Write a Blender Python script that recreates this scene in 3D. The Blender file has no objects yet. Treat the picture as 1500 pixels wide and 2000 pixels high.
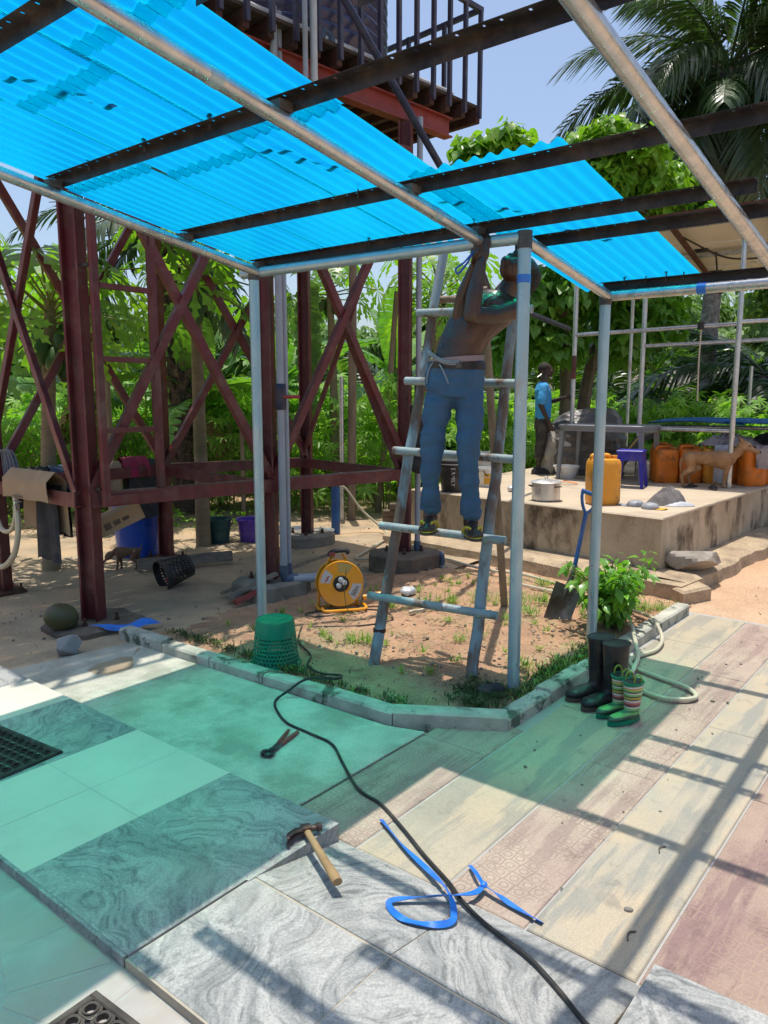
import bpy, math, random
import numpy as np
from mathutils import Vector, Matrix, Euler, noise as mnoise
random.seed(7); RNG = np.random.default_rng(11)
SC = bpy.context.scene
COL = SC.collection
R = math.radians
PI = math.pi
# ------------------------------------------------------------------ camera, sky, sun, exposure
HEAD = R(38.8)                       # +X runs along the paving strips, +Y along the purlins
cam_d = bpy.data.cameras.new('camera'); cam = bpy.data.objects.new('camera', cam_d); COL.objects.link(cam)
cam.location = (0, 0, 1.6); cam.rotation_euler = (R(90) - math.atan(225/1490), 0, HEAD - R(90))
cam_d.sensor_width = 36; cam_d.lens = 36*1490/2000; cam_d.clip_start = 0.05; cam_d.clip_end = 3000
SC.camera = cam
SUNV = Vector((0.108, 0.100, 1.0)).normalized()      # towards the sun, measured from the canopy's shadow
SUN_EL = math.asin(SUNV.z); SUN_AZ = math.atan2(SUNV.x, SUNV.y)
W = bpy.data.worlds.new('World'); SC.world = W; W.use_nodes = True
wn = W.node_tree.nodes; wl = W.node_tree.links
sky = wn.new('ShaderNodeTexSky'); sky.sky_type = 'NISHITA'; sky.sun_disc = False
sky.sun_elevation = SUN_EL; sky.sun_rotation = SUN_AZ; sky.altitude = 0; sky.air_density = 1.0; sky.dust_density = 2.6; sky.ozone_density = 2.0
wl.new(sky.outputs[0], wn['Background'].inputs[0]); wn['Background'].inputs[1].default_value = 0.15
sun_d = bpy.data.lights.new('sun', 'SUN'); sun_d.energy = 3.9; sun_d.angle = R(0.55); sun_d.color = (1.0, 0.95, 0.86)
sun = bpy.data.objects.new('sun', sun_d); COL.objects.link(sun)
sun.rotation_euler = SUNV.to_track_quat('Z', 'Y').to_euler(); sun.location = (0, 0, 30)
SC.view_settings.view_transform = 'Standard'; SC.view_settings.look = 'None'; SC.view_settings.gamma = 1
SC.view_settings.exposure = 0.27
SC.view_settings.use_curve_mapping = False
SC.render.engine = 'CYCLES'
cy = SC.cycles
cy.use_denoising = True
try: cy.denoiser = 'OPENIMAGEDENOISE'
except Exception: pass
cy.max_bounces = 8; cy.diffuse_bounces = 4; cy.transparent_max_bounces = 10; cy.transmission_bounces = 4
cy.caustics_reflective = False; cy.caustics_refractive = True
cy.sample_clamp_indirect = 20.0
# ------------------------------------------------------------------ helpers
def V(*a): return Vector(a if len(a) > 1 else a[0])
def rotz(a): return Matrix.Rotation(a, 3, 'Z')
def frame(d, up=(0, 0, 1)):
    """columns: side, up', direction"""
    d = Vector(d).normalized(); u = Vector(up)
    if abs(d.dot(u)) > 0.97: u = Vector((1, 0, 0)) if abs(d.x) < 0.9 else Vector((0, 1, 0))
    s = d.cross(u).normalized(); u = s.cross(d).normalized()
    return s, u, d
class MB:
    def __init__(s): s.v = []; s.f = []
    def add(s, v, f):
        o = len(s.v); s.v += [(float(p[0]), float(p[1]), float(p[2])) for p in v]
        s.f += [tuple(i + o for i in q) for q in f]; return s
    def box(s, c, d, rz=0.0, M=None, ch=0.0):
        c = Vector(c); hx, hy, hz = d[0]/2, d[1]/2, d[2]/2
        m = M if M is not None else rotz(rz)
        if ch <= 0:
            vs = [c + m @ Vector((x*hx, y*hy, z*hz)) for z in (-1, 1) for y in (-1, 1) for x in (-1, 1)]
            return s.add(vs, [(0,2,3,1),(4,5,7,6),(0,1,5,4),(2,6,7,3),(0,4,6,2),(1,3,7,5)])
        # top edges chamfered
        r = [(-1,-1),(1,-1),(1,1),(-1,1)]
        vs = [c + m @ Vector((x*hx, y*hy, -hz)) for x, y in r] + [c + m @ Vector((x*hx, y*hy, hz-ch)) for x, y in r] \
           + [c + m @ Vector((x*(hx-ch), y*(hy-ch), hz)) for x, y in r]
        f = [(3,2,1,0),(8,9,10,11)]
        for i in range(4):
            j = (i+1) % 4
            f += [(i,j,4+j,4+i),(4+i,4+j,8+j,8+i)]
        return s.add(vs, f)
    def bar(s, a, b, w, h, up=(0, 0, 1)):
        a, b = Vector(a), Vector(b); sd, u, d = frame(b-a, up)
        vs = [p + sd*(x*w/2) + u*(y*h/2) for p in (a, b) for x, y in ((-1,-1),(1,-1),(1,1),(-1,1))]
        return s.add(vs, [(3,2,1,0),(4,5,6,7),(0,1,5,4),(1,2,6,5),(2,3,7,6),(3,0,4,7)])
    def tube(s, pts, r, n=10, cap=True, flat=1.0, up=None):
        pts = [Vector(p) for p in pts]; k = len(pts)
        rs = list(r) if hasattr(r, '__len__') else [r]*k
        vs, f = [], []
        d0 = (pts[1]-pts[0]).normalized()
        sd, u, _ = frame(d0, up or (0, 0, 1))
        for i, p in enumerate(pts):
            if i == 0: d = pts[1]-pts[0]
            elif i == k-1: d = pts[-1]-pts[-2]
            else: d = (pts[i+1]-pts[i]).normalized() + (pts[i]-pts[i-1]).normalized()
            if d.length < 1e-9: d = pts[min(i+1, k-1)] - pts[max(i-1, 0)]
            d = d.normalized()
            u = (u - d*u.dot(d))
            if u.length < 1e-6: _, u, _ = frame(d)
            u = u.normalized(); sd = d.cross(u)
            ri = rs[i]; rx, ry = (ri if hasattr(ri, '__len__') else (ri, ri*flat))
            vs += [p + sd*(math.cos(2*PI*j/n)*rx) + u*(math.sin(2*PI*j/n)*ry) for j in range(n)]
        for i in range(k-1):
            for j in range(n):
                a = i*n+j; b = i*n+(j+1) % n
                f.append((a, b, b+n, a+n))
        if cap:
            f.append(tuple(range(n-1, -1, -1))); f.append(tuple(range((k-1)*n, k*n)))
        return s.add(vs, f)
    def lathe(s, prof, n=24, M=None, o=(0, 0, 0), sx=1.0, sy=1.0, cap0=True, cap1=True):
        o = Vector(o); m = M if M is not None else Matrix.Identity(3); vs, f = [], []
        k = len(prof)
        for r_, z in prof:
            vs += [o + m @ Vector((r_*math.cos(2*PI*j/n)*sx, r_*math.sin(2*PI*j/n)*sy, z)) for j in range(n)]
        for i in range(k-1):
            for j in range(n):
                a = i*n+j; b = i*n+(j+1) % n
                f.append((a, b, b+n, a+n))
        if cap0: f.append(tuple(range(n-1, -1, -1)))
        if cap1: f.append(tuple(range((k-1)*n, k*n)))
        return s.add(vs, f)
    def prism(s, poly, z0, z1, ch=0.0):
        n = len(poly); cx = sum(p[0] for p in poly)/n; cy_ = sum(p[1] for p in poly)/n
        def ins(p):
            dx, dy = cx-p[0], cy_-p[1]; L = math.hypot(dx, dy) or 1
            return (p[0]+dx/L*ch*1.4, p[1]+dy/L*ch*1.4)
        vs = [(p[0], p[1], z0) for p in poly] + [(p[0], p[1], z1-ch) for p in poly]
        f = [tuple(range(n-1, -1, -1))]
        for i in range(n): j = (i+1) % n; f.append((i, j, n+j, n+i))
        if ch > 0:
            vs += [(*ins(p), z1) for p in poly]
            for i in range(n): j = (i+1) % n; f.append((n+i, n+j, 2*n+j, 2*n+i))
            f.append(tuple(range(2*n, 3*n)))
        else: f.append(tuple(range(n, 2*n)))
        return s.add(vs, f)
    def ell(s, c, r, M=None, nu=14, nv=9):
        c = Vector(c); m = M if M is not None else Matrix.Identity(3)
        r = r if hasattr(r, '__len__') else (r, r, r)
        vs, f = [], []
        for i in range(1, nv):
            t = PI*i/nv
            for j in range(nu):
                p = 2*PI*j/nu
                vs.append(c + m @ Vector((r[0]*math.sin(t)*math.cos(p), r[1]*math.sin(t)*math.sin(p), -r[2]*math.cos(t))))
        b = len(vs); vs += [c + m @ Vector((0, 0, -r[2])), c + m @ Vector((0, 0, r[2]))]
        for i in range(nv-2):
            for j in range(nu):
                a = i*nu+j; q = i*nu+(j+1) % nu
                f.append((a, q, q+nu, a+nu))
        for j in range(nu):
            f.append((b, (j+1) % nu, j)); f.append((b+1, (nv-2)*nu+j, (nv-2)*nu+(j+1) % nu))
        return s.add(vs, f)
    def grid(s, fn, nu, nv):
        vs = [fn(i/nu, j/nv) for j in range(nv+1) for i in range(nu+1)]
        f = [(j*(nu+1)+i, j*(nu+1)+i+1, (j+1)*(nu+1)+i+1, (j+1)*(nu+1)+i) for j in range(nv) for i in range(nu)]
        return s.add(vs, f)
    def mesh(s, name, ang=38):
        me = bpy.data.meshes.new(name); me.from_pydata(s.v, [], s.f); me.update()
        if ang:
            me.shade_smooth()
            try: me.set_sharp_from_angle(angle=R(ang))
            except Exception: pass
        return me
    def build(s, name, mat, parent=None, ang=38):
        return obj(name, s.mesh(name, ang), mat, parent)
def obj(name, me, mat, parent=None, loc=None, rot=None):
    o = bpy.data.objects.new(name, me); COL.objects.link(o)
    if mat is not None and me is not None:
        for m_ in (mat if isinstance(mat, (list, tuple)) else [mat]):
            if m_.name not in [x.name for x in me.materials if x]: me.materials.append(m_)
    if parent: o.parent = parent
    if loc is not None: o.location = loc
    if rot is not None: o.rotation_euler = rot
    return o
def tag(o, label=None, cat=None, group=None, kind=None):
    if label: o['label'] = label
    if cat: o['category'] = cat
    if group: o['group'] = group
    if kind: o['kind'] = kind
    return o
def empty(name, loc=(0, 0, 0), rz=0.0, label=None, cat=None, group=None, kind=None):
    o = bpy.data.objects.new(name, None); COL.objects.link(o); o.empty_display_size = 0.1
    o.location = loc; o.rotation_euler = (0, 0, rz); tag(o, label, cat, group, kind); return o
def kids(o): return [c for c in COL.objects if c.parent == o]
def copy_tree(o, parent=None, loc=None, rz=None):
    c = o.copy(); COL.objects.link(c); c.parent = parent
    if loc is not None: c.location = loc
    if rz is not None: c.rotation_euler = (0, 0, rz)
    for ch in kids(o): copy_tree(ch, c)
    return c
def smooth_path(pts, n=8):
    pts = [Vector(p) for p in pts]; out = []
    P = [pts[0]*2-pts[1]] + pts + [pts[-1]*2-pts[-2]]
    for i in range(1, len(P)-2):
        a, b, c, d = P[i-1], P[i], P[i+1], P[i+2]
        for k in range(n):
            t = k/n
            out.append(0.5*((2*b)+(c-a)*t+(2*a-5*b+4*c-d)*t*t+(3*b-a-3*c+d)*t*t*t))
    out.append(pts[-1]); return out
def npmesh(name, v, f):
    """fast mesh: v (n,3), f (m,k)"""
    v = np.asarray(v, np.float32); f = np.asarray(f, np.int32); k = f.shape[1]
    me = bpy.data.meshes.new(name)
    me.vertices.add(len(v)); me.vertices.foreach_set('co', v.ravel())
    me.loops.add(f.size); me.loops.foreach_set('vertex_index', f.ravel())
    me.polygons.add(len(f)); me.polygons.foreach_set('loop_start', np.arange(len(f), dtype=np.int32)*k)
    me.polygons.foreach_set('loop_total', np.full(len(f), k, np.int32))
    me.update(calc_edges=True); me.validate(); return me
# ------------------------------------------------------------------ materials
def newmat(name):
    m = bpy.data.materials.new(name); m.use_nodes = True; t = m.node_tree
    b = t.nodes['Principled BSDF']; return m, t, t.nodes, t.links, b
def rgb(c): return (*c, 1.0)
def nnoise(N, L, vec, scale, detail=4, rough=0.55, dist=0.0):
    n = N.new('ShaderNodeTexNoise'); n.inputs['Scale'].default_value = scale; n.inputs['Detail'].default_value = detail
    n.inputs['Roughness'].default_value = rough; n.inputs['Distortion'].default_value = dist
    L.new(vec, n.inputs['Vector']); return n.outputs['Fac']
def nramp(N, L, fac, lo, hi, a=0.0, b=1.0):
    r = N.new('ShaderNodeMapRange'); r.inputs[1].default_value = lo; r.inputs[2].default_value = hi
    r.inputs[3].default_value = a; r.inputs[4].default_value = b; r.clamp = True
    L.new(fac, r.inputs[0]); return r.outputs[0]
def nmix(N, L, fac, a, b, mode='MIX'):
    x = N.new('ShaderNodeMix'); x.data_type = 'RGBA'; x.blend_type = mode
    for i, s_ in ((0, fac), (6, a), (7, b)):
        if isinstance(s_, (int, float)): x.inputs[i].default_value = s_
        elif isinstance(s_, tuple): x.inputs[i].default_value = s_ if len(s_) == 4 else rgb(s_)
        else: L.new(s_, x.inputs[i])
    return x.outputs[2]
def nmath(N, L, op, a, b=None):
    x = N.new('ShaderNodeMath'); x.operation = op
    for i, s_ in enumerate((a, b)):
        if s_ is None: continue
        if isinstance(s_, (int, float)): x.inputs[i].default_value = s_
        else: L.new(s_, x.inputs[i])
    return x.outputs[0]
def npos(N): return N.new('ShaderNodeNewGeometry').outputs['Position']
def nbump(N, L, b, h, strength, dist=0.01):
    x = N.new('ShaderNodeBump'); x.inputs['Strength'].default_value = strength; x.inputs['Distance'].default_value = dist
    L.new(h, x.inputs['Height']); L.new(x.outputs[0], b.inputs['Normal'])
def pm(name, c1, c2=None, scale=8, lo=.35, hi=.65, c3=None, s3=2.0, lo3=.5, hi3=.7, rough=.75, rvar=.12, bump=.15, bscale=70, metal=0.0, spec=.4, grain=.0, stretch=None, coat=0.0, dust=.16):
    m, t, N, L, b = newmat(name)
    p = npos(N)
    if stretch:
        mp = N.new('ShaderNodeMapping'); mp.inputs['Scale'].default_value = stretch; L.new(p, mp.inputs[0]); p = mp.outputs[0]
    n1 = nnoise(N, L, p, scale, 5)
    col = nmix(N, L, nramp(N, L, n1, lo, hi), c1, c2 or tuple(x*.8 for x in c1))
    if c3: col = nmix(N, L, nramp(N, L, nnoise(N, L, p, s3, 6, .62), lo3, hi3), col, c3)
    if grain:
        g = nramp(N, L, nnoise(N, L, p, bscale*2.2, 2), .3, .7, 1-grain, 1+grain)
        cc = N.new('ShaderNodeCombineColor'); [L.new(g, cc.inputs[i]) for i in range(3)]
        col = nmix(N, L, 1.0, col, cc.outputs[0], 'MULTIPLY')
    if dust:
        pw = npos(N); col = nmix(N, L, nmath(N, L, 'MULTIPLY', nramp(N, L, nnoise(N, L, pw, 6.3, 6, .68), .47, .72), dust), col, (.36, .285, .20))
    L.new(col, b.inputs['Base Color'])
    L.new(nramp(N, L, nnoise(N, L, p, scale*2.3, 3), .3, .7, max(.03, rough-rvar), min(1, rough+rvar)), b.inputs['Roughness'])
    b.inputs['Metallic'].default_value = metal; b.inputs['Specular IOR Level'].default_value = spec
    if coat: b.inputs['Coat Weight'].default_value = coat
    if bump: nbump(N, L, b, nnoise(N, L, p, bscale, 4), bump, .01)
    return m
LB = 2.1
def leafmat(name, c1, c2, c3=None, rough=.42, trans=.4, spec=.4, nscale=1.2):
    c1, c2, c3 = (tuple(x*LB for x in c) if c else None for c in (c1, c2, c3))
    m, t, N, L, b = newmat(name)
    p = npos(N); oi = N.new('ShaderNodeObjectInfo')
    f = nmath(N, L, 'ADD', nramp(N, L, nnoise(N, L, p, nscale, 3), .3, .7), nmath(N, L, 'MULTIPLY', nmath(N, L, 'SUBTRACT', oi.outputs['Random'], .5), .5))
    col = nmix(N, L, nramp(N, L, f, 0, 1), c1, c2)
    if c3: col = nmix(N, L, nramp(N, L, nnoise(N, L, p, 3.1, 2), .62, .75), col, c3)
    fine = nramp(N, L, nnoise(N, L, p, 14, 2), .3, .7, .75, 1.25)
    cc = N.new('ShaderNodeCombineColor'); [L.new(fine, cc.inputs[i]) for i in range(3)]
    col = nmix(N, L, 1.0, col, cc.outputs[0], 'MULTIPLY')
    L.new(col, b.inputs['Base Color']); b.inputs['Roughness'].default_value = rough; b.inputs['Specular IOR Level'].default_value = spec
    tr = N.new('ShaderNodeBsdfTranslucent'); L.new(nmix(N, L, 1.0, col, (1.5, 1.7, .5, 1), 'MULTIPLY'), tr.inputs[0])
    mx = N.new('ShaderNodeMixShader'); mx.inputs[0].default_value = trans
    L.new(b.outputs[0], mx.inputs[1]); L.new(tr.outputs[0], mx.inputs[2]); L.new(mx.outputs[0], N['Material Output'].inputs[0])
    return m
def roofsheet():
    m, t, N, L, b = newmat('blue_roof_plastic')
    p = npos(N)
    mp = N.new('ShaderNodeMapping'); mp.inputs['Scale'].default_value = (1.2, 14, 1); L.new(p, mp.inputs[0])
    f = nramp(N, L, nnoise(N, L, mp.outputs[0], 1.0, 3), .3, .7)
    col = nmix(N, L, f, (.0, .34, 1.0), (.0, .27, 1.0))  # streaks along the sheet put corrugation shading into the colour
    col = nmix(N, L, nramp(N, L, nnoise(N, L, p, 5.5, 6, .65), .56, .74, 0, .35), col, (.0, .22, .75))
    col = nmix(N, L, nramp(N, L, nnoise(N, L, mp.outputs[0], 2.6, 4, .6), .58, .70, 0, .35), col, (.0, .22, .85))
    tr = N.new('ShaderNodeBsdfTranslucent'); L.new(col, tr.inputs[0])
    L.new(nmix(N, L, f, (.005, .27, .62), (.005, .22, .55)), b.inputs['Base Color']); b.inputs['Roughness'].default_value = .35
    # forward-scattered light: a wide rough transmission lobe, so the sun reaches the floor softened and teal
    tp = N.new('ShaderNodeBsdfRefraction'); tp.distribution = 'GGX'; tp.inputs['Color'].default_value = (.02, .98, .57, 1); tp.inputs['Roughness'].default_value = .85; tp.inputs['IOR'].default_value = 1.10
    m1 = N.new('ShaderNodeMixShader'); m1.inputs[0].default_value = .93; L.new(b.outputs[0], m1.inputs[1]); L.new(tr.outputs[0], m1.inputs[2])
    m2 = N.new('ShaderNodeMixShader'); m2.inputs[0].default_value = .50; L.new(m1.outputs[0], m2.inputs[1]); L.new(tp.outputs[0], m2.inputs[2])
    L.new(m2.outputs[0], N['Material Output'].inputs[0])
    return m
def marble(name, ca, cb, cc_, sc=1.0):
    m, t, N, L, b = newmat(name)
    tc = N.new('ShaderNodeTexCoord').outputs['Object']; oi = N.new('ShaderNodeObjectInfo').outputs['Random']
    vr = N.new('ShaderNodeVectorRotate'); vr.rotation_type = 'Z_AXIS'; L.new(tc, vr.inputs[0])
    L.new(nmath(N, L, 'MULTIPLY', oi, 31.0), vr.inputs['Angle'])
    ad = N.new('ShaderNodeVectorMath'); ad.operation = 'ADD'; L.new(vr.outputs[0], ad.inputs[0])
    cx = N.new('ShaderNodeCombineXYZ'); L.new(nmath(N, L, 'MULTIPLY', oi, 57.0), cx.inputs[0]); L.new(nmath(N, L, 'MULTIPLY', oi, 23.0), cx.inputs[1]); L.new(cx.outputs[0], ad.inputs[1])
    # lamination: fine streaks that follow a slowly swirling field
    nz = N.new('ShaderNodeTexNoise'); nz.inputs['Scale'].default_value = 2.1*sc; nz.inputs['Detail'].default_value = 2.0; nz.inputs['Roughness'].default_value = .45; L.new(ad.outputs[0], nz.inputs['Vector'])
    sb = N.new('ShaderNodeVectorMath'); sb.operation = 'SUBTRACT'; L.new(nz.outputs['Color'], sb.inputs[0]); sb.inputs[1].default_value = (.5, .5, .5)
    sm = N.new('ShaderNodeVectorMath'); sm.operation = 'SCALE'; L.new(sb.outputs[0], sm.inputs[0]); sm.inputs['Scale'].default_value = .80
    wp = N.new('ShaderNodeVectorMath'); wp.operation = 'ADD'; L.new(ad.outputs[0], wp.inputs[0]); L.new(sm.outputs[0], wp.inputs[1])
    mp = N.new('ShaderNodeMapping'); mp.inputs['Scale'].default_value = (1, .085, 1); L.new(wp.outputs[0], mp.inputs[0])
    s1 = nnoise(N, L, mp.outputs[0], 12*sc, 5, .60); mp2 = N.new('ShaderNodeMapping'); mp2.inputs['Scale'].default_value = (1, .055, 1); L.new(wp.outputs[0], mp2.inputs[0]); s2 = nnoise(N, L, mp2.outputs[0], 46*sc, 4, .6)
    col = nmix(N, L, nramp(N, L, s1, .40, .60), ca, cb)
    col = nmix(N, L, nramp(N, L, s2, .47, .68, 0, .72), col, cc_)
    col = nmix(N, L, nramp(N, L, nnoise(N, L, mp.outputs[0], 9*sc, 3), .52, .68, 0, .45), col, tuple(x*1.12 for x in ca))
    gr = nramp(N, L, nnoise(N, L, ad.outputs[0], 130, 3), .36, .66, .80, 1.12)
    c3 = N.new('ShaderNodeCombineColor'); [L.new(gr, c3.inputs[i]) for i in range(3)]
    col = nmix(N, L, 1.0, col, c3.outputs[0], 'MULTIPLY')
    dirt = nramp(N, L, nnoise(N, L, npos(N), 2.4, 5), .5, .75, 0, .3)
    col = nmix(N, L, dirt, col, (.50, .44, .35))
    L.new(col, b.inputs['Base Color']); b.inputs['Roughness'].default_value = .55; b.inputs['Specular IOR Level'].default_value = .35
    nbump(N, L, b, nnoise(N, L, ad.outputs[0], 45, 4), .12, .004)
    return m
def slabmat(name, base, dust, dark, pat):
    """cast concrete paver with a pressed ring / hexagon pattern"""
    m, t, N, L, b = newmat(name)
    p = npos(N)
    mp = N.new('ShaderNodeMapping'); mp.inputs['Rotation'].default_value = (0, 0, .12); L.new(p, mp.inputs[0])
    d1 = nramp(N, L, nnoise(N, L, p, 3.2, 6, .6), .38, .66)
    col = nmix(N, L, d1, base, dust)
    st = N.new('ShaderNodeMapping'); st.inputs['Scale'].default_value = (.5, 4.5, 1); L.new(p, st.inputs[0])
    col = nmix(N, L, nramp(N, L, nnoise(N, L, st.outputs[0], 2.0, 6, .62), .50, .56, 0, .85), col, dark)
    col = nmix(N, L, nramp(N, L, nnoise(N, L, p, 7.5, 6, .68), .56, .68, 0, .55), col, tuple(x*.62 for x in dark))
    col = nmix(N, L, nramp(N, L, nnoise(N, L, p, 1.1, 5, .6), .50, .62, 0, .5), col, tuple(x*1.12 for x in dust))
    gr = nramp(N, L, nnoise(N, L, p, 190, 3), .3, .7, .86, 1.12)
    c3 = N.new('ShaderNodeCombineColor'); [L.new(gr, c3.inputs[i]) for i in range(3)]
    col = nmix(N, L, 1.0, col, c3.outputs[0], 'MULTIPLY')
    h = nnoise(N, L, p, 60, 4)
    if pat:
        vo = N.new('ShaderNodeTexVoronoi'); vo.voronoi_dimensions = '2D'; vo.feature = 'DISTANCE_TO_EDGE'
        vo.inputs['Scale'].default_value = 19; vo.inputs['Randomness'].default_value = .32; L.new(mp.outputs[0], vo.inputs['Vector'])
        e1 = nramp(N, L, vo.outputs['Distance'], .03, .09, 1, 0)
        v2 = N.new('ShaderNodeTexVoronoi'); v2.voronoi_dimensions = '2D'; v2.feature = 'F1'
        v2.inputs['Scale'].default_value = 19; v2.inputs['Randomness'].default_value = .32; L.new(mp.outputs[0], v2.inputs['Vector'])
        rg = nramp(N, L, nmath(N, L, 'ABSOLUTE', nmath(N, L, 'SUBTRACT', v2.outputs['Distance'], .27)), .02, .07, 1, 0)
        ln = nmath(N, L, 'MAXIMUM', e1, rg)
        ln = nmath(N, L, 'MULTIPLY', ln, nramp(N, L, nnoise(N, L, p, 4.5, 4), .36, .56))
        col = nmix(N, L, nmath(N, L, 'MULTIPLY', ln, .30 if pat == 1 else .45), col, (.10, .075, .06) if pat == 1 else (.42, .30, .21))
        h = nmath(N, L, 'SUBTRACT', nmath(N, L, 'MULTIPLY', h, .3), nmath(N, L, 'MULTIPLY', ln, .9))
    L.new(col, b.inputs['Base Color']); b.inputs['Roughness'].default_value = .85; b.inputs['Specular IOR Level'].default_value = .25
    nbump(N, L, b, h, .45 if pat else .25, .004)
    return m
M = {}
M['roof'] = roofsheet()
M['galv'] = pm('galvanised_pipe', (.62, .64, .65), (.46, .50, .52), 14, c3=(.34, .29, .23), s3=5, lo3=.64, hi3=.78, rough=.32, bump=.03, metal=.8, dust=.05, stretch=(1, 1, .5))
M['galvblue'] = pm('galvanised_pipe_blue_tint', (.42, .55, .60), (.30, .45, .52), 9, c3=(.40, .33, .24), s3=4, lo3=.63, hi3=.76, rough=.38, bump=.05, metal=.5, dust=.06, stretch=(1, 1, .4))  # tint: bluish paint plus blue light off the roof, both in the colour
M['black'] = pm('black_painted_steel', (.010, .010, .012), (.026, .025, .027), 12, c3=(.06, .042, .036), s3=7, lo3=.64, hi3=.80, rough=.42, bump=.08)
M['blackgrey'] = pm('dark_steel_dusty', (.05, .045, .045), (.10, .09, .085), 10, rough=.55, bump=.08)
M['red'] = pm('red_oxide_paint', (.135, .023, .026), (.098, .018, .021), 7, c3=(.065, .028, .024), s3=8, lo3=.52, hi3=.70, rough=.46, bump=.09, bscale=40, stretch=(1, 1, .22), dust=.20)
M['redbeam'] = pm('red_oxide_paint_faded', (.27, .045, .035), (.20, .035, .03), 6, c3=(.09, .04, .03), s3=6, lo3=.60, hi3=.75, rough=.55, bump=.08, bscale=30)
M['rust'] = pm('rusty_steel', (.10, .035, .02), (.05, .025, .018), 14, rough=.85, bump=.3)
M['violet'] = pm('grey_violet_steel', (.055, .05, .085), (.04, .038, .065), 6, rough=.5, bump=.04)
M['tank'] = pm('black_plastic_tank', (.040, .050, .12), (.055, .065, .14), 3, c3=(.09, .10, .16), s3=1.6, lo3=.60, hi3=.78, spec=.5, dust=.04, rough=.26, bump=.03, stretch=(1, 1, 4))
M['joist'] = pm('creosoted_timber', (.035, .016, .012), (.07, .025, .018), 7, rough=.8, bump=.3)
M['deckwood'] = pm('deck_board', (.06, .042, .032), (.035, .025, .02), 7, rough=.85, bump=.3, stretch=(1, 6, 1))
M['pvc'] = pm('grey_pvc', (.33, .37, .42), (.27, .31, .36), 5, rough=.38, bump=.02, c3=(.30, .26, .2), s3=3, lo3=.62, hi3=.8)
M['pvcwhite'] = pm('pale_pvc', (.55, .57, .58), (.42, .44, .45), 6, rough=.4, bump=.03)
M['pvcblue'] = pm('blue_grey_pvc_fitting', (.06, .11, .18), (.05, .09, .15), 6, rough=.4, bump=.02)
M['navy'] = pm('dark_navy_plastic', (.015, .02, .05), (.02, .025, .06), 6, rough=.4, bump=.02)
M['valve'] = pm('red_valve_handle', (.35, .03, .04), (.25, .03, .03), 8, rough=.45, bump=.03)
M['ground'] = pm('red_sandy_ground', (.47, .30, .185), (.38, .245, .155), 1.4, c3=(.55, .40, .27), s3=.55, lo3=.45, hi3=.7, rough=.95, bump=.5, bscale=26, spec=.1, grain=.16)
M['bed'] = pm('garden_soil', (.44, .265, .16), (.31, .185, .115), 4.5, c3=(.30, .22, .14), s3=2.0, lo3=.52, hi3=.68, rough=.95, bump=.6, bscale=38, spec=.1, grain=.22)
M['yard'] = pm('dusty_yard_screed', (.42, .325, .22), (.29, .225, .155), 3.2, c3=(.49, .345, .215), s3=1.3, lo3=.47, hi3=.62, rough=.9, bump=.25, bscale=40, spec=.15, grain=.12)
M['pad'] = pm('grey_green_concrete', (.58, .55, .46), (.42, .41, .34), 5.0, c3=(.33, .32, .26), s3=2.6, lo3=.48, hi3=.62, rough=.8, bump=.2, bscale=50, spec=.25, grain=.14)
M['kerb'] = pm('cast_kerb_concrete', (.50, .48, .40), (.33, .33, .27), 9, c3=(.09, .11, .08), s3=6.5, lo3=.52, hi3=.60, rough=.85, bump=.35, bscale=50)
M['tan1'] = slabmat('paver_tan', (.43, .355, .245), (.365, .325, .245), (.28, .265, .215), 0)
M['tan2'] = slabmat('paver_tan_grey', (.375, .34, .265), (.45, .365, .255), (.27, .265, .23), 0)
M['pink'] = slabmat('paver_pink_hexagon', (.375, .285, .23), (.43, .345, .265), (.305, .225, .19), 1)
M['purple'] = slabmat('paver_purple_ring', (.285, .195, .165), (.375, .28, .215), (.235, .15, .14), 2)
M['marble'] = marble('grey_marble_tile', (.40, .395, .37), (.265, .27, .26), (.10, .108, .108))
M['cream'] = pm('cream_floor_tile', (.66, .61, .50), (.62, .57, .47), 2.0, c3=(.30, .27, .2), s3=9, lo3=.70, hi3=.78, rough=.45, bump=.02, spec=.4)
M['crazy'] = pm('crazy_paving_tile', (.41, .375, .345), (.34, .31, .29), 6, c3=(.385, .335, .29), s3=3, lo3=.45, hi3=.6, rough=.6, bump=.2, bscale=26, stretch=(1, 2.2, 1))
M['grout'] = pm('sand_grout', (.56, .42, .26), (.48, .36, .24), 9, rough=.95, bump=.4)
M['groutgrey'] = pm('grey_grout', (.40, .38, .35), (.34, .33, .31), 9, rough=.95, bump=.3)
M['platform'] = pm('stained_render', (.56, .455, .32), (.40, .32, .215), 4.6, c3=(.13, .095, .06), s3=3.4, lo3=.49, hi3=.62, rough=.9, bump=.3, bscale=34, stretch=(1, 1, .55), grain=.1)
M['plattop'] = pm('worn_screed_top', (.52, .425, .31), (.43, .35, .255), 2.4, c3=(.36, .29, .21), s3=1.5, lo3=.55, hi3=.7, rough=.9, bump=.2, grain=.08)
M['plinth'] = pm('rough_footing', (.17, .125, .09), (.11, .085, .065), 7, c3=(.07, .06, .05), s3=4, rough=.95, bump=.6, bscale=30)
M['plinthg'] = pm('rough_footing_grey', (.26, .235, .19), (.16, .145, .12), 6, rough=.95, bump=.5, bscale=30)
M['stone'] = pm('grey_boulder', (.30, .29, .28), (.20, .20, .20), 7, rough=.85, bump=.5, bscale=22)
M['ledge'] = pm('worn_footing_ledge', (.47, .36, .235), (.36, .27, .175), 5, rough=.95, bump=.7, bscale=24, c3=(.22, .165, .11), s3=3, lo3=.5, hi3=.65, grain=.15)
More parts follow.
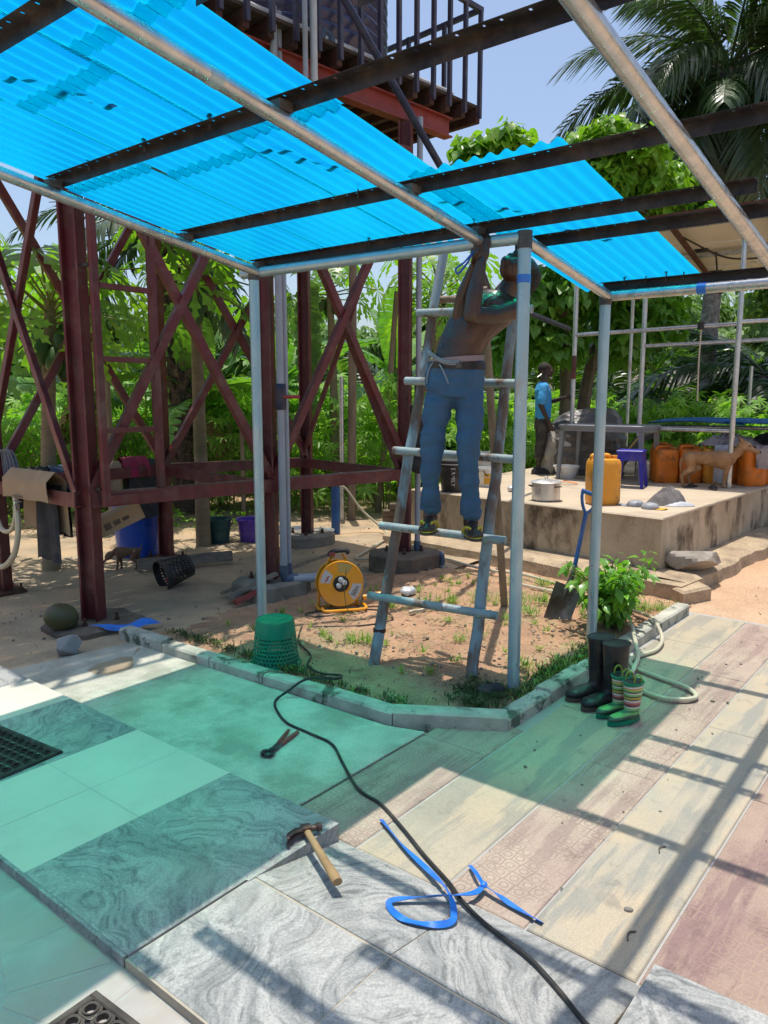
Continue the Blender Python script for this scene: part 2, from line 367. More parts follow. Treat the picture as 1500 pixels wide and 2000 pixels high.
M['slabstone'] = pm('flat_rock', (.42, .37, .31), (.31, .27, .23), 5, rough=.85, bump=.5, bscale=22, c3=(.2, .17, .13), s3=3)
M['wood'] = pm('weathered_pole', (.27, .215, .15), (.18, .14, .10), 6, rough=.85, bump=.4, bscale=30, stretch=(3, 3, .5))
M['ladder'] = pm('paint_streaked_ladder_pole', (.20, .15, .12), (.12, .085, .065), 9, c3=(.25, .345, .385), s3=6, lo3=.46, hi3=.56, rough=.75, bump=.35, bscale=40, stretch=(1, 1, .35))
M['rung'] = pm('paint_streaked_rung', (.34, .38, .38), (.20, .29, .32), 7, c3=(.15, .10, .075), s3=8, lo3=.53, hi3=.62, rough=.5, bump=.1)
M['plank'] = pm('grey_plank', (.24, .205, .165), (.15, .13, .11), 8, rough=.9, bump=.4, stretch=(1, 4, 4))
M['orange'] = pm('orange_plastic', (.82, .36, .03), (.74, .30, .025), 5, c3=(.30, .15, .04), s3=6, lo3=.54, hi3=.70, rough=.42, bump=.06)
M['orange2'] = pm('deep_orange_plastic', (.76, .21, .014), (.66, .17, .013), 5, c3=(.26, .10, .025), s3=6, lo3=.52, hi3=.68, rough=.45, bump=.06)
M['reel'] = pm('reel_orange_metal', (.85, .36, .02), (.80, .32, .02), 4, rough=.32, bump=.02)
M['label'] = pm('grey_sticker', (.55, .56, .55), (.48, .49, .48), 8, rough=.5, bump=.0)
M['white'] = pm('off_white', (.75, .74, .70), (.68, .66, .61), 6, rough=.5, bump=.03)
M['darktext'] = pm('print_black', (.02, .02, .02), None, 8, rough=.6, bump=0)
M['redtext'] = pm('print_red', (.45, .03, .04), None, 8, rough=.6, bump=0)
M['basket'] = pm('green_plastic', (.002, .22, .12), (.002, .18, .10), 4, rough=.5, bump=.02, spec=.2)
M['dark'] = pm('black_plastic', (.017, .018, .02), (.028, .028, .03), 6, rough=.42, bump=.04)
M['rubber'] = pm('black_rubber_mat', (.028, .022, .02), (.05, .04, .036), 14, rough=.72, bump=.2)
M['boot'] = pm('black_wellington', (.011, .012, .014), (.02, .021, .023), 5, rough=.36, bump=.03)
M['sole'] = pm('tan_sole', (.09, .075, .05), (.06, .05, .04), 9, rough=.8, bump=.2)
M['bluetub'] = pm('blue_plastic_tub', (.012, .09, .52), (.012, .07, .44), 4, rough=.35, bump=.02)
M['stoolblue'] = pm('dark_blue_stool', (.018, .022, .34), (.02, .024, .28), 4, rough=.35, bump=.02)
M['purpletub'] = pm('purple_plastic', (.13, .06, .42), (.11, .05, .36), 4, rough=.35, bump=.02)
M['greenbucket'] = pm('dark_green_bucket', (.012, .07, .075), (.012, .055, .06), 4, rough=.4, bump=.02)
M['alu'] = pm('worn_aluminium', (.70, .69, .67), (.55, .54, .52), 7, c3=(.30, .28, .26), s3=7, lo3=.6, hi3=.75, rough=.36, bump=.08, metal=.6)
M['strap'] = pm('blue_strapping', (.02, .19, .66), (.02, .15, .58), 18, rough=.35, bump=.05)
M['hose'] = pm('cream_hose', (.56, .52, .38), (.48, .44, .32), 9, rough=.42, bump=.03)
M['cable'] = pm('black_cable', (.018, .018, .018), None, 9, rough=.5, bump=.02)
M['hamwood'] = pm('hickory_handle', (.33, .215, .10), (.25, .155, .07), 14, rough=.55, bump=.1, stretch=(1, 1, 1))
M['hamiron'] = pm('rusty_hammer_head', (.12, .065, .055), (.075, .045, .04), 18, rough=.48, bump=.15, metal=.45)
M['plierred'] = pm('faded_red_grip', (.30, .06, .05), (.22, .05, .045), 14, rough=.6, bump=.08)
M['shovblue'] = pm('blue_painted_shaft', (.03, .13, .38), (.03, .10, .30), 8, c3=(.10, .09, .08), s3=9, lo3=.62, hi3=.7, rough=.5, bump=.06)
M['blade'] = pm('worn_shovel_steel', (.24, .23, .215), (.13, .125, .12), 9, c3=(.09, .07, .055), s3=5, lo3=.52, hi3=.62, rough=.5, bump=.12, metal=.4)
M['tarp'] = pm('grey_tarpaulin', (.125, .12, .112), (.085, .082, .077), 3.5, rough=.42, bump=.35, bscale=12)
M['tarplight'] = pm('pale_woven_sack', (.42, .39, .32), (.33, .30, .25), 9, rough=.8, bump=.2)
M['tabletop'] = pm('grey_plastic_table', (.22, .235, .255), (.19, .20, .22), 4, rough=.45, bump=.03)
M['panel'] = pm('cream_panel_backsheet', (.74, .68, .56), (.68, .62, .51), 2, rough=.6, bump=.0)
M['cardboard'] = pm('cardboard', (.36, .26, .16), (.31, .22, .135), 5, rough=.9, bump=.1)
M['denim'] = pm('blue_denim', (.050, .120, .215), (.042, .104, .19), 3, c3=(.13, .215, .30), s3=1.6, lo3=.50, hi3=.95, dust=.03, rough=.85, bump=.35, bscale=55)
M['darkcloth'] = pm('dark_cloth', (.025, .028, .032), (.04, .042, .048), 5, rough=.9, bump=.3, bscale=30)
M['bluecloth'] = pm('slate_blue_cloth', (.07, .11, .17), (.05, .08, .13), 6, rough=.9, bump=.3, bscale=30)
M['magenta'] = pm('magenta_cloth', (.32, .02, .07), (.25, .018, .055), 6, rough=.85, bump=.3, bscale=30)
M['greycloth'] = pm('grey_garment', (.17, .155, .15), (.11, .10, .10), 6, rough=.9, bump=.4, bscale=24)
M['paleclothes'] = pm('pale_mixed_cloth', (.40, .36, .33), (.22, .18, .18), 5, c3=(.10, .075, .09), s3=5, lo3=.52, hi3=.6, rough=.9, bump=.4, bscale=24)
M['whitecloth'] = pm('white_grey_cloth', (.52, .53, .55), (.40, .41, .44), 6, rough=.9, bump=.3, bscale=24)
M['mop'] = pm('grey_cord', (.22, .235, .27), (.15, .16, .19), 9, rough=.9, bump=.2)
M['skin'] = pm('brown_skin', (.070, .033, .021), (.047, .022, .015), 9, c3=(.092, .044, .028), s3=5, lo3=.5, hi3=.7, rough=.36, bump=.10, bscale=60, spec=.55, dust=0)
M['skinboy'] = pm('dark_brown_skin', (.045, .022, .016), (.032, .016, .012), 9, rough=.45, bump=.05, bscale=60, spec=.5)
M['hair'] = pm('black_hair', (.008, .007, .007), (.014, .012, .012), 40, rough=.8, bump=.6, bscale=160)
M['belt'] = pm('black_belt', (.012, .011, .011), None, 9, rough=.45, bump=.1)
M['pinkband'] = pm('pink_grey_waistband', (.34, .26, .27), (.26, .20, .22), 9, rough=.9, bump=.2)
M['yellowstrap'] = pm('yellow_slipper_strap', (.62, .50, .03), (.55, .42, .03), 9, rough=.5, bump=.02)
M['slipper'] = pm('dark_slipper_sole', (.06, .055, .05), None, 9, rough=.7, bump=.1)
M['tee'] = pm('sky_blue_tshirt', (.055, .36, .72), (.045, .32, .66), 6, rough=.85, bump=.15, bscale=30)
M['camo'] = pm('dark_camouflage', (.026, .026, .024), (.055, .05, .042), 12, c3=(.09, .085, .07), s3=9, lo3=.6, hi3=.64, rough=.9, bump=.2, bscale=30)
M['rope'] = pm('pale_rope', (.34, .36, .38), (.24, .26, .29), 12, rough=.85, bump=.2)
M['dog'] = pm('tan_dog_coat', (.40, .22, .10), (.27, .145, .065), 9, c3=(.52, .34, .20), s3=5, lo3=.52, hi3=.68, rough=.85, bump=.25, bscale=120)
M['puppy'] = pm('brown_puppy_coat', (.17, .10, .06), (.12, .07, .045), 9, rough=.9, bump=.3, bscale=120)
M['muzzle'] = pm('white_muzzle', (.62, .58, .52), (.5, .46, .41), 9, rough=.85, bump=.2, bscale=120)
M['nose'] = pm('dark_nose', (.012, .01, .01), None, 9, rough=.4, bump=0)
M['coconut'] = pm('green_brown_coconut', (.055, .085, .028), (.075, .05, .028), 6, rough=.5, bump=.1)
M['papfruit'] = pm('green_papaya', (.035, .095, .022), (.05, .12, .03), 5, rough=.38, bump=.04)
M['bagclear'] = pm('clear_plastic_bag', (.55, .56, .56), (.45, .46, .47), 9, rough=.25, bump=.2)
M['yellow'] = pm('yellow_fabric', (.66, .36, .03), (.58, .31, .03), 6, rough=.8, bump=.1)
M['silver'] = pm('silver_cap_fabric', (.33, .34, .37), (.24, .25, .28), 12, rough=.5, bump=.2)
M['straw'] = pm('dry_straw', (.36, .29, .15), (.26, .21, .11), 9, rough=.95, bump=.0)
M['charcoal'] = pm('charcoal_plastic', (.055, .057, .062), (.045, .046, .05), 6, rough=.45, bump=.03)
M['ochre'] = pm('ochre_plastic', (.50, .36, .10), (.44, .31, .09), 6, rough=.5, bump=.03)
# foliage
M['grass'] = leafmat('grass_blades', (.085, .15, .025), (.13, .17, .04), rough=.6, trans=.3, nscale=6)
M['clippings'] = leafmat('shaded_clippings', (.022, .040, .012), (.045, .05, .02), rough=.8, trans=.15, nscale=6)  # dead clippings, darkened further in the colour for the shade by the kerb
M['papaya'] = leafmat('papaya_leaf', (.055, .135, .016), (.115, .205, .022), (.17, .19, .03), rough=.36, trans=.42)
M['cassava'] = leafmat('cassava_leaf', (.075, .165, .024), (.145, .235, .038), (.17, .23, .05), rough=.45, trans=.46, nscale=2.2)
M['banana'] = leafmat('banana_leaf', (.045, .115, .022), (.085, .165, .035), rough=.38, trans=.38)
M['bananadry'] = leafmat('dry_banana_leaf', (.20, .13, .06), (.14, .09, .045), rough=.8, trans=.25)
M['palmdark'] = leafmat('oil_palm_leaflet', (.015, .032, .013), (.028, .052, .018), rough=.30, trans=.24, spec=.6)
M['palmlight'] = leafmat('young_palm_leaflet', (.035, .085, .020), (.075, .135, .030), rough=.38, trans=.32)
M['broad'] = leafmat('broad_bright_leaf', (.060, .135, .016), (.115, .19, .022), (.16, .20, .03), rough=.38, trans=.45, nscale=2.5)
M['broaddark'] = leafmat('broad_darker_leaf', (.052, .125, .018), (.090, .175, .022), rough=.42, trans=.36)  # darker green leaf of the second broadleaf tree
M['far'] = leafmat('far_tree_leaf', (.050, .10, .026), (.085, .145, .038), rough=.55, trans=.3, nscale=.5)
M['pepper'] = leafmat('pepper_leaf', (.055, .135, .018), (.095, .185, .026), rough=.30, trans=.36, nscale=7)
M['stem'] = pm('green_stem', (.14, .18, .05), (.20, .19, .06), 6, rough=.7, bump=.1)
M['palmtrunk'] = pm('rough_palm_trunk', (.045, .035, .028), (.12, .095, .075), 16, c3=(.20, .16, .12), s3=18, lo3=.56, hi3=.66, rough=.95, bump=.9, bscale=18)
M['palmgrey'] = pm('grey_palm_trunk', (.27, .25, .225), (.15, .14, .125), 12, c3=(.36, .34, .31), s3=9, lo3=.5, hi3=.62, rough=.95, bump=.8, bscale=16)
M['paptrunk'] = pm('papaya_trunk', (.27, .215, .14), (.20, .165, .105), 7, c3=(.13, .13, .06), s3=1.3, rough=.85, bump=.3, bscale=20, stretch=(1, 1, 3))
M['bark'] = pm('grey_brown_bark', (.19, .155, .115), (.12, .10, .075), 9, rough=.95, bump=.5, bscale=20, stretch=(1, 1, .4))
# ================================================================== THE SETTING
def gnoise(x, y, s=1.0, k=0.0): return mnoise.noise(Vector((x*s+k, y*s-k, k*.7)))
mb = MB(); rad = [0, 14, 40, 120, 400, 1500]
pts = [(5, 4)]
vs = [(5, 4, -.03)]; n = 32; fs = []
for r_ in rad[1:]: vs += [(5+r_*math.cos(2*PI*i/n), 4+r_*math.sin(2*PI*i/n), -.03) for i in range(n)]
fs = [(0, 1+i, 1+(i+1) % n) for i in range(n)]
for k in range(len(rad)-2):
    for i in range(n):
        a = 1+k*n+i; b = 1+k*n+(i+1) % n; fs.append((a, a+n, b+n, b))
mb.add(vs, fs); tag(mb.build('ground', M['ground']), 'red sandy ground of the yard reaching back to the bushes', 'ground', kind='structure')

mb = MB()   # compacted, dusty screed under and around the water tower, uneven edge
def yard(u, v):
    x = 0.2+u*9.3; y = 3.9+v*5.2
    e = min(x-0.2, 9.5-x, y-3.9+.35, 9.1-y)+.35*gnoise(x, y, 1.3, 3)
    return (x, y, -.004 + .010*gnoise(x, y, 2.3) - (0.06 if e < .12 else 0))
mb.grid(yard, 90, 56); tag(mb.build('yard', M['yard']), 'dusty screeded yard floor under the red steel tower', 'yard', kind='structure')

KERB = [(2.72, 4.46), (2.80, 2.20), (3.10, 1.72), (5.72, 1.68)]      # outer foot of the kerb
mb = MB()
def inside_bed(x, y):
    # signed distances to the three kerb lines
    d = 9
    for a, b in zip(KERB[:-1], KERB[1:]):
        ex, ey = b[0]-a[0], b[1]-a[1]; L_ = math.hypot(ex, ey)
        d = min(d, (-(ex*(a[1]-y) - ey*(a[0]-x))/L_)*-1)
    return d
def bed(u, v):
    x = 2.6+u*3.9; y = 1.6+v*3.0
    d = 9
    for a, b in zip(KERB[:-1], KERB[1:]):
        ex, ey = b[0]-a[0], b[1]-a[1]; L_ = math.hypot(ex, ey)
        d = min(d, (ex*(y-a[1]) - ey*(x-a[0]))/L_)
    z = .030 + .018*gnoise(x, y, 2.2, 1) + .012*gnoise(x, y, 7, 5) + .010*gnoise(x, y, 17, 2) + .006*gnoise(x, y, 34, 6)
    if y > 4.1: z -= (y-4.1)*.12
    if x > 5.5: z -= (x-5.5)*.09
    if d < .07: z = -.06
    return (x, y, z)
mb.grid(bed, 220, 170); tag(mb.build('garden_bed', M['bed']), 'bare reddish soil of the kerbed garden bed', 'garden bed', kind='structure')

# concrete pad between porch and kerb
mb = MB(); mb.prism([(1.90, 2.03), (2.84, 2.03), (2.78, 2.22), (2.74, 4.34), (1.90, 4.46)], -.05, .0, .004)
tag(mb.build('concrete_pad', M['pad']), 'smooth weathered concrete pad beside the porch tiles', 'concrete pad', kind='structure')
# paver strips
pave = empty('pavement', (0, 0, 0), label='walkway of long cast pavers in alternating tan and pink strips', cat='pavement', kind='structure')
mb = MB(); mb.box((3.6, .6, -.023), (4.4, 2.6, .034)); mb.build('joint_bed', M['groutgrey'], pave)
strips = [(-.40, -.05, 'purple', .2), (-.05, .30, 'tan2', .7), (.30, .64, 'purple', .5), (.64, .985, 'tan2', 1.1), (.985, 1.29, 'pink', .4), (1.29, 1.665, 'tan1', .9), (1.665, 2.02, 'pink', .15)]
for y0, y1, mk, ph in strips:
    x = 1.91; ln = 0.75+ph; k = 0
    xe = 3.16 if y0 > 1.6 else (5.75 if y0 > .9 else 6.15)
    while x < xe-.05:
        x1 = min(x+ln, xe)
        if xe-x1 < .25: x1 = xe
        m_ = MB(); m_.box((0, 0, 0), (x1-x-.004, y1-y0-.008, .05), ch=.004)
        o = m_.build('paver', M[mk], pave); o.location = ((x+x1)/2, (y0+y1)/2, -.025+random.uniform(-.0025, .0025))
        o.rotation_euler = (random.uniform(-.002, .002), random.uniform(-.001, .001), 0)
        x = x1; ln = random.choice([1.05, 1.25, 1.45]); k += 1
# the strip that runs along the far side of the kerb corner (beyond the chamfer)
# porch floor
POR = .07
M['groutpale'] = pm('sandy_pale_grout', (.44, .38, .29), (.36, .32, .25), 9, rough=.95, bump=.4)
porch = empty('porch_floor', (0, 0, 0), label='raised porch floor of marbled and cream tiles', cat='porch floor', kind='structure')
mb = MB(); mb.box((1.47, 3.62, .02425), (.855, 3.74, .0885)); mb.build('slab', M['groutgrey'], porch)
tcache = {}
def tile(w, h, mk, loc, rot=(0, 0, 0), parent=porch, name='tile', th=.018):
    key = (round(w, 3), round(h, 3), mk)
    if key not in tcache:
        t_ = MB(); t_.box((0, 0, 0), (w-.0022, h-.0022, th), ch=.0012); me = t_.mesh('tile'); me.materials.append(M[mk]); tcache[key] = me
    o = bpy.data.objects.new(name, tcache[key]); COL.objects.link(o); o.parent = parent; o.location = loc; o.rotation_euler = rot
    return o
xs = [1.04, 1.47, 1.90]
rows = [(1.75, 2.34, 'marble')] + [(2.34, 2.67, 'cream'), (2.67, 3.00, 'cream')] + [(3.00, 3.59, 'marble'), (3.59, 4.02, 'cream'), (4.02, 4.61, 'marble'), (4.61, 5.04, 'marble')]
for y0, y1, mk in rows:
    for x0, x1 in zip(xs[:-1], xs[1:]):
        tile(x1-x0, y1-y0, mk, ((x0+x1)/2, (y0+y1)/2, POR-.009+random.uniform(-.0006, .0006)))
for y0, y1 in ((1.75, 2.1), (2.1, 2.55), (2.55, 3.0), (3.0, 3.5)):     # marble upstand facing the crazy paving
    tile(.05, y1-y0, 'marble', (1.034, (y0+y1)/2, .047), (0, R(90), 0), name='edge_tile', th=.012)
tile(.43, .07, 'marble', (1.685, 1.743, .036), (R(90), 0, 0), name='edge_tile', th=.012)
# apron: level next to the porch, then ramps down to the pavers
apron = empty('apron', (0, 0, 0), label='marbled tile apron ramping from the porch down to the pavers', cat='apron', kind='structure')
mb = MB(); mb.add([(1.03, .62, -.03), (1.9, .62, -.03), (1.9, 1.744, -.03), (1.03, 1.744, -.03), (1.03, .62, .0655), (1.50, .62, .0655), (1.9, .62, -.0005), (1.9, 1.744, -.0005), (1.50, 1.744, .0655), (1.03, 1.744, .0655)],
    [(0,3,2,1),(4,5,8,9),(5,6,7,8),(0,1,6,5,4),(3,9,8,7,2),(0,4,9,3),(1,2,7,6)]); mb.build('bedding', M['groutpale'], apron, ang=0)
sl = math.atan2(.068, .40)
for i in range(3):
    pass
for yc, hh in ((1.4625, .561), (.90, .561)):
    tile(.458, hh, 'marble', (1.265, yc, .058), parent=apron); tile(.409, hh, 'marble', (1.70, yc, .0265), (0, sl, 0), parent=apron)
for i in range(3):
    yc = .60-.21-.425*i
    tile(.45, .42, 'marble', (1.265, yc, .062), parent=apron); tile(.43, .42, 'marble', (1.71, yc, .062), parent=apron)
mb = MB(); mb.box((1.47, -.04, .019), (.90, 1.275, .100)); mb.build('bedding', M['groutpale'], apron)
# crazy paving: irregular slabs, each a piece
crazy = empty('crazy_paving', (0, 0, 0), label='pale crazy paving in front of the porch tiles', cat='paving', kind='structure')
mb = MB(); mb.box((.1, 1.6, .0), (1.86, 4.4, .0735)); mb.build('joint_bed', M['groutgrey'], crazy)
rr = random.Random(5)
seeds = [(x*.27+rr.uniform(-.10, .10)-.7, y*.25+rr.uniform(-.09, .09)-.5) for x in range(7) for y in range(17)]
def clip(poly, a, b, c):   # keep a x + b y <= c
    out = []
    for i in range(len(poly)):
        p, q = poly[i], poly[(i+1) % len(poly)]
        dp, dq = a*p[0]+b*p[1]-c, a*q[0]+b*q[1]-c
        if dp <= 0: out.append(p)
        if dp*dq < 0: t = dp/(dp-dq); out.append((p[0]+(q[0]-p[0])*t, p[1]+(q[1]-p[1])*t))
    return out
for i, (sx, sy) in enumerate(seeds):
    poly = [(-.8, -.5), (1.022, -.5), (1.022, 3.75), (-.8, 3.75)]
    for j, (tx, ty) in enumerate(seeds):
        if i == j: continue
        dx, dy = tx-sx, ty-sy; L_ = math.hypot(dx, dy)
        if L_ > 1.2: continue
        poly = clip(poly, dx/L_, dy/L_, (dx*(sx+tx)+dy*(sy+ty))/2/L_ - .004)
        if len(poly) < 3: break
    if len(poly) < 3: continue
    m_ = MB(); m_.prism(poly, .02, .0385+rr.uniform(-.001, .001), .004); m_.build('paving_stone', M['crazy'], crazy)
# kerb
kerb = empty('kerb', (0, 0, 0), label='low cast concrete kerb bending round the garden bed', cat='kerb', kind='structure')
KW, KH = .10, .068
def kerb_run(a, b, n_, rev=False):
    a, b = Vector((*a, 0)), Vector((*b, 0)); d = (b-a).normalized(); nrm = Vector((-d.y, d.x, 0))
    L_ = (b-a).length
    for i in range(n_):
        p = a+d*(L_*i/n_+.004); q = a+d*(L_*(i+1)/n_-.004)
        h = KH+random.uniform(-.010, .008)
        m_ = MB(); base = [p, q, q+nrm*KW, p+nrm*KW]
        top = [p+nrm*.012, q+nrm*.012, q+nrm*(KW-.01), p+nrm*(KW-.01)]
        vv = [(v.x, v.y, -.04) for v in base]+[(v.x, v.y, h-.012) for v in base]+[(v.x+random.uniform(-.003, .003), v.y+random.uniform(-.003, .003), h) for v in top]
        f = [(3,2,1,0),(8,9,10,11)]
        for k in range(4): l = (k+1) % 4; f += [(k,l,4+l,4+k),(4+k,4+l,8+l,8+k)]
        m_.add(vv, f); m_.build('kerb_block', M['kerb'], kerb)
kerb_run(KERB[0], KERB[1], 5); kerb_run(KERB[1], KERB[2], 1); kerb_run(KERB[2], KERB[3], 6)

# concrete platform
plat = empty('concrete_platform', (6.6, 2.2, 0), label='stained concrete work platform with a low footing ledge', cat='platform')
def lp(o, e):  # re-express world geometry under parent
    e.location = e.location - o.location; return e
ZP = .571
P4 = [(6.53, 2.19), (12.4, 1.93), (12.7, 5.45), (6.86, 5.12)]
mb = MB(); mb.prism(P4, -.05, ZP-.02); lp(plat, mb.build('retaining_wall', M['platform'], plat))
mb = MB(); mb.prism([(P4[0][0]-.012, P4[0][1]-.012), (P4[1][0], P4[1][1]-.012), P4[2], (P4[3][0]-.012, P4[3][1])], ZP-.022, ZP, .012); lp(plat, mb.build('platform_top', M['plattop'], plat))
mb = MB()
def ledge(a, b, w, n_=26):
    a, b = Vector(a), Vector(b); d = (b-a); nrm = Vector((d.y, -d.x)).normalized()
    for i in range(n_):
        p, q = a+d*(i/n_), a+d*((i+1)/n_)
    # noisy strip
    rows_ = []
    for i in range(n_+1):
        p = a+d*(i/n_); e = w + .05*gnoise(p.x*4, p.y*4, 1, 2)+.02*gnoise(p.x*13, p.y*13, 1, 3)
        o_ = p+nrm*e
        rows_.append([(p.x, p.y, .115), (o_.x-nrm.x*.05, o_.y-nrm.y*.05, .10+.012*gnoise(p.x*7, p.y*7)), (o_.x, o_.y, .075), (o_.x+nrm.x*.02, o_.y+nrm.y*.02, -.05)])
    vv = [v for r_ in rows_ for v in r_]
    mb.add(vv, [(i*4+k, i*4+k+1, (i+1)*4+k+1, (i+1)*4+k) for i in range(n_) for k in range(3)])
ledge((6.86, 5.2), (6.52, 2.18), .36); ledge((6.30, 2.20), (12, 1.94), .33, 40)
mb.box((6.36, 2.05, .02), (.42, .40, .15), rz=-.1)
lp(plat, mb.build('ledge', M['ledge'], plat))
mb = MB()   # loose slab leaning on the ledge beside the stone: cracked corner piece
mb.prism([(6.02, 1.82), (6.34, 1.70), (6.52, 1.88), (6.20, 2.02)], -.04, .085, .02); lp(plat, mb.build('corner_slab', M['ledge'], plat))

# ================================================================== CANOPY
def zp_(x): return 2.38 - .16*(x-3.5)
can = empty('canopy', (3.5, 1.92, 0), label='pipe canopy frame partly covered with corrugated translucent blue sheets', cat='canopy')
def cp(o): o.location = o.location - can.location; return o
def cpipe(a, b, r=.030, name='pipe', mat='galv', n=14):
    m_ = MB(); k = 6; a, b = Vector(a), Vector(b)
    m_.tube([a+(b-a)*(i/k) for i in range(k+1)], r, n); return cp(m_.build(name, M[mat], can))
PST = [(3.42, 3.82), (3.50, 1.92), (4.58, 1.95)]
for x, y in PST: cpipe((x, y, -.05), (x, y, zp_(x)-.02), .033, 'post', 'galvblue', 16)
for x, y in PST:      # weld collars
    m_ = MB(); m_.tube([(x, y, zp_(x)-.055), (x, y, zp_(x)+.03)], .037, 14); cp(m_.build('weld_collar', M['blackgrey'], can))
def slope(x0, x1, y): return (x0, y, zp_(x0)), (x1, y, zp_(x1))
cpipe(*slope(-.3, 3.46, 3.80)); cpipe(*slope(-.3, 3.46, 2.16)); cpipe(*slope(-.3, 4.72, .965), r=.033)
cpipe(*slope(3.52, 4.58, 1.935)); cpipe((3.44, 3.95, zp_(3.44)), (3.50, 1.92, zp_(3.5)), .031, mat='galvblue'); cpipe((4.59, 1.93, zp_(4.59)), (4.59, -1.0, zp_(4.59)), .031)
for x in (1.75, 3.05): # tape bands on the pipes
    m_ = MB(); m_.tube([(x, 2.16, zp_(x)), (x+.05, 2.16, zp_(x+.05))], .0315, 12); cp(m_.build('tape_band', M['galvblue'], can))
m_ = MB(); m_.tube([(4.59, 1.36, zp_(4.59)), (4.59, 1.41, zp_(4.59))], .0335, 12); cp(m_.build('tape_band', M['strap'], can))
m_ = MB(); m_.tube([(3.5, 1.92, 2.16), (3.5, 1.92, 2.20)], .0345, 14); cp(m_.build('tape_band', M['strap'], can))
def purlin(x, y0, y1, dzz=0.0):
    """angle iron: perforated top flange towards the porch, web at the back"""
    m_ = MB(); z = zp_(x)+.033+dzz; w, h, t_ = .056, .050, .0022
    ya, yb = min(y0, y1), max(y0, y1); L_ = yb-ya
    m_.box((x+w/2, (ya+yb)/2, z+h/2), (t_, L_, h))
    m_.box((x-w/2+.0075, (ya+yb)/2, z+h), (.015, L_, t_)); m_.box((x+w/2-.013, (ya+yb)/2, z+h), (.024, L_, t_))
    y = ya; k = 0
    while y < yb:
        step = .085 if k % 3 else .05
        e = min(y+step, yb); m_.box((x-.004, (y+e)/2, z+h), (.0215, e-y, t_*.9)); y = e+.010; k += 1
    cp(m_.build('purlin', M['black'], can))
PUR = [(1.34, 3.84, 1.9), (1.52, 1.95, -.9), (1.76, 1.53, -.9), (2.10, 3.84, -1.0), (2.90, 3.84, -1.0), (3.46, 3.88, .86), (3.73, 2.12, -1.0), (4.60, 1.99, -1.0)]
for p in PUR: purlin(*p)
for x, y0, y1 in (PUR[0], PUR[3], PUR[4], PUR[5]):  # welding cleats where purlins cross the pipes
    for y in (3.80, 2.16):
        m_ = MB(); m_.box((x-.01, y, zp_(x)+.045), (.07, .05, .035)); cp(m_.build('cleat', M['blackgrey'], can))
def sheet(x0, x1, y0, y1, lift=0.0, ph=0.0, yaw=0.0):
    n_ = int(round(abs(y1-y0)/.076))*8; m_ = MB(); kx = 6
    def fn(u, v):
        y = y0+(y1-y0)*u; x = x0+(x1-x0)*v
        y2 = y
        x += .004*gnoise(y*9, 1, 1, ph)
        return (x, y2, zp_(x)+.033+.052+.010+lift+.0095*math.cos(2*PI*y/.076)+.003*gnoise(x, y*.8, 1.4, 2.0))
    m_.grid(fn, n_, kx); return cp(m_.build('roof_sheet', M['roof'], can, ang=60))
SH = [(-.2, 1.60, 3.92, 3.235), (-.2, 1.72, 3.27, 2.63), (-.2, 1.60, 2.67, 2.03), (1.52, 2.30, 3.92, 3.235), (1.64, 2.42, 3.27, 2.63), (1.53, 2.30, 2.67, 2.03),
      (2.23, 3.66, 3.92, 3.235), (2.35, 3.66, 3.27, 2.63), (2.22, 3.66, 2.67, 2.03), (2.87, 4.80, 2.19, 1.42)]
for i, (x0, x1, y0, y1) in enumerate(SH):
    sheet(x0, x1, y0, y1, lift=.004*(i % 3)+(.010 if i in (3, 4, 5) else 0)+(.012 if i == 9 else 0), ph=i*1.7, yaw=0.0)
rr = random.Random(3)
for x, y in [(2.10, y_) for y_ in (3.5, 3.05, 2.6)]+[(2.90, y_) for y_ in (3.4, 2.5)]+[(3.46, y_) for y_ in (3.7, 3.3, 2.9, 2.4, 2.2)]+[(4.6, y_) for y_ in (1.85, 1.72, 1.6, 1.5)]:
    z = zp_(x)+.033+.05
    m_ = MB(); m_.tube([(x+.012, y, z-.02), (x+.012, y, z+.05)], .004, 6); m_.lathe([(.012, 0), (.012, .004), (.006, .008)], 8, o=(x+.012, y, z+.04)); cp(m_.build('roofing_screw', M['blackgrey'], can))
# thin wavy strips added as the shadows of overlapping cut sheet edges
for x, y in [(1.55, 3.04), (1.71, 2.97), (1.86, 2.91), (2.44, 2.57), (2.56, 2.52), (2.68, 2.45), (3.24, 2.17), (3.41, 1.98), (3.79, 1.83), (3.95, 1.74)]:
    m_ = MB(); zz = zp_(x)+.118
    def sliver(u, v, x=x, y=y, zz=zz):
        t = u-.5; w = .013*math.cos(t*PI)*(v-.5)*2; a = .012*math.sin(u*2*PI)
        return (x+t*.11+(w+a)*.7, y-t*.125+(w+a)*.7, zz-.16*(t*.11+(w+a)*.7)+.004*math.sin(u*9))
    m_.grid(sliver, 12, 2); m_.grid(lambda u, v: (Vector(sliver(u, v))-V(0, 0, .003)).to_tuple(), 12, 2); cp(m_.build('lap_shadow', M['strap'], can))

